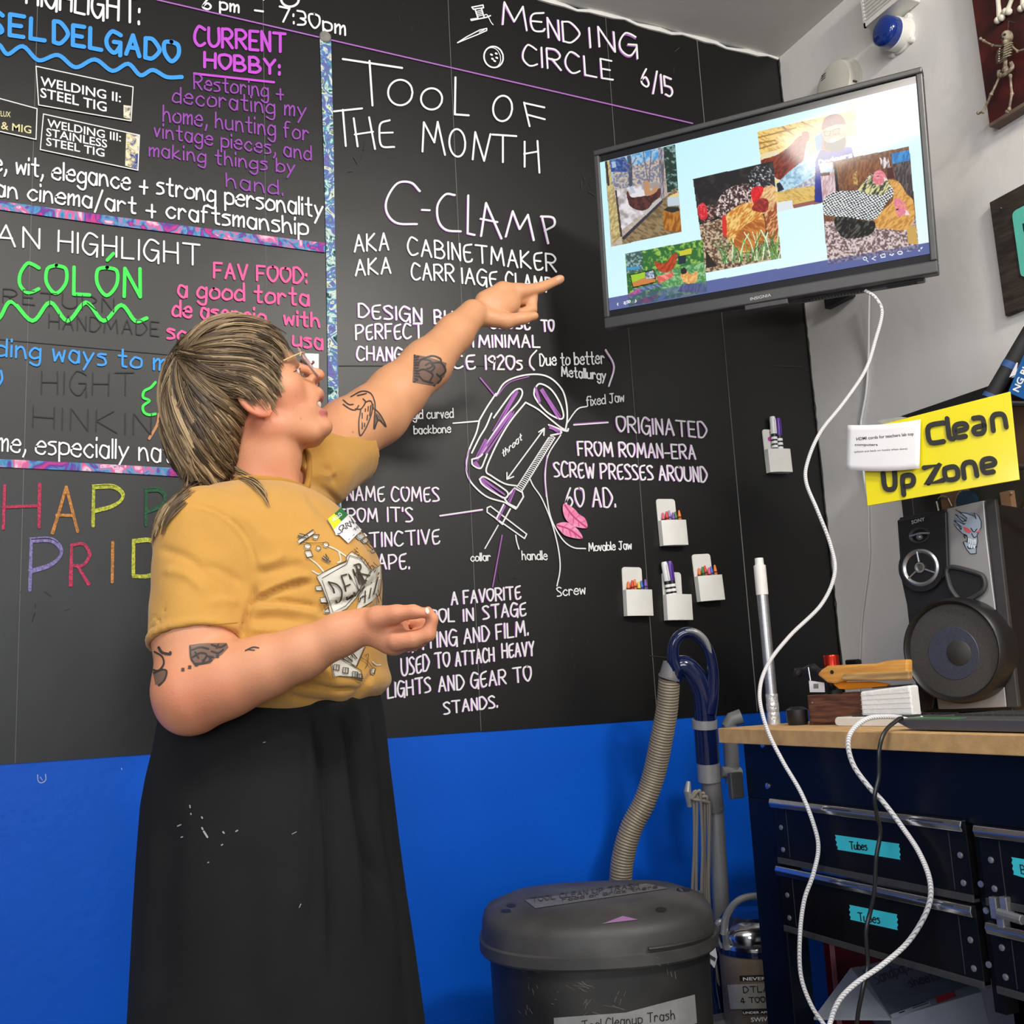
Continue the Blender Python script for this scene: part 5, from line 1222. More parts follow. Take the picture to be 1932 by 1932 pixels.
tag(b.build('black_tape_roll', m_black), 'black lump of tape at the far side of the tray', 'tape')
# napkins
NB = at(1625, 1340, 2.0); NB[2] = ZBN + 0.0
t6 = thing('napkin_stack', 'stack of white paper napkins beside the tray', 'napkins', NB)
m_nap = mat('white_napkin', (0.74, 0.74, 0.73, 1), 0.8, bump=0.5, bscale=120)
b = MB(); q_ = [bp(1622, 1305, -0.034), bp(1716, 1293, -0.034), bp(1722, 1347, -0.034), bp(1626, 1356, -0.034)]; q_[2][2] = q_[3][2] = ZBN; b.prism(q_, ey * 0.031); b.build('folded_paper', m_nap, t6, smooth=False, bevel=0.004, bseg=3)
b = MB()
for k in range(7):
    u_ = k / 6; a_ = q_[3] + (q_[0] - q_[3]) * (0.1 + 0.13 * k) - ey * 0.0006; c_ = q_[2] + (q_[1] - q_[2]) * (0.05 + 0.13 * k) - ey * 0.0006; b.tube([a_, c_], 0.0003, 4)
b.build('paper_edge', mat('napkin_edge', (0.6, 0.6, 0.6, 1), 0.8), t6)
# white remote keyboard, dark remote, laptop
FL = at(1574, 1357, 1.93); FR = at(1708, 1349, 1.79)
u = FR - FL; u[2] = 0; ux = nrm(u); uy = np.array([-ux[1], ux[0], 0]); uy = uy if uy[0] > 0 else -uy
zr = ZBN
rotk = np.array([ux, uy, [0, 0, 1]]).T
t7 = thing('white_remote', 'white remote with dark keys lying on the bench edge', 'remote', (FL + u / 2) * [1, 1, 0] + [0, 0, zr])
cc = (FL + u / 2) * [1, 1, 0] + np.array([0, 0, zr + 0.0085]) + uy * 0.025
b = MB(); b.rbox(cc, (np.linalg.norm(u), 0.05, 0.017), 0.008, rotk); b.build('case', m_wplast, t7, bevel=0.002)
b = MB()
for k in range(9): b.box(cc + ux * (-0.04 + 0.0145 * k) + np.array([0, 0, 0.0095]), (0.011, 0.034, 0.003), rotk)
b.build('key', m_dgrey, t7, smooth=False)
t8 = thing('dark_remote', 'flat dark grey remote lying behind the white remote', 'remote', cc + uy * 0.06)
b = MB(); b.box(cc + uy * 0.062 + ux * 0.06 + np.array([0, 0, 0.0005]), (0.15, 0.045, 0.016), rotk); b.build('case', m_dgrey, t8, smooth=False, bevel=0.003)
b = MB()
for k in range(8): b.box(cc + uy * 0.062 + ux * (0.0 + 0.015 * k) + np.array([0, 0, 0.0092]), (0.010, 0.034, 0.003), rotk)
b.build('key', m_black, t8, smooth=False)
LL = at(1686, 1354, 1.70); ldir = nrm(np.array([-0.03, -1.0, 0])); lx = np.array([1.0, -0.03, 0])
rotl = np.array([ldir, lx, [0, 0, 1]]).T
t9 = thing('laptop', 'grey laptop base seen edge-on at the right on the bench', 'laptop', (LL[0] + 0.12, LL[1] - 0.17, ZBN))
b = MB(); lw, ldp = 0.36, 0.24; cc = np.array([LL[0], LL[1], 0]) + ldir * lw / 2 + lx * ldp / 2
prof = [(-lw / 2, 0.016), (-lw / 2 + 0.03, 0.004), (-lw / 2 + 0.05, 0.002), (lw / 2, 0.002), (lw / 2, 0.019), (-lw / 2 + 0.003, 0.019)]
b.prism([np.array([LL[0], LL[1], ZBN]) + ldir * (lw / 2 + a) + np.array([0, 0, c]) for a, c in prof], lx * ldp); b.build('base', mat('grey_laptop_shell', (0.11, 0.11, 0.115, 1), 0.35, metal=0.4), t9, smooth=False, bevel=0.0015)
b = MB()
for i in range(14):
    for j in range(5): b.box(cc + ldir * (-0.13 + 0.02 * i) + lx * (-0.02 + 0.022 * j) + np.array([0, 0, ZBN + 0.0205]), (0.017, 0.018, 0.003), rotl)
b.build('key', mat('laptop_key', (0.05, 0.05, 0.05, 1), 0.4), t9, smooth=False)
b = MB(); b.box(cc + ldir * -0.115 + lx * -0.095 + np.array([0, 0, ZBN + 0.0193]), (0.10, 0.03, 0.0008), rotl); b.build('green_sticker', mat('green_sticker', C(60, 120, 70), 0.5), t9, smooth=False)
b = MB(); lidb = cc + lx * ldp / 2 + np.array([0, 0, ZBN + 0.019]); b.box(lidb + ldir * 0.10 + lx * 0.03 + np.array([0, 0, 0.11]), (lw * 0.4, 0.006, 0.22), rotl)

# ------------------------------------------------------------------ loudspeaker
sn = nrm(np.array([-0.967, -0.25, 0])); sh = nrm(np.array([0.25, -0.967, 0]))     # front normal, towards the near side
sp0 = at(1733, 1346, 2.14); sp0[2] = ZBN
spm = planemap(sp0, sn)
g = lambda x, y, l=0.0: spm(x, y, l)
spk = thing('loudspeaker', 'black and silver loudspeaker with a flaming skull sticker on the bench', 'loudspeaker', sp0 + sh * 0.1 - sn * 0.08)
def fpoly(name, pts, m, back=0.01, lift=0.0, bevel=0.002, par=spk):
    b = MB(); b.prism([g(x, y, lift) for x, y in pts], -sn * back); return b.build(name, m, par, smooth=False, bevel=bevel)
topL, topR, botR, botL = g(1692, 981), g(1864, 941), g(1906, 1336), g(1733, 1346)
hgt = np.array([0, 0, 1])
b = MB(); zt_ = topL[2]; wS = (botR - botL).dot(sh)
q_ = [botL, botL + sh * wS, botL + sh * wS + hgt * (zt_ - ZBN), botL + hgt * (zt_ - ZBN)]
b.prism([p_ - sn * 0.012 for p_ in q_], -sn * 0.20); b.build('cabinet', m_black, spk, smooth=False, bevel=0.003)
m_silver = mat('silver_grey_plastic', (0.42, 0.425, 0.44, 1), 0.34, metal=0.4, noise=0.08, nscale=8)
fpoly('silver_panel', [(1786, 960), (1856, 944), (1861, 1010), (1872, 1100), (1888, 1220), (1899, 1334), (1800, 1338), (1770, 1338), (1745, 1180), (1760, 1120)], m_silver, 0.013)
fpoly('black_front', [(1692, 981), (1784, 960), (1787, 1066), (1840, 1080), (1856, 1090), (1857, 1110), (1822, 1140), (1780, 1200), (1760, 1338), (1733, 1344), (1710, 1140), (1700, 1095)], m_black, 0.016, 0.004, 0.003)
fpoly('module_plate', [(1692, 983), (1786, 963), (1790, 1080), (1770, 1100), (1740, 1110), (1702, 1092)], m_black, 0.008, 0.012, 0.004)
fpoly('near_edge', [(1858, 943), (1878, 941), (1922, 1334), (1900, 1335)], m_dgrey, 0.012, 0.001, 0.002)
# port
b = MB(); P = [(1791, 1070), (1845, 1082), (1857, 1092), (1858, 1108), (1848, 1120), (1818, 1134), (1800, 1120), (1790, 1098)]
P = [tuple(a) for a in catmull([np.array(a, float) for a in P], 5, True)]
b.tube([g(x, y, 0.008) for x, y in P], 0.005, 8, closed=True); b.build('port_rim', m_dgrey, spk)
b = MB(); b.add([g(x, y, 0.0065) for x, y in P], [list(range(len(P)))]); b.build('port_hole', m_ink, spk, smooth=False)
# tweeter
b = MB(); c_ = g(1735, 1010, 0.012); Bt = np.array([sh, np.array([0, 0, 1.0]), sn]).T
b.lathe([(0.023, 0.0), (0.023, 0.003), (0.020, 0.002), (0.012, -0.004), (0, -0.005)], c_, sn, 28, hint=(0, 0, 1), sy=0.72); b.build('tweeter_horn', m_dgrey, spk)
b = MB(); b.ball(c_ + sn * 0.001 - np.array([0, 0, 0.004]), 0.0075, 14, 8); b.build('tweeter_dome', mat('grey_dome', (0.2, 0.2, 0.2, 1), 0.25, metal=0.6), spk)
b = MB(); b.tube([g(1717, 1012, 0.016), g(1735, 1006, 0.020), g(1754, 1006, 0.016)], 0.0022, 8); b.build('tweeter_bar', m_alu, spk)
# mid driver
c_ = g(1738, 1071, 0.012)
b = MB(); b.lathe([(0.041, 0), (0.041, 0.004), (0.037, 0.0065), (0.033, 0.004), (0.0315, 0.002)], c_, sn, 32, hint=(0, 0, 1), sy=0.95); b.build('driver_ring', m_alu, spk)
b = MB(); b.lathe([(0.050, -0.004), (0.050, 0.003), (0.041, 0.003)], c_, sn, 32, hint=(0, 0, 1)); b.build('driver_surround', m_black, spk)
b = MB(); b.lathe([(0.0315, 0.002), (0.014, -0.003), (0.011, 0.002), (0.006, 0.004), (0, 0.0045)], c_, sn, 28, hint=(0, 0, 1)); b.build('driver_cone', mat('smoky_cone', (0.14, 0.13, 0.11, 1), 0.3, metal=0.5), spk)
b = MB()
for a in (95, 215, 335):
    d = sh * math.cos(math.radians(a)) + np.array([0, 0, 1]) * math.sin(math.radians(a)); b.tube([c_ + d * 0.012 + sn * 0.005, c_ + d * 0.034 + sn * 0.005], 0.002, 6)
b.lathe([(0.011, 0.004), (0.011, 0.007), (0.008, 0.007), (0.008, 0.004)], c_, sn, 20); b.build('driver_spider', m_alu, spk)
# woofer
c_ = g(1820, 1226)
b = MB(); R_ = 0.1015
b.lathe([(R_ * 1.02, -0.01), (R_ * 1.04, 0.03), (R_, 0.055), (R_ * 0.965, 0.0575), (R_ * 0.93, 0.054), (R_ * 0.90, 0.046)], c_, sn, 64, hint=(0, 0, 1)); b.build('woofer_ring', m_black, spk, angle=50)
m_mesh = mat('speaker_mesh', (0.055, 0.053, 0.05, 1), 0.5); nt = m_mesh.node_tree; bs = nt.nodes['Principled BSDF']
tc = nt.nodes.new('ShaderNodeTexCoord'); vo = nt.nodes.new('ShaderNodeTexVoronoi'); vo.inputs['Scale'].default_value = 900
rp = nt.nodes.new('ShaderNodeValToRGB'); rp.color_ramp.elements[0].position = 0.3; rp.color_ramp.elements[0].color = (0.022, 0.022, 0.022, 1); rp.color_ramp.elements[1].position = 0.5; rp.color_ramp.elements[1].color = (0.06, 0.058, 0.056, 1)
nt.links.new(tc.outputs['Object'], vo.inputs['Vector']); nt.links.new(vo.outputs['Distance'], rp.inputs['Fac']); nt.links.new(rp.outputs['Color'], bs.inputs['Base Color'])
b = MB(); b.lathe([(R_ * 0.90, 0.046), (R_ * 0.6, 0.0465), (0, 0.047)], c_, sn, 48, hint=(0, 0, 1)); b.build('woofer_mesh', m_mesh, spk)
b = MB(); b.lathe([(R_ * 0.52, 0.0466), (R_ * 0.51, 0.0476), (0.0, 0.0478)], c_ - np.array([0, 0, 0.006]), sn, 44, hint=(0, 0, 1)); b.build('woofer_cone', mat('slate_cone', (0.05, 0.058, 0.09, 1), 0.45, noise=0.3, nscale=300), spk)
b = MB(); b.lathe([(R_ * 0.25, 0.0478), (R_ * 0.22, 0.050), (0.0, 0.0515)], c_ + sh * 0.012 - np.array([0, 0, 0.006]), sn, 36, hint=(0, 0, 1)); b.build('dust_cap', mat('dust_cap', (0.03, 0.03, 0.03, 1), 0.55), spk)
p = Pen(spm, 0.0215); print_text(p, 'SONY', 1720, 989, 1745, 982, 6.5, 0.02, slope=-0.11); p.build('brand_lettering', mat('grey_print', (0.45, 0.45, 0.45, 1), 0.4), spk)
# skull sticker
k_ = lambda *p: sc(p, 1652, 850, 6.9)
m_stk = mat('sticker_blue_grey', C(165, 180, 198), 0.45)
p = Pen(spm, 0.0012); op = k_((1040, 770), (1100, 800), (1190, 820), (1270, 850), (1310, 890), (1285, 810), (1340, 850), (1375, 920), (1375, 1000), (1340, 1060), (1320, 1100), (1330, 1180), (1310, 1260), (1310, 1340), (1235, 1345), (1180, 1280), (1140, 1190), (1170, 1180), (1190, 1200), (1200, 1130), (1120, 1070), (1060, 1010), (1020, 960), (1080, 980), (1110, 1030), (1115, 990), (1020, 910), (1090, 930), (1150, 960), (1130, 920), (1040, 830), (1110, 865), (1180, 915), (1190, 880), (1120, 820))
p.fill(op); so = p.build('skull_sticker', m_stk, spk, 'grey flaming skull sticker with red eyes')
q_ = Pen(spm, 0.0018); q_.stroke(op, 1.2, smooth=False, closed=True)
for s_ in (((1190, 1110), (1150, 1090), (1160, 1140)), ((1240, 1010), (1280, 1060), (1320, 1020)), ((1250, 1080), (1280, 1130), (1310, 1120)), ((1195, 1250), (1215, 1275), (1260, 1270), (1320, 1250)), ((1130, 920), (1180, 915)), ((1150, 960), (1165, 950)), ((1110, 1030), (1118, 1010))): q_.stroke(k_(*s_), 1.6)
q_.build('ink_outline', m_ink, so)
q_ = Pen(spm, 0.0021); q_.fill(k_((1140, 990), (1200, 1010), (1250, 1055), (1220, 1075), (1165, 1050))); q_.fill(k_((1305, 1060), (1365, 1030), (1350, 1060), (1320, 1070))); q_.build('red_eye', mat('red_eye', C(235, 90, 95), 0.5), so)
q_ = Pen(spm, 0.0021)
for x0, x1, y0, y1 in ((1203, 1222, 1140, 1200), (1228, 1248, 1148, 1215), (1254, 1276, 1160, 1225), (1282, 1304, 1155, 1220), (1210, 1232, 1215, 1262), (1238, 1262, 1228, 1272), (1270, 1296, 1232, 1272)): q_.fill(k_((x0, y0), (x1, y0), (x1 - 2, y1), (x0 + 4, y1)))
q_.build('teeth', mat('sticker_white', C(228, 238, 242), 0.5), so)

# ------------------------------------------------------------------ tool frame, sign and note above the bench
xs_ = 1.90
yL = on(1690, 860, 0, xs_)[1]
zt_ = on(1780, 757, 0, xs_)[2]
rack = thing('tool_rack', 'black framed tool rack with brown pegboard behind the loudspeaker', 'tool rack', (XR, -0.9, ZBN))
b = MB(); b.bb(xs_, XR - 0.001, -1.5, yL, zt_ - 0.035, zt_); b.bb(xs_, XR - 0.001, yL - 0.035, yL, ZBN + 0.001, zt_); b.bb(xs_, XR - 0.001, -1.5, -1.465, ZBN + 0.001, zt_); b.build('frame', m_black, rack, smooth=False, bevel=0.002)
b = MB(); b.bb(XR - 0.02, XR - 0.004, -1.465, yL - 0.035, ZBN + 0.001, zt_ - 0.035); b.build('pegboard', mat('brown_pegboard', C(112, 84, 62), 0.7, noise=0.25, nscale=10), rack, smooth=False)
hk = lambda x, y, o=0.0: on(x, y, 0, XR - 0.024 - o)
b = MB()
for pts in (((1733, 955), (1736, 970), (1740, 985)), ((1767, 946), (1770, 960), (1772, 968))):
    b.tube([hk(x, y, 0.012) for x, y in pts], 0.0022, 8)
for pts in (((1738, 950), (1748, 940), (1760, 938), (1768, 944)), ((1768, 944), (1775, 936), (1787, 937)), ((1789, 940), (1796, 955))):
    b.tube(catmull([hk(x, y, 0.004) for x, y in pts], 4), 0.0012, 6)
b.build('peg_hook', mat('bright_hook', (0.7, 0.66, 0.6, 1), 0.3, metal=0.7), rack)
b = MB(); c_ = hk(1836, 939); b.lathe([(0.052, 0), (0.052, 0.008), (0, 0.008)], c_ - np.array([0, 0, 0.02]), (-1, 0, 0), 30); tag(b.build('wooden_disc', mat('pale_plywood', C(140, 118, 88), 0.7, noise=0.2, nscale=10)), 'pale wooden disc hanging on the pegboard behind the loudspeaker', 'disc')
b = MB(); c_ = hk(1828, 945, 0.012); r_ = random.Random(9); b.prism([c_ + np.array([0, 0.026 * math.cos(a) * (1 + 0.2 * r_.random()), 0.022 * math.sin(a) * (1 + 0.25 * r_.random())]) for a in np.linspace(0, 6.0, 18)], (-0.012, 0, 0)); b.tube([c_ + np.array([0, 0.02, 0.015]), hk(1812, 929, 0.012)], 0.003, 6)
tag(b.build('blue_star_tool', mat('dark_blue_rubber', C(22, 48, 66), 0.5)), 'small dark blue toothed tool over the wooden disc', 'tool')
b = MB(); b.lathe([(0.075, 0), (0.075, 0.01), (0, 0.01)], hk(1885, 925, 0.0), (-1, 0, 0), 36); tag(b.build('dark_disc', mat('dark_olive_disc', C(46, 44, 34), 0.5, noise=0.3, nscale=10)), 'dark round disc hanging on the pegboard at the right', 'disc')
b = MB(); b.bb(XR - 0.05, XR - 0.022, *(sorted((hk(1921, 934)[1], hk(1902, 934)[1]))), hk(1910, 945)[2] - 0.03, hk(1910, 928)[2]); o = b.build('wooden_block', mat('tan_block', C(140, 105, 75), 0.7, noise=0.2, nscale=20), smooth=False); tag(o, 'tan wooden block at the right end of the pegboard', 'block')
b = MB(); b.ball(on(1908, 931, 0, XR - 0.0505), 0.003, 8, 5); b.build('screw_head', m_alu, o)
# yellow sign
sgn = nrm(np.array([-0.86, -0.51, 0])); sg0 = np.array([1.5157, -0.6893, 1.5351])
sgm = planemap(sg0, sgn)
S4 = [(1626, 810), (1906, 738.6), (1923.7, 905), (1636.4, 954.4)]
ysign = thing('cleanup_sign', 'bright yellow acrylic sign reading Clean Up Zone', 'sign', sgm(1780, 850, 0))
m_yel = mat('yellow_acrylic', C(226, 212, 0), 0.22, coat=0.3)
b = MB(); b.prism([sgm(x, y, 0) for x, y in S4], -sgn * 0.005); b.build('panel', m_yel, ysign, smooth=False, bevel=0.0006)
kk = lambda *p: sc(p, 1500, 600, 4.472)
LT = [((1255, 885), (1150, 900), (1118, 930), (1130, 1035), (1162, 1060), (1255, 1042)), ((1285, 850), (1300, 1000), (1312, 1018), (1335, 1020)), ((1440, 998), (1372, 1012), (1350, 990), (1343, 922), (1368, 897), (1430, 888), (1453, 908), (1448, 938), (1372, 955)),
      ((1508, 848), (1570, 838), (1593, 860), (1604, 968), (1530, 982), (1508, 960), (1512, 932), (1540, 918), (1600, 908)), ((1675, 950), (1660, 820), (1740, 806), (1770, 828), (1784, 920)),
      ((745, 1312), (756, 1425), (785, 1452), (852, 1440), (842, 1300)), ((920, 1490), (905, 1342), (930, 1328), (980, 1322), (1005, 1348), (1000, 1398), (975, 1418), (925, 1422)), ((1092, 1265), (1215, 1240), (1125, 1395), (1250, 1370)),
      ((1268, 1268), (1345, 1250), (1372, 1275), (1378, 1338), (1355, 1362), (1290, 1368), (1267, 1342), (1262, 1285), (1268, 1268)), ((1430, 1350), (1414, 1230), (1490, 1210), (1520, 1235), (1536, 1330)), ((1675, 1297), (1605, 1310), (1582, 1282), (1578, 1212), (1605, 1190), (1660, 1183), (1690, 1208), (1685, 1238), (1608, 1253))]
for st_ in LT:
    p = Pen(sgm, 0.0006); st_ = kk(*st_)
    cl_ = abs(st_[0][0] - st_[-1][0]) + abs(st_[0][1] - st_[-1][1]) < 1e-6
    P_ = [np.array(a, float) for a in st_]
    if not (abs(st_[0][0] - 1744.8) < 2 and len(st_) == 4):
        for _ in range(3):
            Q_ = [P_[0]] if not cl_ else []
            for a, c in zip(P_[:-1], P_[1:]): Q_ += [a * 0.75 + c * 0.25, a * 0.25 + c * 0.75]
            if not cl_: Q_[1] = (P_[0] + P_[1]) / 2; Q_[-1] = P_[-1]
            else: Q_.append(Q_[0])
            P_ = Q_
    p.stroke(P_, 8.8, smooth=False)
    if len(P_) < 6:
        for q_ in st_[1:-1]: p.dot(q_[0], q_[1], 4.4, 12)
    o = p.build('raised_letter', m_ink, ysign); s_ = o.modifiers.new('thickness', 'SOLIDIFY'); s_.thickness = 0.004; s_.offset = 1
b = MB(); yb = sgm(1850, 760, 0) - sgn * 0.006; b.tube([yb, np.array([xs_, yb[1] - 0.05, yb[2]])], 0.006, 8); yb = sgm(1850, 880, 0) - sgn * 0.006; b.tube([yb, np.array([xs_, yb[1] - 0.05, yb[2]])], 0.006, 8); b.build('stand_off', m_black, ysign)
p = Pen(sgm, 0.0012); p.fill([(1654, 794), (1700, 786), (1712, 788), (1665, 800)]); o = p.build('clear_tape', mat('clear_tape', (0.55, 0.55, 0.5, 1), 0.2, trans=0.6), ysign)
# taped paper note, curling off the sign
nt_ = thing('paper_note', 'white paper note about HDMI cords taped over the yellow sign', 'note', sgm(1668, 840, 0.01))
def notemap(x, y, lift):
    u_ = (x - 1596) / 140.0; return sgm(x, y, 0.009 + 0.006 * math.sin(u_ * 2.6) + lift)
b = MB(); vs, fs = [], []
for j in range(9):
    for i in range(15):
        u_, w_ = i / 14, j / 8; tx = 1599 + (1737 - 1599) * u_; ty = 802 + (791 - 802) * u_ - (0 if u_ < 0.5 else 0) + 4 * math.sin(u_ * 3.1) ; bx = 1596 + (1735 - 1596) * u_; by = 886 + (884 - 886) * u_ + 4 * math.sin(u_ * 3.14)
        vs.append(notemap(tx + (bx - tx) * w_, ty + (by - ty) * w_, 0))
for j in range(8):
    for i in range(14): a_ = j * 15 + i; fs.append((a_, a_ + 1, a_ + 16, a_ + 15))
b.add(vs, fs); o = b.build('sheet', m_wpaper, nt_, angle=180); s_ = o.modifiers.new('thickness', 'SOLIDIFY'); s_.thickness = 0.0006
p = Pen(notemap, 0.0012); print_text(p, 'HDMI cords for teachers lab top', 1616, 831, 1724, 821, 5.6, 0.01); print_text(p, 'computers', 1613, 841, 1656, 841, 4.6, 0.01); print_text(p, '(please put back on hooks when done)', 1612, 854, 1712, 848, 3.6, 0.0); p.build('printed_text', m_ink, nt_)
# things leaning on the rack
q0, q1 = on(1868, 752, 0, 1.868), on(1945, 622, 0, 1.915)
t = thing('duster_handle', 'black tubular tool with blue bands leaning above the yellow sign', 'tool', q0)
b = MB(); b.tube([q0, q1], 0.0165, 18); b.build('tube', mat('black_foam_grip', (0.02, 0.02, 0.022, 1), 0.7, noise=0.3, nscale=30), t)
b = MB(); a_ = q0 + (q1 - q0) * 0.44; b.tube([a_, a_ + (q1 - q0) * 0.09], 0.0172, 18); b.tube([q0, q0 + (q1 - q0) * 0.06], 0.0185, 18); b.build('blue_band', mat('blue_band', C(52, 84, 140), 0.6), t)
t = thing('blue_package', 'blue package with white capital lettering leaning at the right edge', 'package', on(1920, 760, 0, XR - 0.05))
bpm = planemap(on(1920, 740, 0, 1.86), (-0.97, -0.2, 0.1)); b = MB(); b.prism([bpm(x, y, 0) for x, y in ((1902, 740), (1932, 668), (1990, 690), (1960, 765))], (0.02, 0.01, 0)); b.build('sleeve', mat('blue_card', C(25, 95, 165), 0.45, noise=0.1, nscale=20), t, smooth=False)
p = Pen(bpm, 0.0008); d_ = np.array([0.40, -0.92]); 
v_, f_ = font_mesh('NG BLADE', 0.03); n0 = len(v_); vs = []
for (x, y) in v_:
    X, Y = 1917 + d_[0] * x * 19 - (-d_[1]) * 0 - 0.92 * y * 0 , 0
    px2 = 1913 + d_[0] * x * 19 - 0.92 * y * 17 * 1.0 + 8; py2 = 741 + d_[1] * x * 19 - 0.40 * y * 17
    vs.append(bpm(px2, py2, 0.0008))
p.mb.add(vs, f_); p.build('white_lettering', m_white_ink, t)
b = MB(); b.prism([bpm(x, y, 0.002) for x, y in ((1904, 712), (1918, 684), (1914, 708))], (0.004, 0, 0)); b.build('white_corner', m_wpaper, t, smooth=False)
# ------------------------------------------------------------------ upright vacuum cleaner beside the bench
vd = 2.30
V = lambda x, y, d=vd: at(x, y, d)
f0 = V(1385, 1932, 2.28); vac = thing('vacuum_cleaner', 'upright vacuum cleaner with a dark blue looped handle and ribbed beige hose', 'vacuum cleaner', (f0[0], f0[1], 0))
m_vblue = mat('glossy_navy_plastic', (0.004, 0.010, 0.055, 1), 0.14, coat=0.5, noise=0.15, nscale=10)
m_vgrey = mat('grey_plastic', (0.16, 0.16, 0.165, 1), 0.4, noise=0.1, nscale=30)
m_vsil = mat('silver_plastic', (0.34, 0.345, 0.355, 1), 0.33, metal=0.35, noise=0.08, nscale=30)
m_hose = mat('beige_hose', C(140, 128, 110), 0.4, noise=0.12, nscale=25)
pr = lambda r, d=vd: r * d / FPX
b = MB(); P = catmull([V(*p_) for p_ in ((1331, 1362), (1329, 1335), (1325, 1305), (1312, 1275), (1292, 1256), (1275, 1262), (1267, 1282))], 7)
b.tube(P, [pr(21 - 2.5 * i / len(P)) for i in range(len(P))], 20); b.build('handle_pipe', m_vblue, vac)
b = MB(); P = catmull([V(x, y, vd - 0.01) for x, y in ((1338, 1345), (1344, 1305), (1344, 1262), (1334, 1222), (1310, 1196), (1287, 1196), (1272, 1215), (1270, 1242), (1276, 1262))], 7)
b.tube(P, [pr(14 - 4 * math.sin(math.pi * i / len(P))) for i in range(len(P))], 16); b.build('loop_grip', m_vblue, vac)
b = MB(); P = catmull([V(x, y, vd - 0.018) for x, y in ((1293, 1190), (1312, 1192), (1330, 1207), (1341, 1232))], 6); b.tube(P, [pr(7.5 * math.sin(math.pi * (i + 1.4) / (len(P) + 2)) ** 0.5) for i in range(len(P))], 12, flat=0.8); b.build('grip_inlay', m_vsil, vac)
b = MB(); P = [V(1268, 1250), V(1264, 1277)]; b.tube(P, [pr(17), pr(21)], 20); b.tube([V(1264, 1276), V(1263, 1280)], pr(22), 20); b.build('hose_collar', m_vgrey, vac)
path = catmull([V(x, y, d) for x, y, d in ((1263, 1280, 2.30), (1258, 1340, 2.31), (1247, 1400, 2.32), (1234, 1460, 2.33), (1215, 1515, 2.33), (1192, 1560, 2.33), (1177, 1610, 2.33), (1171, 1660, 2.33), (1172, 1730, 2.33), (1190, 1830, 2.32), (1240, 1930, 2.30), (1310, 2010, 2.29))], 22)
rr = []; n = len(path); L_ = 0; seglen = [0] + [float(np.linalg.norm(path[i] - path[i - 1])) for i in range(1, n)]
hp = []; acc = 0; cum = np.cumsum(seglen); tot = cum[-1]; K = 560
cp = np.array(path); ts = np.linspace(0, tot, K)
hp = np.stack([np.interp(ts, cum, cp[:, i]) for i in range(3)], 1)
rr = [pr(19.5 + 1.5 * min(1, k / 100)) * (1.0 + (0.055 if (k % 4) < 2 else -0.045)) for k in range(K)]
b = MB(); b.tube(hp, rr, 18); b.build('hose', m_hose, vac, angle=75)
def cyl(name, x0, y0, x1, y1, r0, m, r1=None, d=vd, par=vac, seg=24):
    b = MB(); b.tube([V(x0, y0, d), V(x1, y1, d)], [pr(r0, d), pr(r1 or r0, d)], seg); return b.build(name, m, par)
cyl('wand_collar', 1329, 1357, 1329.5, 1373, 24, m_vsil)
cyl('wand_tube', 1331, 1372, 1335.5, 1438, 22, m_vblue)
cyl('wand_collar', 1336, 1437, 1338.5, 1473, 21.5, m_vsil)
cyl('wand_sleeve', 1341, 1472, 1347, 1526, 18.5, m_vgrey)
cyl('wand_ring', 1346, 1523, 1346.5, 1528, 20, m_vgrey)
f1 = V(1396, 2300, 2.27)
cyl('wand', 1350, 1527, 1374, 1940, 15.5, m_vsil, 17)
cyl('back_duct', 1376, 1368, 1381, 1445, 14, m_vgrey, d=2.33); 
b = MB(); b.tube([V(1372, 1372, 2.33), V(1381, 1357, 2.33), V(1398, 1352, 2.33)], [pr(13), pr(14), pr(15)], 14); b.build('duct_elbow', m_vgrey, vac)
b = MB(); b.tube([V(1360, 1457, 2.31), V(1395, 1458, 2.33)], pr(11), 14); b.tube([V(1381, 1445, 2.33), V(1382, 1477, 2.33)], pr(14), 16); b.build('wand_clip', m_vsil, vac)
b = MB(); c_ = V(1299, 1498, 2.28); b.tube([V(1299, 1474, 2.28), V(1297, 1492, 2.275), V(1301, 1521, 2.28)], [pr(4.5), pr(8.5), pr(6)], 14, flat=0.8); b.tube([V(1301, 1506, 2.28), V(1336, 1506, 2.30)], pr(5), 10); b.build('cord_hook', m_vsil, vac)
for k, (xt, yt, xb) in enumerate(((1306, 1500, 1306), (1312, 1493, 1314), (1319, 1492, 1324), (1326, 1496, 1330), (1332, 1502, 1334), (1336, 1512, 1338))):
    b = MB(); dd = 2.275 - 0.004 * (k % 3)
    P = catmull([V(1303 + k, 1508, dd), V(xt - 2, yt + 1, dd), V(xt + 3, yt + 12, dd), V(xt + (xb - xt) * 0.5 + 4 - k % 2 * 3, 1600, dd), V(xb, 1700, dd), V(xb + 4 + k * 2, 1830, dd), V(xb + 18 + k * 3, 1960, dd)], 7)
    b.tube(P, pr(3.1), 8); b.build('power_cord', mat('grey_cord', C(128, 122, 112), 0.5), vac)
b = MB(); b.box(V(1322, 1683, 2.265), (0.012, 0.008, 0.007)); b.build('cord_plug', m_vgrey, vac, smooth=False, bevel=0.001)
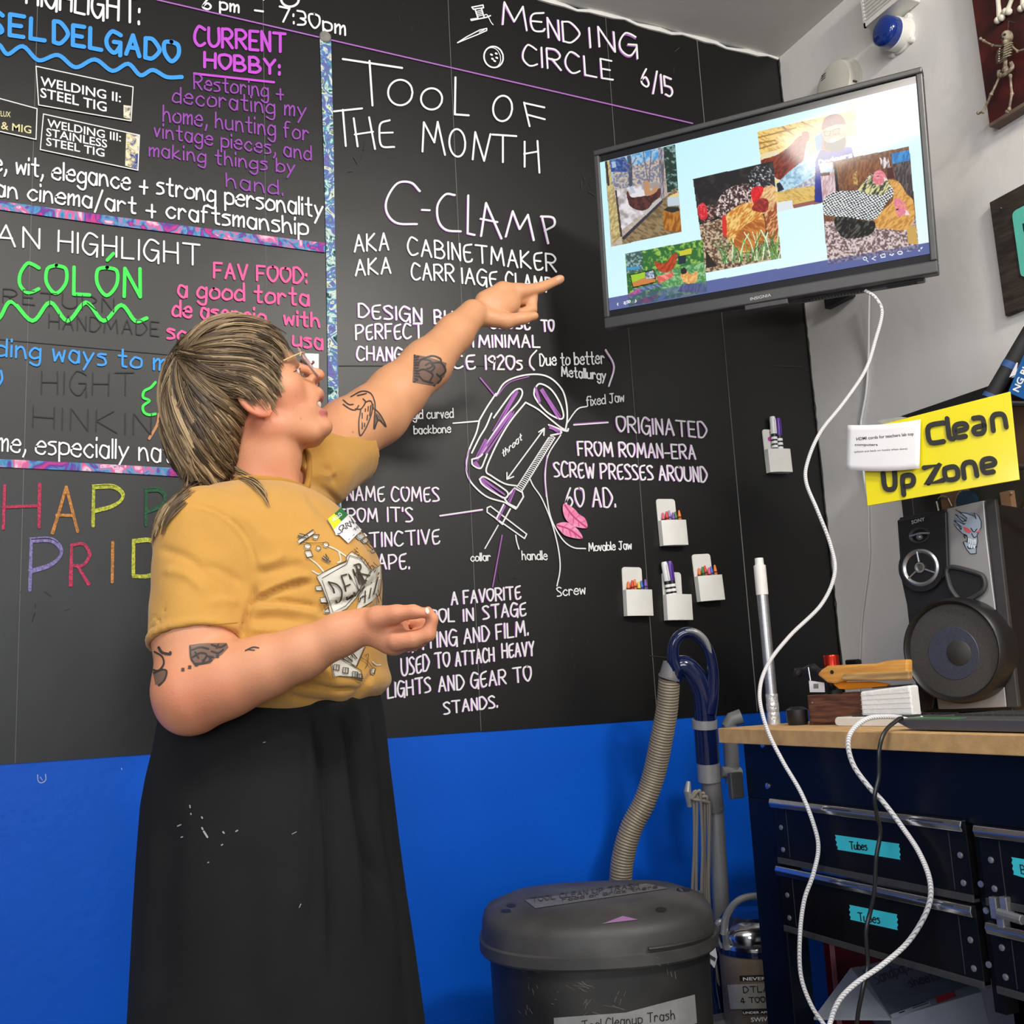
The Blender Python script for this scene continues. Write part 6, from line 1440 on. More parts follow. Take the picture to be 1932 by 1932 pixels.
# motor body and dust bin
bd = 2.20; bx = lambda x, y: at(x, y, bd); br = pr(70, bd)
cb_ = at(1432, 1860, bd); axd = np.array([0.0, 0, 1.0])
zt0 = at(1432, 1793, bd)[2]
b = MB(); b.lathe([(br * 0.96, 0.10), (br * 0.98, 0.25), (br, zt0)], (cb_[0], cb_[1], 0), axd, 36); b.build('dust_bin', mat('dusty_clear_bin', C(128, 116, 98), 0.3, noise=0.45, nscale=9, col2=C(92, 82, 70)), vac)
b = MB(); b.lathe([(br * 1.03, 0), (br * 1.03, 0.012), (br * 0.99, 0.02), (br * 0.99, 0.055), (br * 0.8, 0.075), (0, 0.078)], (cb_[0], cb_[1], zt0), axd, 36); b.build('bin_lid', m_vblue, vac)
b = MB(); b.lathe([(br * 1.045, 0.012), (br * 1.05, 0.018), (br * 1.02, 0.022)], (cb_[0], cb_[1], zt0), axd, 36); b.build('chrome_band', m_chrome, vac)
b = MB(); P = catmull([at(1366, 1762, bd - 0.05), at(1371, 1728, bd - 0.05), at(1392, 1700, bd - 0.06), at(1425, 1691, bd - 0.06), at(1465, 1700, bd - 0.05), at(1490, 1740, bd - 0.05)], 7); b.tube(P, pr(9, bd), 14, flat=0.7); b.build('carry_handle', m_vsil, vac)
b = MB(); b.ball(at(1428, 1762, bd - 0.02), (0.07, 0.05, 0.034), 20, 10); b.build('chrome_dome', m_chrome, vac)
b = MB(); P = [at(1353, 1757, bd - 0.02), at(1356, 1742, bd - 0.03), at(1366, 1745, bd - 0.03), at(1372, 1790, bd - 0.03)]; b.tube(catmull(P, 5), pr(7, bd), 10); b.tube([at(1345, 1750, bd - 0.02), at(1362, 1788, bd - 0.02)], pr(3, bd), 8); b.build('side_bracket', m_vsil, vac)
def binmap(x, y, lift):
    d = ray(x, y); o = CAM[:2] - cb_[:2]; r_ = br * 0.985 + lift + 0.0006; a = d[:2].dot(d[:2]); b2 = 2 * o.dot(d[:2]); c2_ = o.dot(o) - r_ * r_; D_ = b2 * b2 - 4 * a * c2_
    if D_ < 0: return None
    return CAM + d * ((-b2 - math.sqrt(D_)) / (2 * a))
p = Pen(binmap, 0.002); p.fill([(1395, 1841), (1470, 1838), (1472, 1850), (1396, 1851)], 8); p.build('black_sticker', m_ink, vac); p = Pen(binmap, 0.002); p.fill([(1400, 1906), (1470, 1903), (1472, 1914), (1401, 1914)], 8); p.build('black_sticker', m_ink, vac)
p = Pen(binmap, 0.0019); p.fill([(1372, 1858), (1470, 1854), (1474, 1902), (1378, 1904)], 8); p.build('grey_tape', mat('duct_tape', C(150, 148, 142), 0.45, noise=0.1, nscale=40), vac)
p = Pen(binmap, 0.0030); p.text('DTLA', 1403, 1873, 1450, 1871, 11, 1.8); p.text('4 TOOLS', 1398, 1893, 1462, 1890, 10, 1.8); p.build('handwriting', m_ink, vac)
p = Pen(binmap, 0.0030); print_text(p, 'NEVER', 1402, 1850, 1446, 1849, 6, 0.02); print_text(p, 'UNDER APPLIANCE', 1402, 1913, 1482, 1911, 4.2, 0.02); print_text(p, 'SWIVEL', 1417, 1928, 1462, 1926, 8, 0.02); p.build('printed_text', m_white_ink, vac)
b = MB(); b.prism([V(x, y, 2.17) for x, y in ((1331, 1758), (1343, 1757), (1350, 1795), (1352, 1806), (1347, 1826), (1326, 1800))], (0.001, -0.001, 0)); b.build('cord_tag', m_wpaper, vac, smooth=False)
p = Pen(lambda x, y, l: V(x, y, 2.167)); p.fill([(1330, 1795), (1351, 1808), (1349, 1814), (1327, 1801)]); p.build('tag_print', m_dgrey, vac)
b = MB(); P = catmull([at(1352, 1790, 2.28), at(1350, 1850, 2.28), at(1358, 1900, 2.27), at(1366, 1960, 2.26)], 6); b.tube(P, pr(14), 14); b.build('lower_duct', m_vblue, vac)
b = MB(); b.rbox((cb_[0] - 0.02, cb_[1] + 0.0, 0.07), (0.30, 0.20, 0.138), 0.04); b.build('floor_head', m_vgrey, vac, bevel=0.006)
b = MB(); b.box((cb_[0] - 0.06, cb_[1] + 0.06, 0.2), (0.09, 0.06, 0.26)); b.build('spine', m_vgrey, vac, smooth=False, bevel=0.01)

# ------------------------------------------------------------------ trash can
m_can = mat('scuffed_black_plastic', (0.028, 0.027, 0.026, 1), 0.45, noise=0.4, nscale=9, col2=(0.016, 0.016, 0.016, 1), bump=0.12, bscale=60)
m_lid = mat('dusty_lid_plastic', (0.085, 0.082, 0.078, 1), 0.55, noise=0.45, nscale=7, col2=(0.035, 0.034, 0.034, 1), bump=0.1, bscale=50)
m_scuff = mat('pale_scuff', C(96, 92, 86), 0.8)
hr = nrm(np.array([_R[0] * 0 + CM[0, 0], CM[1, 0], 0])); hf = np.array([-hr[1], hr[0], 0])
cc0 = CAM + hr * 0.136 + hf * 2.02; cc0[2] = 0
can = thing('trash_can', 'black plastic lidded trash can with grey tape labels', 'trash can', cc0)
def ringpts(w, d, z, n=56, ox=0.0):
    o = []
    for k in range(n):
        a = 2 * math.pi * k / n; c_, s_ = math.cos(a), math.sin(a)
        e = 0.62 if s_ > 0 else 0.9                  # flatter at the back, round in front
        x = w * math.copysign(abs(c_) ** 0.82, c_); y = (d * 0.86 if s_ > 0 else d) * math.copysign(abs(s_) ** e, s_)
        o.append(cc0 + hr * (x + ox) + hf * y + np.array([0, 0, z]))
    return o
def loft(rings, name, m, par, cap0=True, cap1=True, angle=40):
    b = MB(); n = len(rings[0]); vs = [p_ for r_ in rings for p_ in r_]; fs = []
    for i in range(len(rings) - 1):
        for k in range(n): l = (k + 1) % n; fs.append((i * n + k, i * n + l, (i + 1) * n + l, (i + 1) * n + k))
    if cap0: fs.append(list(range(n))[::-1])
    if cap1: fs.append([(len(rings) - 1) * n + k for k in range(n)])
    b.add(vs, fs); return b.build(name, m, par, angle=angle)
WC, DC = 0.219, 0.200
loft([ringpts(WC * 0.84, DC * 0.84, 0.0), ringpts(WC * 0.86, DC * 0.86, 0.02), ringpts(WC * 0.925, DC * 0.93, 0.580)], 'bin_body', m_can, can)
lz = 0.577
loft([ringpts(WC * 0.99, DC * 0.99, lz), ringpts(WC * 1.005, DC * 1.005, lz + 0.004), ringpts(WC * 1.005, DC * 1.005, lz + 0.022), ringpts(WC * 0.985, DC * 0.985, lz + 0.025),
      ringpts(WC * 0.975, DC * 0.975, lz + 0.05), ringpts(WC * 0.965, DC * 0.96, lz + 0.060), ringpts(WC * 0.93, DC * 0.91, lz + 0.070), ringpts(WC * 0.86, DC * 0.84, lz + 0.076), ringpts(WC * 0.74, DC * 0.74, lz + 0.086), ringpts(WC * 0.3, DC * 0.3, lz + 0.088)], 'lid', m_lid, can, angle=33)
b = MB(); P = []
for k in range(12):
    a = -math.pi / 2 + 0.25 + 0.07 * k; P.append(cc0 + hr * (WC * 1.01 * math.copysign(abs(math.cos(a)) ** 0.82, math.cos(a))) + hf * (DC * 1.01 * -abs(math.sin(a)) ** 0.9) + np.array([0, 0, lz + 0.031]))
b.tube(P, 0.0028, 8); b.build('lid_lip', m_can, can)
bpy.context.view_layer.update()
dgr = bpy.context.evaluated_depsgraph_get()
def bvh_of(*obs):
    vs, fs = [], []
    for o in obs:
        n = len(vs); M_ = o.matrix_world; vs += [M_ @ v.co for v in o.data.vertices]; fs += [[i + n for i in p_.vertices] for p_ in o.data.polygons]
    return BVHTree.FromPolygons(vs, fs)
def bvhmap(t, reach=6.0):
    def m(x, y, lift):
        d = ray(x, y); d = d / np.linalg.norm(d); h = t.ray_cast(Vector(CAM), Vector(d), reach)
        if h[0] is None: return None
        n = h[1]
        if n.dot(Vector(d)) > 0: n = -n
        return np.array(h[0] + n * lift)
    return m
cm = bvhmap(bvh_of(*[o for o in can.children]))
p = Pen(cm, 0.0012); p.fill([(990, 1699), (1220, 1668), (1262, 1677), (1010, 1715)], 14); p.build('tape_label', mat('grey_duct_tape', C(112, 110, 106), 0.5, noise=0.25, nscale=60), can, 'grey tape strip on the lid')
p = Pen(cm, 0.002); p.text('TOOL CLEAN UP TRASH', 1003, 1704, 1205, 1676, 9, 1.6); p.text('Food or brick there', 1062, 1702, 1240, 1677, 6, 1.4); p.build('handwriting', mat('faded_ink', C(62, 60, 58), 0.7), can)
p = Pen(cm, 0.0012); p.fill([(1136, 1744), (1175, 1729), (1204, 1736)], 10); p.build('purple_sticker', mat('faded_purple_sticker', C(140, 100, 145), 0.6), can)
p = Pen(cm, 0.0012); p.fill([(1045, 1920), (1180, 1910), (1310, 1876), (1314, 1930), (1180, 1968), (1048, 1980)], 14); p.build('tape_label', mat('pale_duct_tape', C(138, 138, 138), 0.5, noise=0.15, nscale=40), can, 'grey tape band on the front of the can')
p = Pen(cm, 0.002); p.text('Tool Cleanup Trash', 1098, 1943, 1272, 1922, 17, 1.8, slant=0.05); p.build('handwriting', m_ink, can)
p = Pen(cm, 0.0008); r_ = random.Random(12)
for (x, y, dx, dy, n_) in ((1010, 1860, 3, 16, 5), (985, 1900, 6, 10, 6), (1090, 1855, 26, 10, 9), (1110, 1890, -8, 16, 5), (1140, 1900, 40, 12, 3), (1165, 1880, -6, 12, 4), (1270, 1830, 4, 18, 5), (1240, 1810, 8, 4, 4), (1000, 1835, 12, 2, 3), (1045, 1875, 8, 2, 3)):
    for k in range(n_):
        xx, yy = x + r_.gauss(0, 9), y + r_.gauss(0, 8); p.stroke([(xx, yy), (xx + dx * r_.uniform(0.3, 1), yy + dy * r_.uniform(0.3, 1))], r_.uniform(0.6, 1.8), taper=True)
p.build('scuff_mark', m_scuff, can)
p = Pen(cm, 0.0008)
for x, y, rx, ry in ((965, 1709, 9, 3.5), (955, 1719, 10, 3.5), (1290, 1679, 14, 4), (1247, 1717, 11, 5)): p.dot(x, y, rx, 14, ry=ry)
p.build('dark_dimple', m_black, can)

# ------------------------------------------------------------------ cables hanging from the television and the laptop
m_braid = mat('white_braided_cable', (0.62, 0.61, 0.62, 1), 0.5); nt = m_braid.node_tree; bs = nt.nodes['Principled BSDF']
tc = nt.nodes.new('ShaderNodeTexCoord'); wv = nt.nodes.new('ShaderNodeTexWave'); wv.inputs['Scale'].default_value = 130; wv.bands_direction = 'DIAGONAL'
rp = nt.nodes.new('ShaderNodeValToRGB'); rp.color_ramp.elements[0].color = (0.22, 0.22, 0.23, 1); rp.color_ramp.elements[1].color = (0.75, 0.74, 0.75, 1); rp.color_ramp.elements[1].position = 0.35
nt.links.new(tc.outputs['Object'], wv.inputs[0]); nt.links.new(wv.outputs['Fac'], rp.inputs[0]); nt.links.new(rp.outputs[0], bs.inputs['Base Color'])
m_bcab = mat('black_rubber_cable', (0.012, 0.012, 0.012, 1), 0.3)
m_wcab = mat('thin_white_cord', (0.72, 0.72, 0.72, 1), 0.45)
def cable(name, pts, r, m, label, gapx=0.024):
    b = MB(); P = []
    for x, y, d in pts:      # hangs free in front of the bench edge and the drawer fronts
        q = at(x, y, d); lim = (XB - r - 0.003) if q[2] > 0.90 else (XF - gapx)
        if q[2] < ZBN + 0.004 and q[0] > lim and d < 1.9: q = on(x, y, 0, lim)
        P.append(q)
    P = catmull(P, 8); b.tube(P, r, 10); return tag(b.build(name, m), label, 'cable')
cable('braided_cable', [(1632, 548, 2.18), (1652, 562, 2.17), (1664, 590, 2.17), (1652, 640, 2.16), (1632, 700, 2.14), (1590, 762, 2.11), (1548, 815, 2.09), (1524, 870, 2.08), (1521, 910, 2.07), (1543, 965, 2.05), (1566, 1025, 2.04), (1575, 1080, 2.02), (1550, 1140, 2.0), (1490, 1200, 1.97), (1448, 1255, 1.94), (1433, 1310, 1.91), (1447, 1375, 1.885), (1476, 1435, 1.86), (1511, 1495, 1.83), (1535, 1555, 1.81), (1544, 1600, 1.80), (1534, 1650, 1.79), (1517, 1700, 1.79), (1509, 1770, 1.78), (1511, 1840, 1.78), (1530, 1895, 1.77), (1556, 1935, 1.76), (1600, 2000, 1.75), (1640, 2090, 1.75), (1650, 2300, 1.74)], 0.0037, m_braid, 'long grey-white braided cable swinging down from the television')
cable('braided_cable', [(1700, 1354, 1.685), (1672, 1352, 1.67), (1636, 1356, 1.655), (1608, 1378, 1.645), (1600, 1405, 1.64), (1611, 1445, 1.64), (1640, 1485, 1.64), (1668, 1515, 1.64), (1702, 1560, 1.635), (1735, 1610, 1.625), (1755, 1665, 1.615), (1750, 1715, 1.61), (1715, 1775, 1.60), (1665, 1820, 1.60), (1615, 1855, 1.60), (1585, 1885, 1.60), (1569, 1920, 1.60), (1566, 1960, 1.59), (1590, 2080, 1.58), (1640, 2300, 1.58)], 0.0040, m_braid, 'white braided cable looping from the laptop in front of the drawers')
cable('black_cable', [(1702, 1355, 1.67), (1694, 1358, 1.665), (1670, 1380, 1.65), (1659, 1415, 1.64), (1658, 1465, 1.635), (1650, 1505, 1.63), (1655, 1540, 1.63), (1661, 1570, 1.63), (1653, 1620, 1.625), (1650, 1680, 1.62), (1642, 1720, 1.62), (1634, 1760, 1.615), (1637, 1820, 1.61), (1627, 1870, 1.60), (1617, 1930, 1.60), (1612, 2050, 1.59), (1600, 2300, 1.58)], 0.0034, m_bcab, 'thin black cable hanging from the laptop across the drawers', 0.036)
b = MB(); P = [on(1640, 548, 0, XR - 0.03), on(1639, 600, 0, XR - 0.02), on(1638, 680, 0, XR - 0.006), on(1634, 740, 0, XR - 0.005), on(1627, 780, 0, XR - 0.005), on(1624, 810, 0, XR - 0.005), on(1630, 900, 0, XR - 0.005), on(1638, 950, 0, XR - 0.005), on(1639, 1000, 0, XR - 0.005), on(1640, 1055, 0, XR - 0.005), on(1632, 1120, 0, XR - 0.005), on(1625, 1180, 0, XR - 0.005), on(1622, 1250, 0, XR - 0.005), on(1621, 1300, 0, XR - 0.006)]
P.append(np.array([P[-1][0] - 0.004, P[-1][1], ZBN + 0.003])); b.tube(catmull(P, 6), 0.0031, 8); tag(b.build('wall_cable', m_wcab), 'thin white cord running straight down the white wall from the television', 'cord')
b = MB(); q_ = on(1610, 1249, 0, XR - 0.011); b.box(q_, (0.02, 0.045, 0.014)); tag(b.build('cord_clip', m_black, smooth=False, bevel=0.004), 'small black clip on the white wall behind the tray', 'clip')
# ------------------------------------------------------------------ the person: fields and surfaces
HR = nrm(np.array([CM[0, 0], CM[1, 0], 0])); HF = np.array([-HR[1], HR[0], 0])
ORG = np.array([CAM[0], CAM[1], 0.0])
LM = np.array([HR, HF, [0, 0, 1.0]])                  # world -> body frame (right, away, up)
def to_w(P): return np.asarray(P) @ LM + ORG
def Lp(x, y, b):
    d = LM @ ray(x, y); t = b / d[1]; return np.array([d[0] * t, b, CAM[2] + d[2] * t])
def pm(b): return b * 1.01 / FPX                       # metres per photo pixel at that distance
class Field:
    def __init__(s, lo, hi, h, zs=None):
        s.x = np.arange(lo[0], hi[0] + h, h); s.y = np.arange(lo[1], hi[1] + h, h)
        s.z = np.arange(lo[2], hi[2] + h, h) if zs is None else zs
        s.D = np.full((len(s.x), len(s.y), len(s.z)), 1.0, np.float32); s.h = h
    def blk(s, c0, c1, m):
        r = []
        for ax, a, b in zip((s.x, s.y, s.z), c0, c1): r.append(slice(max(0, int(np.searchsorted(ax, a - m)) - 1), int(np.searchsorted(ax, b + m)) + 1))
        return tuple(r)
    def apply(s, sl, d, k, op):
        o = s.D[sl]
        if op == 'add':
            hh = np.clip(0.5 + 0.5 * (o - d) / k, 0, 1); s.D[sl] = o + (d - o) * hh - k * hh * (1 - hh)
        else:
            d = -d; hh = np.clip(0.5 - 0.5 * (o - d) / k, 0, 1); s.D[sl] = o + (d - o) * hh + k * hh * (1 - hh)
    def g(s, sl): return s.x[sl[0]][:, None, None], s.y[sl[1]][None, :, None], s.z[sl[2]][None, None, :]
    def cone(s, a, b, r0, r1, k=0.02, op='add', clip=None):
        a, b = np.asarray(a, float), np.asarray(b, float); R = max(r0, r1)
        sl = s.blk(np.minimum(a, b) - R, np.maximum(a, b) + R, k + 2.5 * s.h); X, Y, Z = s.g(sl)
        ab = b - a; L2 = ab.dot(ab) + 1e-12
        t = np.clip(((X - a[0]) * ab[0] + (Y - a[1]) * ab[1] + (Z - a[2]) * ab[2]) / L2, 0, 1)
        d = np.sqrt((X - a[0] - t * ab[0]) ** 2 + (Y - a[1] - t * ab[1]) ** 2 + (Z - a[2] - t * ab[2]) ** 2) - (r0 + (r1 - r0) * t)
        if clip is not None:
            p, n = clip; n = nrm(n); d = np.maximum(d, (X - p[0]) * n[0] + (Y - p[1]) * n[1] + (Z - p[2]) * n[2])
        s.apply(sl, d.astype(np.float32), k, op)
    def chain(s, pts, rs, k=0.02, op='add'):
        for i in range(len(pts) - 1): s.cone(pts[i], pts[i + 1], rs[i], rs[i + 1], k, op)
    def ell(s, c, r, k=0.02, op='add', B=None):
        c = np.asarray(c, float); r = np.asarray(r, float); R = r.max(); B = np.eye(3) if B is None else B
        ext = np.sqrt(((B * r[None, :]) ** 2).sum(1)); sl = s.blk(c - ext, c + ext, k + 2.5 * s.h); X, Y, Z = s.g(sl)
        q = [((X - c[0]) * B[0, i] + (Y - c[1]) * B[1, i] + (Z - c[2]) * B[2, i]) / r[i] for i in range(3)]
        k0 = np.sqrt(q[0] ** 2 + q[1] ** 2 + q[2] ** 2); k1 = np.sqrt((q[0] / r[0]) ** 2 + (q[1] / r[1]) ** 2 + (q[2] / r[2]) ** 2) + 1e-6
        s.apply(sl, (k0 * (k0 - 1) / k1).astype(np.float32), k, op)
    def mesh(s, smooth=2):
        D = s.D; I = D < 0; nx, ny, nz = D.shape
        cnt = np.zeros((nx - 1, ny - 1, nz - 1), np.uint8)
        for i in (0, 1):
            for j in (0, 1):
                for k in (0, 1): cnt += I[i:nx - 1 + i, j:ny - 1 + j, k:nz - 1 + k]
        ci, cj, ck = np.nonzero((cnt > 0) & (cnt < 8)); n = len(ci)
        vid = np.full(cnt.shape, -1, np.int32); vid[ci, cj, ck] = np.arange(n)
        acc = np.zeros((n, 3)); num = np.zeros(n)
        co = [(i, j, k) for i in (0, 1) for j in (0, 1) for k in (0, 1)]
        val = {c: D[ci + c[0], cj + c[1], ck + c[2]] for c in co}
        pos = {c: np.stack([s.x[ci + c[0]], s.y[cj + c[1]], s.z[ck + c[2]]], 1) for c in co}
        for a in co:
            for ax in range(3):
                if a[ax] == 0:
                    b = list(a); b[ax] = 1; b = tuple(b); va, vb = val[a], val[b]; m = (va < 0) != (vb < 0)
                    t = np.where(m, va / np.where(m, va - vb, 1), 0)
                    acc += np.where(m[:, None], pos[a] + (pos[b] - pos[a]) * t[:, None], 0); num += m
        V = acc / num[:, None]; F = []
        for ax in range(3):
            sl0 = [slice(1, -1)] * 3; sl0[ax] = slice(0, -1); sl1 = list(sl0); sl1[ax] = slice(1, None)
            A, B_ = I[tuple(sl0)], I[tuple(sl1)]; e = np.argwhere(A != B_)
            if not len(e): continue
            fl = A[e[:, 0], e[:, 1], e[:, 2]]
            o = [(1, 2), (2, 0), (0, 1)][ax]; base = e.copy(); base[:, o[0]] += 1; base[:, o[1]] += 1
            q = []
            for d in ((-1, -1), (0, -1), (0, 0), (-1, 0)):
                c = base.copy(); c[:, o[0]] += d[0]; c[:, o[1]] += d[1]; q.append(vid[c[:, 0], c[:, 1], c[:, 2]])
            q = np.stack(q, 1); q[~fl] = q[~fl][:, ::-1]; F.append(q)
        F = np.concatenate(F); F = F[(F >= 0).all(1)]
        for _ in range(smooth): V = laplace(V, F, 0.5)
        return V, F
def laplace(V, F, w):
    S_ = np.zeros_like(V); N_ = np.zeros(len(V))
    for i in range(4):
        a, b = F[:, i], F[:, (i + 1) % 4]
        for c in range(3): S_[:, c] += np.bincount(a, V[b, c], len(V)) + np.bincount(b, V[a, c], len(V))
        N_ += np.bincount(a, minlength=len(V)) + np.bincount(b, minlength=len(V))
    return V + w * (S_ / np.maximum(N_, 1)[:, None] - V)
def vnormals(V, F):
    n = np.cross(V[F[:, 2]] - V[F[:, 0]], V[F[:, 3]] - V[F[:, 1]]); N_ = np.zeros_like(V)
    for i in range(4):
        for c in range(3): N_[:, c] += np.bincount(F[:, i], n[:, c], len(V))
    return N_ / (np.linalg.norm(N_, axis=1)[:, None] + 1e-12)
def fast_mesh(name, V, F, material, parent=None, col=None):
    me = bpy.data.meshes.new(name); me.vertices.add(len(V)); me.vertices.foreach_set('co', np.asarray(V, np.float32).reshape(-1))
    k = F.shape[1]; me.loops.add(F.size); me.loops.foreach_set('vertex_index', F.reshape(-1).astype(np.int32)); me.polygons.add(len(F))
    me.polygons.foreach_set('loop_start', np.arange(0, F.size, k)); me.polygons.foreach_set('loop_total', np.full(len(F), k)); me.update(); me.shade_smooth()
    if col is not None:
        ca = me.color_attributes.new('Col', 'FLOAT_COLOR', 'POINT'); c4 = np.ones((len(V), 4), np.float32); c4[:, :3] = col; ca.data.foreach_set('color', c4.reshape(-1))
    me.materials.append(material); o = bpy.data.objects.new(name, me); COL.objects.link(o)
    if parent: o.parent = parent; o.matrix_parent_inverse = parent.matrix_world.inverted()
    return o
def px_of(V): return project(to_w(V))
def crease(V, N_, lines, gate=0.15, gain=1.0):
    """press folds into a cloth surface: lines of (points in the photo, depth in m, half width in px); only the side those points show"""
    X, Y = px_of(V); view = to_w(V) - CAM; view /= np.linalg.norm(view, axis=1)[:, None]
    fac = -(view * (N_ @ LM)).sum(1); g = np.clip((fac - gate) / 0.3, 0, 1); out = np.zeros(len(V))
    for pts, dep, wd in lines:
        P = np.array(catmull([np.array(p, float) for p in pts], 6)); bx = (X > P[:, 0].min() - 4 * wd) & (X < P[:, 0].max() + 4 * wd) & (Y > P[:, 1].min() - 4 * wd) & (Y < P[:, 1].max() + 4 * wd) & (g > 0)
        ix = np.nonzero(bx)[0]
        if not len(ix): continue
        x, y = X[ix], Y[ix]; best = np.full(len(ix), 1e9); bt = np.zeros(len(ix)); n = len(P) - 1
        for i in range(n):
            d = P[i + 1] - P[i]; t = np.clip(((x - P[i, 0]) * d[0] + (y - P[i, 1]) * d[1]) / (d.dot(d) + 1e-9), 0, 1)
            q = np.hypot(x - P[i, 0] - t * d[0], y - P[i, 1] - t * d[1]); m = q < best; best[m] = q[m]; bt[m] = (i + t[m]) / n
        tp = np.clip(np.minimum(bt, 1 - bt) * 5 + 0.15, 0, 1)
        out[ix] += dep * gain * np.exp(-(best / wd) ** 2) * tp * g[ix]
    return V + N_ * out[:, None]

person = thing('person', 'person in a mustard t-shirt and long black skirt pointing at the television', 'person', to_w((-0.34, 1.51, 0)))
# ---- head frame: profile, turned slightly to the wall, chin raised
PH = math.radians(8); FH = np.array([math.cos(PH), math.sin(PH), 0]); NL = np.array([math.sin(PH), -math.cos(PH), 0])
HC = Lp(450, 710, 1.53); ku = pm(1.53)
def Hd(x, y, lat=0.0):
    d = LM @ ray(x, y); o = np.array([0, 0, CAM[2]]); t = (HC - o).dot(NL) / d.dot(NL); return o + d * t + NL * lat
def HB(th):
    t = math.radians(th); f_ = FH * math.cos(t) + np.array([0, 0, math.sin(t)]); u_ = -FH * math.sin(t) + np.array([0, 0, math.cos(t)]); return np.stack([f_, u_, NL], 1)
def P3(lst): return [Lp(*q) for q in lst]
def RR(lst, b): return [r * pm(b_) for r, b_ in zip(lst, b)]
zs = np.concatenate([np.arange(-0.02, 0.90, 0.014), np.arange(0.90, 1.93, 0.003)])
body = Field((-0.58, 1.18, 0), (0.16, 2.20, 0), 0.003, zs)
b_ = body
b_.ell(Hd(438, 705), np.array([116, 96, 92]) * ku, B=HB(20))
b_.ell(Hd(518, 737), np.array([57, 98, 84]) * ku, 0.02, B=HB(27))
b_.ell(Hd(556, 797), np.array([56, 34, 52]) * ku, 0.02, B=HB(27))
for s_ in (-1, 1):
    b_.cone(Hd(512, 815, s_ * 50 * ku), Hd(588, 818, s_ * 20 * ku), 28 * ku, 23 * ku, 0.015)
    b_.ell(Hd(545, 742, s_ * 43 * ku), np.array([28, 32, 26]) * ku, 0.015, B=HB(27))
    b_.ell(Hd(548, 690, s_ * 32 * ku), np.array([15, 12, 26]) * ku, 0.012, B=HB(27))
b_.ell(Hd(609, 806), np.array([20, 18, 24]) * ku, 0.012, B=HB(20))
b_.ell(Hd(586, 748), np.array([21, 36, 36]) * ku, 0.014, B=HB(27))
b_.cone(Hd(567, 692), Hd(598, 706), 8 * ku, 10 * ku, 0.008); b_.ell(Hd(602, 708), np.array([11, 10, 12]) * ku, 0.006)
for s_ in (-1, 1):
    b_.ell(Hd(592, 716, s_ * 13 * ku), np.array([10, 8, 8]) * ku, 0.006)
    b_.ell(Hd(603, 719, s_ * 7 * ku), np.array([5, 4, 3.5]) * ku, 0.003, 'sub', HB(-30))
    b_.ell(Hd(568, 706, s_ * 24 * ku), np.array([9, 7, 10]) * ku, 0.008, 'sub', HB(27)); b_.ell(Hd(557, 700, s_ * 31 * ku), np.array([12, 6, 16]) * ku, 0.005, B=HB(27))
b_.ell(Hd(602, 743), np.array([10, 11, 22]) * ku, 0.006, B=HB(20)); b_.ell(Hd(609, 780), np.array([10, 8, 20]) * ku, 0.006, B=HB(10))
b_.ell(Hd(609, 765), np.array([24, 8.5, 27]) * ku, 0.004, 'sub', HB(20))
for s_ in (-1, 1):     # ears
    l_ = FH * 0.76 - np.array([0, 0, 0.65]); w_ = FH * 0.65 + np.array([0, 0, 0.76]); EB = np.stack([l_, w_, NL], 1); c_ = Hd(489, 785, s_ * 92 * ku)
    b_.ell(c_, np.array([40, 21, 8]) * ku, 0.006, B=EB); b_.ell(c_ + NL * s_ * 8 * ku + l_ * 2 * ku - w_ * 2 * ku, np.array([26, 11, 7]) * ku, 0.004, 'sub', EB)
    b_.ell(c_ + NL * s_ * 3 * ku + l_ * 10 * ku + w_ * 10 * ku, np.array([7, 5, 6]) * ku, 0.004, B=EB)
b_.chain([Lp(500, 815, 1.54), Lp(506, 860, 1.54), Lp(490, 960, 1.545)], [58 * ku, 60 * ku, 68 * ku], 0.014)
b_.chain([Hd(515, 835, 40 * ku), Hd(545, 925, 12 * ku)], [13 * ku, 12 * ku], 0.03)
# torso under the shirt and legs under the skirt
b_.chain([Lp(480, 968, 1.54), Lp(400, 1008, 1.43)], [0.034, 0.050], 0.03); b_.chain([Lp(512, 965, 1.56), Lp(588, 892, 1.68)], [0.034, 0.048], 0.03)
TF = np.array([0.963, -0.268, 0]); TS = np.array([0.268, 0.963, 0]); TB = np.stack([TF, TS, [0, 0, 1.0]], 1)
b_.ell(Lp(510, 1080, 1.52), (0.102, 0.14, 0.115), 0.03, B=TB); b_.ell(Lp(545, 1230, 1.50), (0.108, 0.145, 0.17), 0.04, B=TB)
hc = Lp(520, 1420, 1.52); b_.ell(hc, (0.10, 0.125, 0.12), 0.04, B=TB)
for s_ in (-1, 1):
    hp_ = hc + TS * s_ * 0.085; kn = np.array([hc[0] + 0.02, hp_[1], 0.47]); an = np.array([hc[0] - 0.01, hp_[1], 0.09])
    b_.chain([hp_, kn, an], [0.078, 0.055, 0.036], 0.03); b_.chain([an - np.array([0.02, 0, 0.045]), an + np.array([0.14, -0.02 + 0.01 * s_, -0.058])], [0.035, 0.028], 0.02)
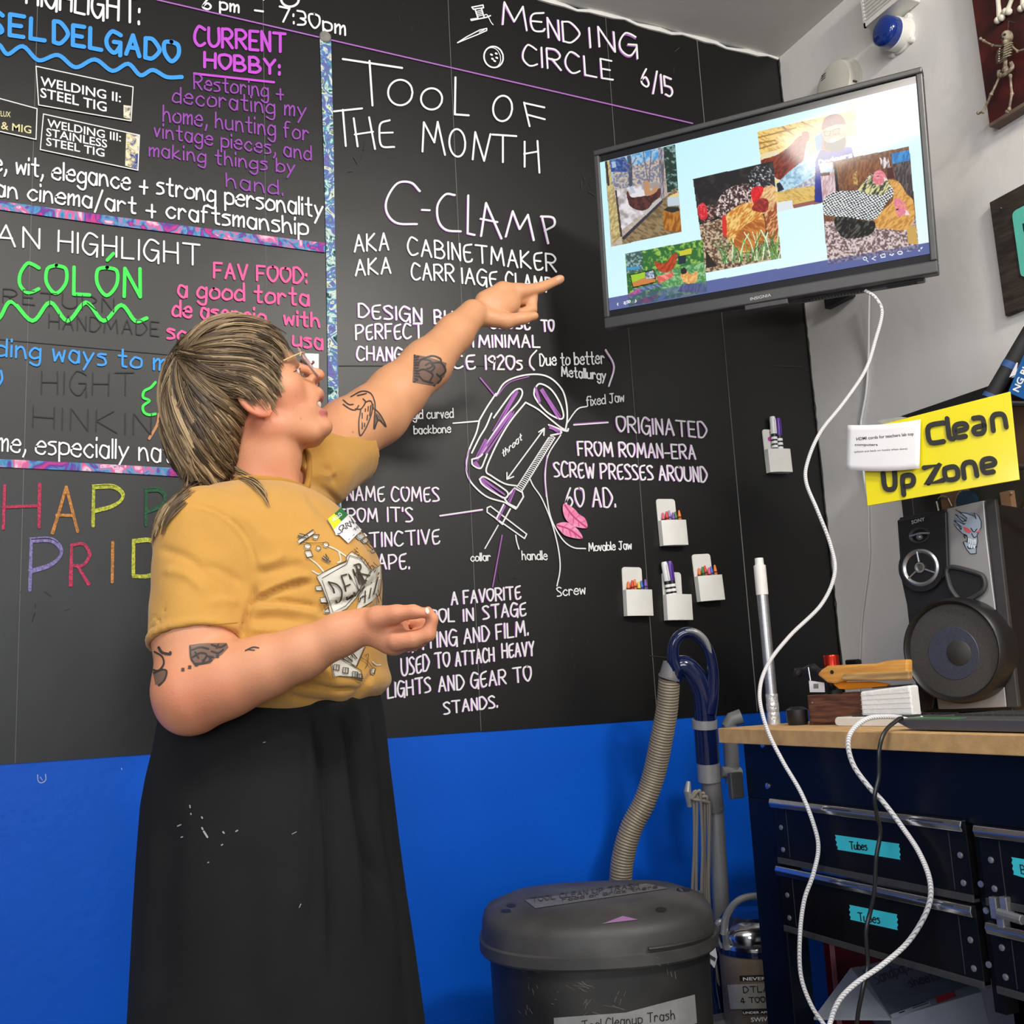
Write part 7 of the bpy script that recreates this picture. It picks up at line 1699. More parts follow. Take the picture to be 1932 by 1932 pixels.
# near (right) arm, bent, hand pinched in front of the chest
b_.chain(P3([(385, 1005, 1.41), (372, 1190, 1.36), (366, 1295, 1.335)]), RR([74, 76, 70], [1.41, 1.36, 1.335]), 0.02)
b_.chain(P3([(368, 1306, 1.332), (430, 1282, 1.325), (500, 1258, 1.318), (570, 1232, 1.312), (640, 1198, 1.306), (690, 1179, 1.302)]), RR([73, 64, 53, 44, 35, 33], [1.32] * 6), 0.02)
b_.ell(Lp(352, 1340, 1.335), np.array([40, 40, 38]) * pm(1.335), 0.02)
kh = pm(1.30)
fa = nrm(Lp(780, 1170, 1.29) - Lp(690, 1179, 1.302)); PB = np.stack([fa, np.cross(np.array([0, -1., 0]), fa), [0, -1., 0]], 1)
b_.ell(Lp(728, 1188, 1.302), np.array([42, 38, 28]) * kh, 0.010, B=PB); b_.ell(Lp(744, 1212, 1.304), np.array([27, 24, 25]) * kh, 0.010)
fk = 0.0035
def finger(pts, r, k=fk): b_.chain(P3(pts), [q * pm(pts[0][2]) for q in r], k)
finger([(748, 1208, 1.290), (780, 1206, 1.284), (808, 1196, 1.281), (816, 1168, 1.278), (808, 1152, 1.277)], [20, 16, 14.5, 11, 8.5])
finger([(712, 1166, 1.288), (748, 1158, 1.276), (780, 1154, 1.270), (803, 1157, 1.269)], [24, 16.5, 12.5, 9.5], 0.005)
finger([(752, 1208, 1.318), (800, 1200, 1.320), (804, 1176, 1.322), (776, 1174, 1.320)], [17, 15, 12, 10])
finger([(750, 1214, 1.338), (792, 1208, 1.340), (794, 1186, 1.340), (768, 1182, 1.336)], [16, 14, 11, 10])
finger([(746, 1220, 1.355), (780, 1216, 1.356), (782, 1198, 1.354), (762, 1192, 1.348)], [14, 12, 10, 9])
# far (left) arm, pointing
b_.chain(P3([(585, 868, 1.67), (660, 812, 1.75), (700, 788, 1.79), (748, 742, 1.83), (805, 688, 1.88), (858, 629, 1.94), (893, 592, 1.98)]), RR([66, 60, 57, 52, 46, 34, 28], [1.67, 1.75, 1.79, 1.83, 1.88, 1.94, 1.98]), 0.02)
b_.ell(Lp(735, 790, 1.81), np.array([30, 24, 30]) * pm(1.81), 0.03)
b_.ell(Lp(889, 584, 1.97), np.array([13, 12, 13]) * pm(1.97), 0.012)
fa = nrm(Lp(990, 555, 2.05) - Lp(893, 592, 1.98)); up_ = nrm(np.cross(fa, np.array([0, 1., 0]))); up_ = up_ if up_[2] > 0 else -up_; PB = np.stack([fa, up_, np.cross(fa, up_)], 1)
b_.ell(Lp(942, 574, 2.015), np.array([52, 33, 25]) * pm(2.01), 0.012, B=PB)
b_.chain(P3([(915, 568, 2.0), (948, 548, 2.02), (984, 547, 2.04)]), RR([20, 16, 14], [2.0, 2.0, 2.0]), 0.010)
finger([(978, 552, 2.035), (1020, 543, 2.06), (1054, 528, 2.082), (1058, 526, 2.084)], [14.5, 11, 8.8, 8])
finger([(972, 566, 2.045), (1003, 562, 2.06), (1003, 584, 2.055), (980, 592, 2.04)], [14, 12, 11, 9])
finger([(962, 572, 2.060), (992, 574, 2.072), (990, 596, 2.066), (966, 598, 2.05)], [13, 12, 10, 9])
finger([(950, 580, 2.070), (975, 585, 2.078), (972, 602, 2.07), (955, 602, 2.06)], [12, 10, 9, 8])
finger([(912, 598, 1.990), (955, 606, 1.995), (988, 600, 2.005), (1008, 596, 2.012)], [19, 15, 11.5, 9], 0.008)
V, F = body.mesh(2); del body.D
# skin colour: warm base, redder ears, cheeks, elbow, knuckles and lips
X, Y = px_of(V); base = np.array([0.615, 0.280, 0.150]); red = np.array([0.62, 0.165, 0.092])
def blob(x, y, rx, ry): return np.exp(-(((X - x) / rx) ** 2 + ((Y - y) / ry) ** 2))
hd = ((V - HC) ** 2).sum(1) < 0.2 ** 2
w = 0.75 * blob(485, 785, 45, 36) * hd + 0.35 * blob(560, 745, 30, 26) * hd + 0.4 * blob(604, 708, 14, 12) * hd + 0.45 * blob(370, 1320, 110, 70) + 0.35 * blob(800, 1170, 40, 40) + 0.3 * blob(720, 1180, 60, 40) + 0.3 * blob(500, 900, 60, 40)
vn = np.sin(V[:, 0] * 90 + 3 * np.sin(V[:, 2] * 70)) * np.sin(V[:, 2] * 85 + 2 * np.sin(V[:, 1] * 60)); w = np.clip(w + 0.06 * vn, 0, 1)
col = base + (red - base) * w[:, None]; far_ = (X > 640) & (Y < 900) & ~hd; col[far_] = col[far_] * np.array([1.0, 1.06, 1.0])
lat = np.abs((V - HC) @ NL); lip = np.clip(np.maximum(blob(607, 779, 14, 8), blob(606, 752, 10, 6)) * 1.5, 0, 1) * (lat < 24 * ku) * hd; col += (np.array([0.48, 0.135, 0.12]) - col) * lip[:, None]
ins = np.clip(blob(594, 765, 11, 8) * 1.6, 0, 1) * (lat < 20 * ku) * hd; col += (np.array([0.10, 0.02, 0.02]) - col) * np.clip(ins, 0, 0.9)[:, None]
brow = np.clip(blob(556, 683, 9, 5) * 1.2, 0, 0.5) * (lat > 14 * ku) * hd; col += (np.array([0.16, 0.09, 0.05]) - col) * brow[:, None]
for mx, my in ((558, 748), (568, 789), (666, 815), (660, 1240)): col += (np.array([0.28, 0.12, 0.07]) - col) * (0.8 * blob(mx, my, 1.8, 1.8))[:, None]
m_skin = vcol_mat('skin', 0.46, spec=0.4, sss=0.06, bump=0.15, bscale=420)
skin = fast_mesh('body', to_w(V), F, m_skin, person, col)

# ---- t-shirt
sh = Field((-0.58, 1.24, 0.80), (0.0, 1.98, 1.60), 0.0035); b_ = sh; kt = pm(1.50)
b_.ell(Lp(505, 1050, 1.52), (0.118, 0.160, 0.108), 0.04, B=TB); b_.ell(Lp(545, 1135, 1.51), (0.124, 0.160, 0.16), 0.04, B=TB); b_.ell(Lp(555, 1245, 1.50), (0.126, 0.165, 0.11), 0.04, B=TB)
b_.ell(Lp(558, 1292, 1.50), (0.131, 0.168, 0.038), 0.02, B=TB)
b_.ell(Lp(630, 1096, 1.45), np.array([76, 74, 76]) * kt, 0.04); b_.ell(Lp(641, 1088, 1.58), np.array([76, 72, 76]) * kt, 0.04)
b_.chain([Lp(474, 962, 1.535), Lp(388, 1008, 1.41)], [0.042, 84 * pm(1.41)], 0.035); b_.chain([Lp(515, 958, 1.565), Lp(590, 890, 1.675)], [0.042, 74 * pm(1.67)], 0.035)
sa, sb_ = Lp(384, 1012, 1.405), Lp(372, 1232, 1.352); sd = nrm(sb_ - sa); hp1 = Lp(371, 1214, 1.355)
b_.cone(sa, sb_, 89 * pm(1.40), 89 * pm(1.35), 0.018, clip=(hp1, sd + np.array([0.06, 0, 0.0])))
fa_, fb_ = Lp(590, 885, 1.675), Lp(668, 832, 1.79); fd = nrm(fb_ - fa_); hp2 = Lp(648, 846, 1.76)
b_.cone(fa_, fb_, 78 * pm(1.675), 76 * pm(1.78), 0.018, clip=(hp2, fd))
b_.cone(hp1 - sd * 0.03, hp1 + sd * 0.05, 80 * pm(1.355), 84 * pm(1.355), 0.003, 'sub'); b_.cone(hp2 - fd * 0.03, hp2 + fd * 0.05, 67 * pm(1.76), 71 * pm(1.76), 0.003, 'sub')
def hem_ring(c, n, r, rr):
    n = nrm(n); x_ = nrm(np.cross(n, [0, 1., 0.2])); y_ = np.cross(n, x_); P = [c + (x_ * math.cos(a) + y_ * math.sin(a)) * r for a in np.linspace(0, 2 * math.pi, 33)]
    for a, c2 in zip(P[:-1], P[1:]): sh.cone(a, c2, rr, rr, 0.004)
hem_ring(hp1 - sd * 0.004, sd + np.array([0.06, 0, 0.0]), 85.5 * pm(1.355), 0.0042); hem_ring(hp2 - fd * 0.004, fd, 72 * pm(1.76), 0.0042)
NKB = (np.stack([nrm(TF * 0.92 - np.array([0, 0, 0.38])), TS, nrm(TF * 0.38 + np.array([0, 0, 0.92]))], 1)); NKC = Lp(514, 893, 1.540); NKR = np.array([64 * kt, 0.076, 50 * kt]); b_.ell(NKC, NKR, 0.004, 'sub', NKB)
VS, FS = sh.mesh(3)
c7 = lambda *p: sc(p, 260, 860, 3.22)
folds = [(c7((690, 900), (780, 850), (900, 800), (1060, 770)), -0.0060, 6), (c7((700, 860), (820, 800), (960, 740), (1060, 735)), 0.0045, 7), (c7((715, 905), (830, 885), (1000, 900), (1100, 920)), -0.0045, 6), (c7((690, 940), (820, 925), (980, 945), (1120, 985)), 0.0035, 8),
  (c7((720, 720), (850, 690), (1000, 650)), -0.0035, 8), (c7((715, 660), (820, 640), (900, 590)), 0.003, 9), (c7((690, 1000), (830, 985), (1000, 1010)), -0.003, 8), (c7((670, 1060), (800, 1060), (960, 1080)), 0.003, 8),
  (c7((712, 790), (690, 880), (655, 1000), (637, 1120)), -0.0070, 5), (c7((355, 296), (470, 330), (590, 410), (670, 510), (712, 630), (712, 760)), -0.0022, 2.6), (c7((345, 310), (460, 345), (575, 425), (650, 520), (692, 640)), 0.0016, 3),
  (c7((120, 560), (300, 620), (470, 760)), -0.0025, 9), (c7((150, 700), (280, 720), (420, 830)), 0.0025, 9), (c7((400, 660), (520, 700), (640, 780)), -0.0025, 8), (c7((430, 900), (520, 880), (620, 900)), 0.002, 8),
  (c7((820, 1330), (1000, 1380), (1180, 1420), (1330, 1420)), -0.0050, 5), (c7((840, 1290), (1000, 1330), (1180, 1370)), 0.004, 7), (c7((1270, 1500), (1340, 1440), (1420, 1330), (1450, 1270)), -0.0026, 5), (c7((1310, 1500), (1390, 1440), (1440, 1370)), 0.002, 6), (c7((900, 1450), (1050, 1490), (1220, 1500)), -0.003, 6),
  (c7((560, 330), (700, 420), (800, 540)), 0.002, 12), (c7((1010, 180), (1080, 300), (1200, 420)), -0.0025, 9), (c7((1040, 130), (1160, 220), (1230, 300)), -0.004, 6), (c7((1060, 100), (1150, 120), (1210, 90)), 0.003, 6), (c7((1130, 60), (1180, 110), (1200, 180)), -0.003, 5),
  (c7((1100, 960), (1200, 900), (1330, 860), (1460, 740)), -0.0045, 6), (c7((1160, 1000), (1300, 960), (1440, 880)), 0.003, 7), (c7((960, 640), (1060, 600), (1200, 560)), 0.002, 12)]
VS = crease(VS, vnormals(VS, FS), folds, 0.15, 1.5); VS = laplace(VS, FS, 0.25)
XS_, YS_ = px_of(VS); nrv = np.sin(VS[:, 0] * 55 + 2 * np.sin(VS[:, 2] * 37)) * np.sin(VS[:, 2] * 48 + 1.7 * np.sin(VS[:, 1] * 50)); VS = VS + vnormals(VS, FS) * (0.0011 * nrv)[:, None]
m_tee = mat('mustard_cotton', (0.52, 0.275, 0.060, 1), 0.85, spec=0.2, noise=0.06, nscale=25, bump=0.25, bscale=700, sheen=0.2)
tee = fast_mesh('t_shirt', to_w(VS), FS, m_tee, person)
# ribbed collar laid along the edge of the neck opening
bpy.context.view_layer.update()
tt0 = bvh_of(tee); cb2 = MB(); P = []
for k in range(44):
    a = 2 * math.pi * k / 44; best = None
    for rr_ in (1.0, 1.03, 1.06, 1.10, 1.15):
        q_ = to_w(NKC + NKB[:, 0] * math.cos(a) * NKR[0] * rr_ * 0.97 + NKB[:, 1] * math.sin(a) * NKR[1] * rr_ * 0.97); h_ = tt0.ray_cast(Vector((q_[0], q_[1], 1.7)), Vector((0, 0, -1)), 0.6)
        if h_[0] is not None and (best is None or h_[0].z > best[2] + 0.004): best = np.array(h_[0])
    if best is not None: P.append(best)
for _ in range(3): P = [(P[i - 1] + 2 * P[i] + P[(i + 1) % len(P)]) / 4 for i in range(len(P))]
cb2.tube([p_ + np.array([0, 0, 0.001]) for p_ in P], 0.0052, 10, closed=True); cb2.build('collar_rib', mat('mustard_rib', (0.43, 0.22, 0.045, 1), 0.9, spec=0.15), tee)

# ---- skirt
rows = [(1318, 318, 716), (1345, 308, 722), (1400, 298, 729), (1450, 286, 734), (1500, 277, 740), (1600, 270, 752), (1700, 265, 765), (1800, 261, 780), (1932, 255, 798)]
VK, FK = [], []; NA = 220; zr_ = []
def skirt_ring(ca, cw, z, t):
    o = []
    for k in range(NA):
        th = 2 * math.pi * k / NA; c_, s_ = math.cos(th), math.sin(th)
        pl = 0.0045 * t * (math.sin(7 * th + 0.7) + 0.5 * math.sin(13 * th + 2.0)) * (0.25 + 0.75 * max(0, c_))
        r_ = 1 + (pl / max(cw, 0.1)) * (1 if abs(c_) < 0.97 else 0.3)
        o.append((ca + cw * c_ * r_, 1.515 + (0.150 + 0.06 * t) * s_ * r_, z))
    return o
for i, (y, xl, xr) in enumerate(rows):
    a0, a1 = Lp(xl, y, 1.515), Lp(xr, y, 1.515); zr_.append((a0[2] + a1[2]) / 2); VK.append(((a0[0] + a1[0]) / 2, (a1[0] - a0[0]) / 2, zr_[-1]))
last, prev = VK[-1], VK[-2]
for z in (0.45, 0.30, 0.14):
    u_ = (last[2] - z) / (prev[2] - last[2]); VK.append((last[0] + (last[0] - prev[0]) * u_ * 0.6, last[1] + (last[1] - prev[1]) * u_ * 0.8, z))
zz = np.linspace(VK[0][2], VK[-1][2], 120); kz = [v[2] for v in VK][::-1]
rings = [skirt_ring(np.interp(z, kz, [v[0] for v in VK][::-1]), np.interp(z, kz, [v[1] for v in VK][::-1]), z, min(1, (VK[0][2] - z) / 0.5)) for z in zz]
VK = np.array([p_ for r_ in rings for p_ in r_]); FK = []
for i in range(len(rings) - 1):
    for k in range(NA): l = (k + 1) % NA; FK.append((i * NA + k, (i + 1) * NA + k, (i + 1) * NA + l, i * NA + l))
FK = np.array(FK)
if (vnormals(VK, FK)[:, :2] * (VK[:, :2] - VK[:, :2].mean(0))).sum() < 0: FK = FK[:, ::-1]
cs = lambda *p: sc(p, 220, 1280, 2.963)
kf = [(cs((1105, 180), (1150, 500), (1185, 860), (1205, 1300), (1210, 1700)), -0.012, 7), (cs((1060, 200), (1075, 500), (1065, 900), (1050, 1350)), 0.006, 10), (cs((1285, 210), (1320, 560), (1385, 930), (1470, 1190)), -0.016, 8), (cs((1240, 240), (1270, 600), (1320, 1000), (1370, 1500)), 0.008, 14),
      (cs((1440, 220), (1480, 560), (1500, 880), (1570, 1280), (1620, 1700)), -0.012, 8), (cs((1390, 220), (1440, 640), (1520, 1200), (1580, 1700)), 0.007, 12), (cs((900, 220), (940, 330), (1050, 300)), 0.004, 12), (cs((420, 330), (700, 330), (930, 250)), 0.004, 22),
      (cs((300, 700), (260, 1200), (240, 1800)), -0.006, 30), (cs((760, 900), (720, 1400), (700, 1900)), -0.005, 40), (cs((980, 1100), (900, 1500), (880, 1900)), 0.006, 30)]
VK = crease(VK, vnormals(VK, FK), kf, 0.0)
m_skirt = mat('black_skirt_cloth', (0.0115, 0.0118, 0.0125, 1), 0.9, spec=0.2, noise=0.25, nscale=6, bump=0.15, bscale=500)
skirt = fast_mesh('skirt', to_w(VK), FK, m_skirt, person)
sm_ = skirt.modifiers.new('thickness', 'SOLIDIFY'); sm_.thickness = 0.002
for s_ in (-1, 1):
    an = np.array([hc[0] - 0.01, hc[1] + 0.085 * 0.963 * s_, 0.0]); bb2 = MB()
    bb2.tube([to_w(an + np.array(q)) for q in ((-0.055, 0, 0.045), (-0.02, 0, 0.05), (0.06, -0.012, 0.045), (0.15, -0.02, 0.033), (0.185, -0.022, 0.028))], [0.034, 0.046, 0.044, 0.038, 0.018], 16, flat=0.85); bb2.build('shoe', m_black, person)

# ---- eyes, teeth, glasses
bpy.context.view_layer.update()
m_eye = mat('eye_white', (0.75, 0.73, 0.70, 1), 0.15); m_iris = mat('iris_grey', (0.05, 0.07, 0.08, 1), 0.15)
for s_ in (-1, 1):
    c_ = Hd(558, 707, s_ * 17 * ku); q = MB(); q.ball(to_w(c_), 9.5 * ku, 18, 12); e_ = q.build('eye', m_eye, person)
    d_ = FH * 0.9 + np.array([0, 0, 0.25]) - NL * s_ * 0.1; q = MB(); q.ball(to_w(c_ + nrm(d_) * 6.3 * ku), 4.6 * ku, 12, 8); q.build('iris', m_iris, e_)
q = MB()
for k in range(-4, 5):
    c_ = Hd(603 - abs(k) ** 1.6 * 0.5, 763, k * 3.6 * ku); q.ball(to_w(c_), np.array([3.0, 3.0, 7.0]) * ku, 8, 6)
q.build('teeth', mat('tooth', (0.80, 0.77, 0.70, 1), 0.25), person)
m_frame = mat('clear_pink_frame', C(185, 150, 145), 0.12, trans=0.25); m_gold = mat('gold_temple', C(225, 200, 150), 0.25, metal=0.7)
gl = None
for s_ in (-1, 1):
    c_ = Hd(583, 694, s_ * 34 * ku); P = []; u_ = nrm(-FH * 0.52 + np.array([0, 0, 0.85])); l_ = NL * s_
    for k in range(28):
        a = 2 * math.pi * k / 28; P.append(to_w(c_ + u_ * 32 * ku * math.sin(a) + (l_ * 0.94 - FH * 0.20) * 30 * ku * math.cos(a)))
    q = MB(); q.tube(P, 2.4 * ku, 8, closed=True); o = q.build('eyeglass_frame', m_frame, person)
    q = MB(); q.add(P, [list(range(28))]); q.build('lens', mat('lens_glass', (1, 1, 1, 1), 0.02, trans=1.0), o)
    q = MB(); a_, e2 = Hd(572, 686, s_ * 66 * ku), Hd(516, 717, s_ * 82 * ku); e3 = Hd(470, 745, s_ * 84 * ku)
    for k in range(30):
        p_ = a_ + (e2 - a_) * k / 22 if k <= 22 else e2 + (e3 - e2) * (k - 22) / 8; q.ball(to_w(p_), 1.9 * ku, 8, 5)
    q.tube([to_w(a_), to_w(e2), to_w(e3)], 0.9 * ku, 6); q.tube([to_w(Hd(578, 684, s_ * 62 * ku)), to_w(a_), to_w(Hd(570, 692, s_ * 66 * ku))], 1.6 * ku, 6); q.build('beaded_temple', m_gold, o)
q = MB(); q.tube(catmull([to_w(Hd(588, 684, -10 * ku)), to_w(Hd(592, 683, 0)), to_w(Hd(588, 684, 10 * ku))], 4), 2 * ku, 8); q.build('eyeglass_bridge', m_frame, person)

# ---- hair: a dark under-volume and many locks laid over it
hf_ = Field((-0.60, 1.36, 1.05), (-0.25, 1.72, 1.72), 0.0045); b_ = hf_
b_.ell(Hd(434, 702), np.array([126, 104, 100]) * ku, 0.02, B=HB(20)); b_.ell(Hd(384, 800), np.array([80, 112, 84]) * ku, 0.03, B=HB(-4)); b_.cone(Hd(392, 850), Hd(398, 912), 50 * ku, 40 * ku, 0.03)
b_.ell(Hd(618, 748), np.array([88, 120, 160]) * ku, 0.012, 'sub', HB(20)); b_.ell(Hd(505, 850), np.array([46, 76, 150]) * ku, 0.015, 'sub', HB(10))
for s_ in (-1, 1): b_.ell(Hd(490, 790, s_ * 90 * ku), np.array([40, 26, 30]) * ku, 0.01, 'sub', EB)
VH, FHc = hf_.mesh(2)
m_under = mat('dark_hair_base', (0.045, 0.031, 0.019, 1), 0.6)
hair = fast_mesh('hair', to_w(VH), FHc, m_under, person)
bpy.context.view_layer.update()
ht = bvh_of(hair); ct = bvh_of(hair, tee, skin)
def surf(x, y, tree):
    d = ray(x, y); d = d / np.linalg.norm(d); h = tree.ray_cast(Vector(CAM), Vector(d), 5.0)
    if h[0] is None:
        p_ = CAM + d * 1.53; h = tree.find_nearest(Vector(p_))
    n = np.array(h[1]); 
    return np.array(h[0]), n
GA = [[(345, 650), (378, 612), (430, 594), (490, 602), (548, 640)], [(345, 655), (390, 622), (450, 610), (510, 622), (553, 668)], [(345, 660), (400, 642), (460, 632), (518, 648), (545, 690)], [(345, 664), (402, 662), (465, 658), (512, 682), (534, 722)],
      [(344, 668), (400, 688), (465, 692), (507, 722), (528, 764)], [(343, 672), (395, 708), (452, 722), (495, 742), (526, 796)], [(342, 676), (388, 722), (426, 742), (448, 750), (460, 756)]]
GB = [[(341, 680), (392, 738), (434, 765), (456, 782), (464, 800)], [(341, 678), (385, 738), (425, 772), (452, 800), (460, 832)], [(337, 680), (372, 748), (408, 802), (442, 852), (458, 892)], [(332, 682), (350, 758), (388, 832), (422, 882), (448, 910)], [(326, 682), (326, 758), (357, 840), (392, 892), (414, 920)],
      [(321, 682), (305, 758), (328, 840), (358, 892), (372, 922)], [(320, 682), (299, 740), (308, 800), (336, 872), (352, 918)]]
GC = [[(352, 885), (335, 925), (308, 965), (298, 1000), (294, 1032)], [(372, 900), (345, 930), (318, 962), (303, 995), (297, 1025)], [(395, 905), (362, 925), (330, 955), (310, 985), (300, 1012)]]
GD = [[(440, 885), (462, 900), (486, 915), (503, 935), (511, 958)], [(430, 895), (458, 905), (482, 917), (500, 933), (505, 945)], [(448, 880), (475, 897), (500, 918), (515, 945), (512, 975)]]
VLk, FLk, CLk = [], [], []
palette = [np.array(c) * np.array([0.86, 0.77, 0.65]) for c in ((0.050, 0.034, 0.020), (0.105, 0.074, 0.044), (0.165, 0.120, 0.073), (0.25, 0.188, 0.117), (0.42, 0.33, 0.21))]
def lock(pts3, nrm3, wd, colr, lift0, lift1):
    n = len(pts3); base_ = len(VLk)
    for i in range(n):
        p_, nn2 = pts3[i], nrm3[i]; t = nrm(pts3[min(i + 1, n - 1)] - pts3[max(i - 1, 0)]); sd_ = nrm(np.cross(t, nn2)); u_ = i / (n - 1)
        ww = wd * (0.35 + 0.65 * min(1, u_ * 4)) * (1 - u_ ** 2.5 * 0.92); lf = lift0 + lift1 * math.sin(math.pi * min(1, u_ * 1.02)) 
        c0 = p_ + nn2 * lf
        VLk.extend([c0 - sd_ * ww, c0 + nn2 * ww * 0.55, c0 + sd_ * ww, c0 - nn2 * ww * 0.4])
        cc_ = colr * (0.72 + 0.5 * u_); CLk.extend([cc_] * 4)
    for i in range(n - 1):
        for k in range(4): FLk.append((base_ + i * 4 + k, base_ + i * 4 + (k + 1) % 4, base_ + (i + 1) * 4 + (k + 1) % 4, base_ + (i + 1) * 4 + k))
hr_ = random.Random(21); HCw = to_w(HC); NLw = NL @ LM
def grow(G, count, tree, wd, mirror=0.0, blond=0.12, jit=7.0, endj=14, lift=(0.001, 0.006)):
    for _ in range(count):
        u_ = hr_.random() * (len(G) - 1); i = min(int(u_), len(G) - 2); f_ = u_ - i
        C0 = [np.array(a, float) * (1 - f_) + np.array(b, float) * f_ for a, b in zip(G[i], G[i + 1])]
        j0 = np.array([hr_.gauss(0, jit), hr_.gauss(0, jit * 0.6)]); j1 = np.array([hr_.gauss(0, endj * 0.5), hr_.gauss(0, endj)]); n_ = len(C0)
        C0 = [c + j0 * (1 - k / (n_ - 1)) + j1 * (k / (n_ - 1)) * 0.6 for k, c in enumerate(C0)]
        P2 = catmull(C0, 3); s0 = hr_.uniform(0, 0.42) if hr_.random() < 0.65 else 0; P2 = P2[int(s0 * len(P2)):]; e0 = hr_.uniform(0.72, 1.0); P2 = P2[:max(5, int(len(P2) * e0))]
        Q = [surf(p_[0], p_[1], tree) for p_ in P2]; ps = [q[0] for q in Q]; ns = [q[1] for q in Q]
        for _k in range(2): ps = [ps[0]] + [(ps[k - 1] + 2 * ps[k] + ps[k + 1]) / 4 for k in range(1, len(ps) - 1)] + [ps[-1]]
        r1 = hr_.random(); cidx = 4 if r1 < blond else (0 if r1 < 0.34 else (1 if r1 < 0.62 else (2 if r1 < 0.84 else 3)))
        w_ = wd * hr_.uniform(0.45, 1.15); l0, l1 = hr_.uniform(*lift), hr_.uniform(0.001, 0.006)
        lock(ps, ns, w_, palette[cidx] * hr_.uniform(0.85, 1.2), l0, l1)
        if hr_.random() < mirror:
            R_ = lambda p_: p_ - 2 * NLw * np.dot(p_ - HCw, NLw); lock([R_(p_) for p_ in ps], [nn2 - 2 * NLw * np.dot(nn2, NLw) for nn2 in ns], w_, palette[cidx], l0, l1)
def clumps(G, count, strands, tree, mirror=0.0, blond=0.12, jit=8.0, flick=10.0, lift=0.010, umax=None):
    for _ in range(count):
        u_ = hr_.random() * ((umax or len(G)) - 1); i = min(int(u_), len(G) - 2); f_ = u_ - i
        C0 = [np.array(a, float) * (1 - f_) + np.array(b, float) * f_ for a, b in zip(G[i], G[i + 1])]; n_ = len(C0)
        j0 = np.array([hr_.gauss(0, jit), hr_.gauss(0, jit * 0.7)]); j1 = np.array([hr_.gauss(0, flick), hr_.gauss(0, flick)]); wv = hr_.uniform(-1, 1) * 5
        C0 = [c + j0 * (1 - k / (n_ - 1)) + j1 * (k / (n_ - 1)) ** 1.6 for k, c in enumerate(C0)]
        s0 = hr_.uniform(0, 0.5) if hr_.random() < 0.75 else 0.0; e0 = hr_.uniform(0.7, 1.0)
        P2 = catmull(C0, 4); P2 = P2[int(s0 * len(P2)):max(int(s0 * len(P2)) + 7, int(len(P2) * e0))]
        Q = [surf(p_[0], p_[1], tree) for p_ in P2]; ns = [q[1] for q in Q]; ps = [q[0] for q in Q]
        for _k in range(3): ps = [ps[0]] + [(ps[k - 1] + 2 * ps[k] + ps[k + 1]) / 4 for k in range(1, len(ps) - 1)] + [ps[-1]]; ns = [ns[0]] + [nrm(ns[k - 1] + ns[k] + ns[k + 1]) for k in range(1, len(ns) - 1)] + [ns[-1]]
        n_ = len(ps); top = hr_.uniform(0.002, lift); tipl = hr_.uniform(0.0, lift * 0.9)
        r1 = hr_.random(); cidx = 4 if r1 < blond else (0 if r1 < 0.30 else (1 if r1 < 0.55 else (2 if r1 < 0.82 else 3))); cb0 = palette[cidx] * hr_.uniform(0.85, 1.2); ns_ = int(strands * hr_.uniform(0.6, 1.4)); wid = hr_.uniform(0.004, 0.009)
        for k in range(ns_):
            o = hr_.uniform(-1, 1); st_, nn_2 = [], []; ph = hr_.uniform(0, 6); am = hr_.uniform(0, 0.0012)
            for m in range(n_):
                u2 = m / (n_ - 1); t = nrm(ps[min(m + 1, n_ - 1)] - ps[max(m - 1, 0)]); sd_ = nrm(np.cross(t, ns[m]))
                st_.append(ps[m] + sd_ * (o * wid * (1 - 0.72 * u2) + am * math.sin(ph + 7 * u2)) + ns[m] * ((1 - o * o) * 0.0022 + top * math.sin(math.pi * min(1, u2 * 1.1)) ** 0.8 * (1 - u2) + tipl * u2 + hr_.uniform(0, 0.0003))); nn_2.append(ns[m])
            c_ = cb0 * hr_.uniform(0.75, 1.3)
            if hr_.random() < 0.12: c_ = palette[hr_.choice([0, 3, 4])]
            lock(st_, nn_2, hr_.uniform(0.0007, 0.0015), c_, 0.0004, 0.0)
            if hr_.random() < mirror:
                R_ = lambda p_: p_ - 2 * NLw * np.dot(p_ - HCw, NLw); lock([R_(p_) for p_ in st_], [nn2 - 2 * NLw * np.dot(nn2, NLw) for nn2 in nn_2], 0.0014, c_, 0.0004, 0.0)
hs = bvh_of(hair, skin)
grow(GA, 420, hs, 0.0024, 0.5, 0.10, 6, 6, (0.0005, 0.003)); grow(GB, 420, ht, 0.0024, 0.5, 0.08, 8, 12, (0.0005, 0.003))
clumps(GA[:6], 120, 12, hs, 0.4, 0.16, 8, 8); clumps(GA[5:], 14, 10, hs, 0.3, 0.12, 4, 3, 0.007); clumps(GB, 130, 12, ht, 0.4, 0.14)
clumps(GA[3:6], 40, 10, hs, 0.3, 0.12, 5, 5, 0.006)
clumps(GC, 22, 10, ct, 0, 0.25, 5, 8, 0.004); clumps(GD, 7, 5, ct, 0, 0.95, 4, 6, 0.003)
m_lock = vcol_mat('hair_locks', 0.42, spec=0.4)
lk = fast_mesh('hair_locks', np.array(VLk), np.array(FLk), m_lock, hair, np.array(CLk))

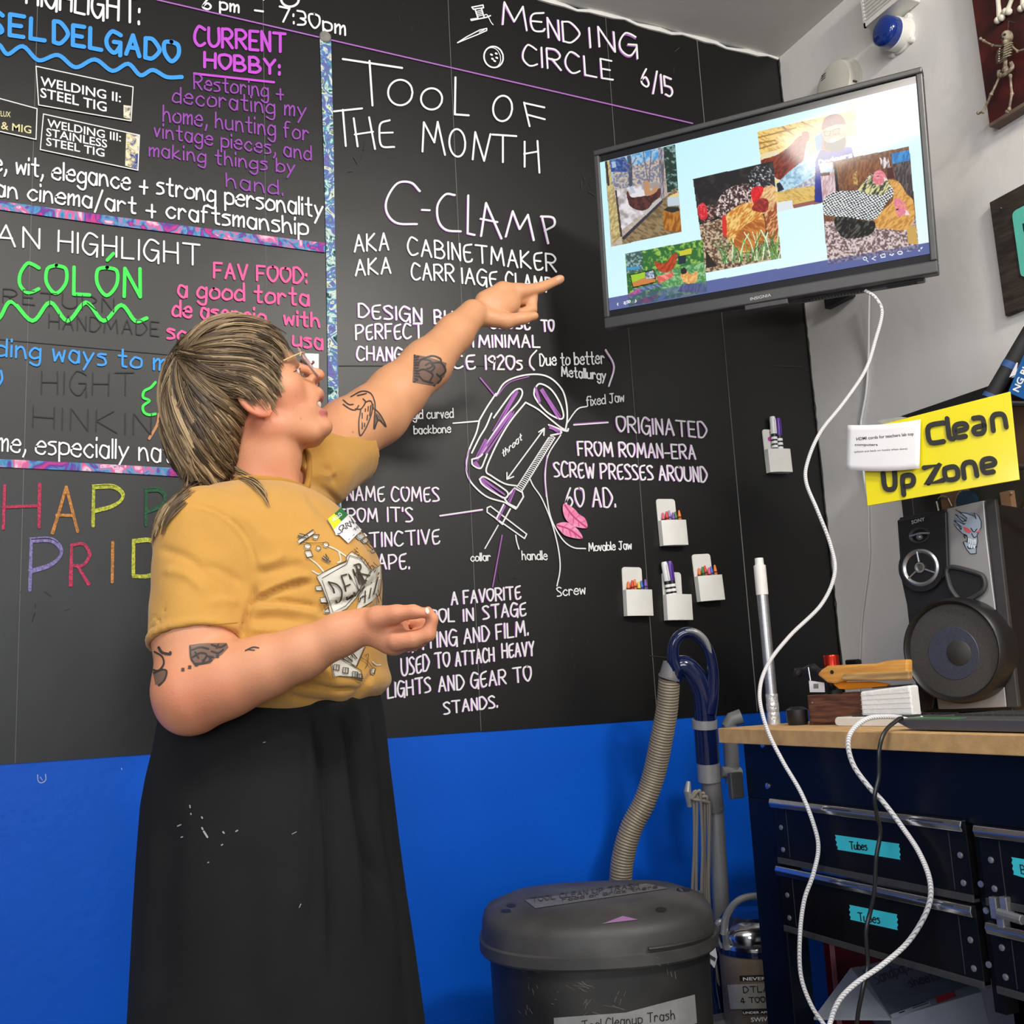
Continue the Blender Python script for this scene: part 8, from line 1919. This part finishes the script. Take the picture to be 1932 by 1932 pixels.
# ---- print on the shirt, name badge, tattoos, paint specks
bpy.context.view_layer.update()
tm = bvhmap(bvh_of(tee)); am = bvhmap(bvh_of(skin)); km = bvhmap(bvh_of(skirt))
cp_ = lambda *p: sc(p, 560, 940, 5.085)
m_pw = mat('white_shirt_print', (0.62, 0.60, 0.53, 1), 0.8, noise=0.15, nscale=60); m_pk = mat('brown_print_ink', (0.045, 0.03, 0.02, 1), 0.8)
p = Pen(tm, 0.0010); q = Pen(tm, 0.0030)
def shape(pts, fill=True, w=1.3, step=7):
    P_ = cp_(*pts)
    if fill: p.fill(P_, step)
    q.stroke(P_, w, smooth=False, closed=True)
shape([(185, 755), (250, 715), (470, 610), (470, 570), (520, 520), (600, 570), (640, 600), (700, 690), (740, 690), (600, 880), (570, 960), (470, 1060), (315, 1145), (290, 1000), (230, 840)])
shape([(700, 700), (795, 640), (800, 770), (780, 920), (700, 1000), (570, 1080), (590, 960), (610, 890)])
shape([(310, 1570), (430, 1470), (560, 1430), (640, 1425), (560, 1620), (480, 1580), (400, 1510)]); shape([(325, 1590), (420, 1530), (545, 1625), (600, 1660), (620, 1730), (520, 1720), (400, 1710), (350, 1720)])
shape([(5, 410), (150, 315), (170, 345), (20, 445)]); shape([(20, 350), (100, 370), (110, 400), (5, 370)]); shape([(150, 360), (210, 365), (190, 405), (150, 395)]); shape([(70, 520), (130, 510), (150, 560), (95, 575)])
for (x, y, r) in ((100, 470, 32), (205, 490, 22), (275, 458, 26), (722, 510, 18), (600, 375, 40), (640, 410, 32)): P_ = ell(560 + x / 5.085, 940 + y / 5.085, r / 5.085, r * 0.8 / 5.085, 20); p.fill(P_[:-1], 5); q.stroke(P_, 1.1)
for a in (((245, 560), (320, 620), (305, 625), (240, 580)), ((270, 540), (300, 590), (285, 610)), ((175, 850), (230, 840), (240, 890), (180, 890)), ((215, 960), (270, 950), (285, 1000), (225, 1005)), ((250, 1075), (300, 1065), (310, 1105), (258, 1112)), ((615, 270), (650, 265), (680, 330), (640, 320)), ((700, 1630), (740, 1640), (730, 1700), (700, 1680))): shape(a, step=4)
for a in (((120, 575), (200, 640), (260, 710)), ((150, 700), (210, 730), (250, 720)), ((290, 460), (380, 500), (470, 560)), ((400, 510), (420, 600), (390, 620)), ((720, 1570), (760, 1600), (795, 1600))): p.stroke(cp_(*a), 2.6)
for a in (((610, 420), (710, 500)), ((655, 415), (735, 505)), ((540, 500), (740, 680)), ((560, 490), (760, 660)), ((40, 430), (130, 440), (260, 440)), ((640, 1510), (670, 1500), (660, 1600), (640, 1640)), ((600, 1530), (660, 1570), (700, 1620)), ((760, 880), (790, 990)), ((740, 910), (770, 1000))): q.stroke(cp_(*a), 1.1)
for k in range(7): q.stroke(cp_((560 + k * 28, 520 + k * 26), (545 + k * 28, 545 + k * 26)), 1.1)
for k, (x, y) in enumerate(((345, 1600), (430, 1630), (520, 1670), (560, 1690))): q.stroke(cp_((x, y), (x + 50, y + 8), (x + 46, y + 60), (x - 2, y + 52), (x, y)), 1.6, smooth=False); q.stroke(cp_((x + 24, y + 4), (x + 22, y + 56)), 1.3)
q.stroke(cp_((240, 770), (470, 640), (500, 560), (600, 590), (690, 700), (590, 870), (460, 1040), (340, 1105), (240, 790)), 1.2, smooth=False)
# DENVER on the banner
for a, sm0 in ((((300, 805), (345, 870), (375, 1010)), 0), (((300, 805), (380, 830), (425, 890), (415, 960), (375, 1010)), 1), (((420, 750), (455, 850), (475, 955)), 0), (((420, 750), (470, 735)), 0), (((450, 850), (500, 830)), 0), (((475, 955), (525, 925)), 0), (((545, 920), (490, 730), (585, 880), (530, 690)), 0), (((530, 690), (590, 830), (560, 660)), 0), (((560, 660), (620, 830), (650, 790)), 0), (((540, 650), (590, 640), (600, 680), (560, 720)), 1), (((565, 720), (680, 745)), 0), (((580, 690), (640, 810)), 0)): q.stroke(cp_(*a), 3.0, bool(sm0))
for a in (((590, 1000), (610, 960), (650, 940)), ((640, 1000), (650, 900)), ((680, 960), (700, 870)), ((720, 920), (760, 760)), ((700, 800), (770, 720))): q.stroke(cp_(*a), 2.0)
for a in (((405, 1530), (470, 1570)), ((440, 1500), (520, 1570), (510, 1500)), ((500, 1460), (560, 1540))): q.stroke(cp_(*a), 2.2, False)
hm = Pen(tm, 0.0006); hm.stroke(c7((90, 1085), (230, 1052), (420, 1030), (636, 1012)), 1.6); hm.build('hem_stitch', mat('dark_mustard_thread', (0.33, 0.165, 0.03, 1), 0.9), tee)
p.build('shirt_print', m_pw, tee, 'white town drawing printed on the shirt'); q.build('print_outline', m_pk, tee, 'brown line drawing and the word DENVER printed on the shirt')
bd_ = [(616, 984), (639.5, 961), (679, 1002), (655, 1028), (638, 1012), (632, 1013), (630, 1007)]
bg = Pen(tm, 0.0034); bg.fill(bd_, 7); o = bg.build('name_badge', m_wpaper, tee, 'white and green paper name badge')
bg = Pen(tm, 0.0040); bg.fill([(616, 984), (628, 972.5), (641, 987), (628, 1003)], 5); bg.build('green_band', mat('lime_band', C(205, 215, 30), 0.5), o)
bg = Pen(tm, 0.0041); bg.fill([(628, 972.5), (639.5, 961), (653, 974), (641, 987)], 5); bg.build('green_band', mat('dark_green_band', C(30, 110, 55), 0.5), o)
def rot_print(pen, text, x0, y0, x1, y1, h, bold=0.0):
    v_, f_ = font_mesh(text, bold); xa, xb = min(a[0] for a in v_), max(a[0] for a in v_); d = np.array([x1 - x0, y1 - y0]); nn2 = np.array([d[1], -d[0]]) / np.linalg.norm(d)
    vs = [pen.m(*(np.array([x0, y0]) + d * (x - xa) / (xb - xa) + nn2 * h * y / 0.7), pen.l) for x, y in v_]
    if all(a is not None for a in vs): pen.mb.add(vs, f_)
bg = Pen(tm, 0.0047); rot_print(bg, 'HELLO', 628, 990, 642, 975, 7, 0.02); bg.build('badge_print', m_white_ink, o)
bg = Pen(tm, 0.0041)
for a in (((645, 994), (640, 996), (637, 1002), (641, 1005), (640, 1010), (635, 1011)),): bg.stroke(a, 1.3)
for a in (((643, 1009), (645, 994), (650, 1002)), ((643, 1003), (648, 1000)), ((652, 1001), (648, 991)), ((648, 991), (653, 990), (652, 995), (659, 997)), ((659, 996), (655, 986), (663, 990)), ((664, 990), (659, 982)), ((668, 986), (663, 979)), ((662, 987), (666, 983))): bg.stroke(a, 1.2, False)
for a in (((663, 1003), (665, 999), (667, 1003)), ((668, 1000), (669, 995), (672, 999)), ((672, 997), (675, 993)), ((655, 1022), (665, 1012))): bg.stroke(a, 1.0, False)
bg.build('handwriting', m_ink, o)
m_tat = mat('tattoo_ink', (0.040, 0.035, 0.036, 1), 0.5); m_tat2 = mat('tattoo_shade', (0.16, 0.095, 0.07, 1), 0.5)
def endtat(lab):
    global p, q
    o = q.build('tattoo', m_tat, skin, lab); p.build('tattoo_shading', m_tat2, o); p = Pen(am, 0.0005); q = Pen(am, 0.0009)
p = Pen(am, 0.0005); q = Pen(am, 0.0009)
A7 = lambda *a: sc(a, 260, 860, 3.22)
p.fill(A7((312, 1150), (380, 1140), (540, 1138), (552, 1165), (510, 1210), (470, 1230), (440, 1262), (355, 1275), (322, 1245)), 6)
for a in (((330, 1180), (380, 1165), (430, 1175)), ((335, 1225), (380, 1200), (420, 1210), (400, 1250)), ((450, 1150), (500, 1165), (535, 1150)), ((450, 1190), (490, 1200), (520, 1180)), ((345, 1265), (400, 1262), (450, 1245)), ((318, 1160), (325, 1230), (350, 1270)), ((480, 1170), (490, 1150)), ((350, 1195), (370, 1230)), ((430, 1220), (460, 1225))): q.stroke(A7(*a), 3.4)
endtat('skull tattoo under the near sleeve')
for k in range(6): x, y = 275 + k * 42, 1300 - k * 15 - (k > 2) * 6; q.stroke(A7((x - 8, y - 6), (x + 8, y + 6)), 2); q.stroke(A7((x + 8, y - 7), (x - 8, y + 7)), 2); q.stroke(A7((x, y - 9), (x, y + 9)), 2)
endtat('dotted line tattoo under the near sleeve')
q.stroke(A7((655, 1185), (700, 1165), (735, 1168)), 2.4); q.stroke(A7((680, 1180), (710, 1182)), 2)
endtat('small line tattoo inside the elbow')
q.stroke(A7((130, 1165), (150, 1195), (195, 1205), (200, 1195)), 5); P_ = A7((105, 1190), (150, 1220), (160, 1265), (130, 1305), (95, 1300)); q.stroke(P_, 3.2)
p.fill(A7((92, 1310), (150, 1290), (180, 1305), (170, 1350), (140, 1395), (108, 1390)), 6); q.stroke(A7((100, 1320), (150, 1300), (178, 1310), (165, 1360), (130, 1395)), 3)
endtat('oval locket tattoo at the back of the near arm')
# rose on the forearm and swallow on the upper arm of the raised arm
T4 = lambda *a: sc(a, 600, 540, 2.415)
p.fill(T4((436, 312), (500, 322), (585, 350), (576, 410), (530, 455), (430, 438)), 6)
for a in (((440, 316), (436, 436)), ((440, 435), (530, 452)), ((480, 330), (520, 318), (555, 330), (560, 350)), ((455, 360), (470, 335), (510, 340), (520, 365), (490, 380)), ((520, 350), (560, 350), (580, 385), (555, 410)), ((450, 390), (480, 380), (520, 400), (510, 430)), ((490, 360), (510, 350), (530, 370), (510, 390), (490, 380)), ((460, 410), (480, 430), (520, 440)), ((540, 400), (560, 420), (545, 440)), ((445, 350), (448, 430))): q.stroke(T4(*a), 3.2)
for k in range(9): q.stroke(T4((440, 326 + k * 12), (458 - k % 3 * 3, 322 + k * 13)), 3.4)
endtat('square rose tattoo on the raised forearm')
for a in (((115, 540), (145, 560), (170, 565), (185, 545)), ((115, 520), (140, 540), (160, 540)), ((150, 505), (200, 480), (240, 490), (258, 530), (258, 570)), ((170, 560), (195, 560), (215, 530), (205, 515)), ((215, 530), (240, 525), (252, 560)), ((195, 560), (185, 620), (190, 680), (215, 650), (240, 590), (250, 540)), ((200, 580), (200, 650)), ((215, 560), (210, 640)), ((228, 550), (222, 610)), ((240, 545), (234, 590)), ((258, 570), (255, 610), (255, 650), (275, 610), (308, 640), (285, 590), (258, 560)), ((265, 590), (270, 610)), ((180, 500), (220, 490))): q.stroke(T4(*a), 2.2)
p.fill(T4((255, 570), (280, 590), (300, 630), (272, 608), (258, 640)), 6)
endtat('swallow tattoo on the raised arm')
p = Pen(am, 0.0012); p.fill(ell(805.5, 1153, 3.2, 5.5, -15)[:-1], 2.5); p.build('fingernail', mat('pale_nail', (0.72, 0.58, 0.52, 1), 0.25), skin); p = Pen(am, 0.0008); p.fill(ell(1053, 526, 5, 2.6, -28)[:-1], 2.5); p.build('fingernail', mat('pink_nail', (0.66, 0.40, 0.30, 1), 0.25), skin)
p = Pen(am, 0.0006); p.stroke([(553, 702), (560, 699), (567, 694)], 2.2, taper=True); p.stroke([(556, 704), (562, 703)], 1.2, taper=True); p.build('eyelash', mat('dark_lash', (0.05, 0.03, 0.02, 1), 0.6), skin)
p = Pen(km, 0.001)
for x, y, dx, dy, w in ((412, 710, 2, 12, 2), (418, 755, 1, 5, 2), (478, 775, 4, 6, 2.4), (480, 835, 4, 8, 2.6), (490, 855, 20, 32, 3), (597, 858, 5, 6, 2.6), (668, 855, 10, -6, 2), (345, 825, 18, -8, 2), (365, 888, 8, -3, 2), (588, 932, 6, -4, 2), (512, 1030, 6, -3, 1.6), (820, 358, 12, -3, 1), (980, 870, 25, -12, 1), (1020, 1280, 10, -20, 1.2)): p.stroke(cs((x, y), (x + dx, y + dy)), w * 1.2, taper=False)
p.build('paint_speck', mat('dried_paint', (0.35, 0.34, 0.32, 1), 0.7), skirt)
bpy.context.view_layer.update()
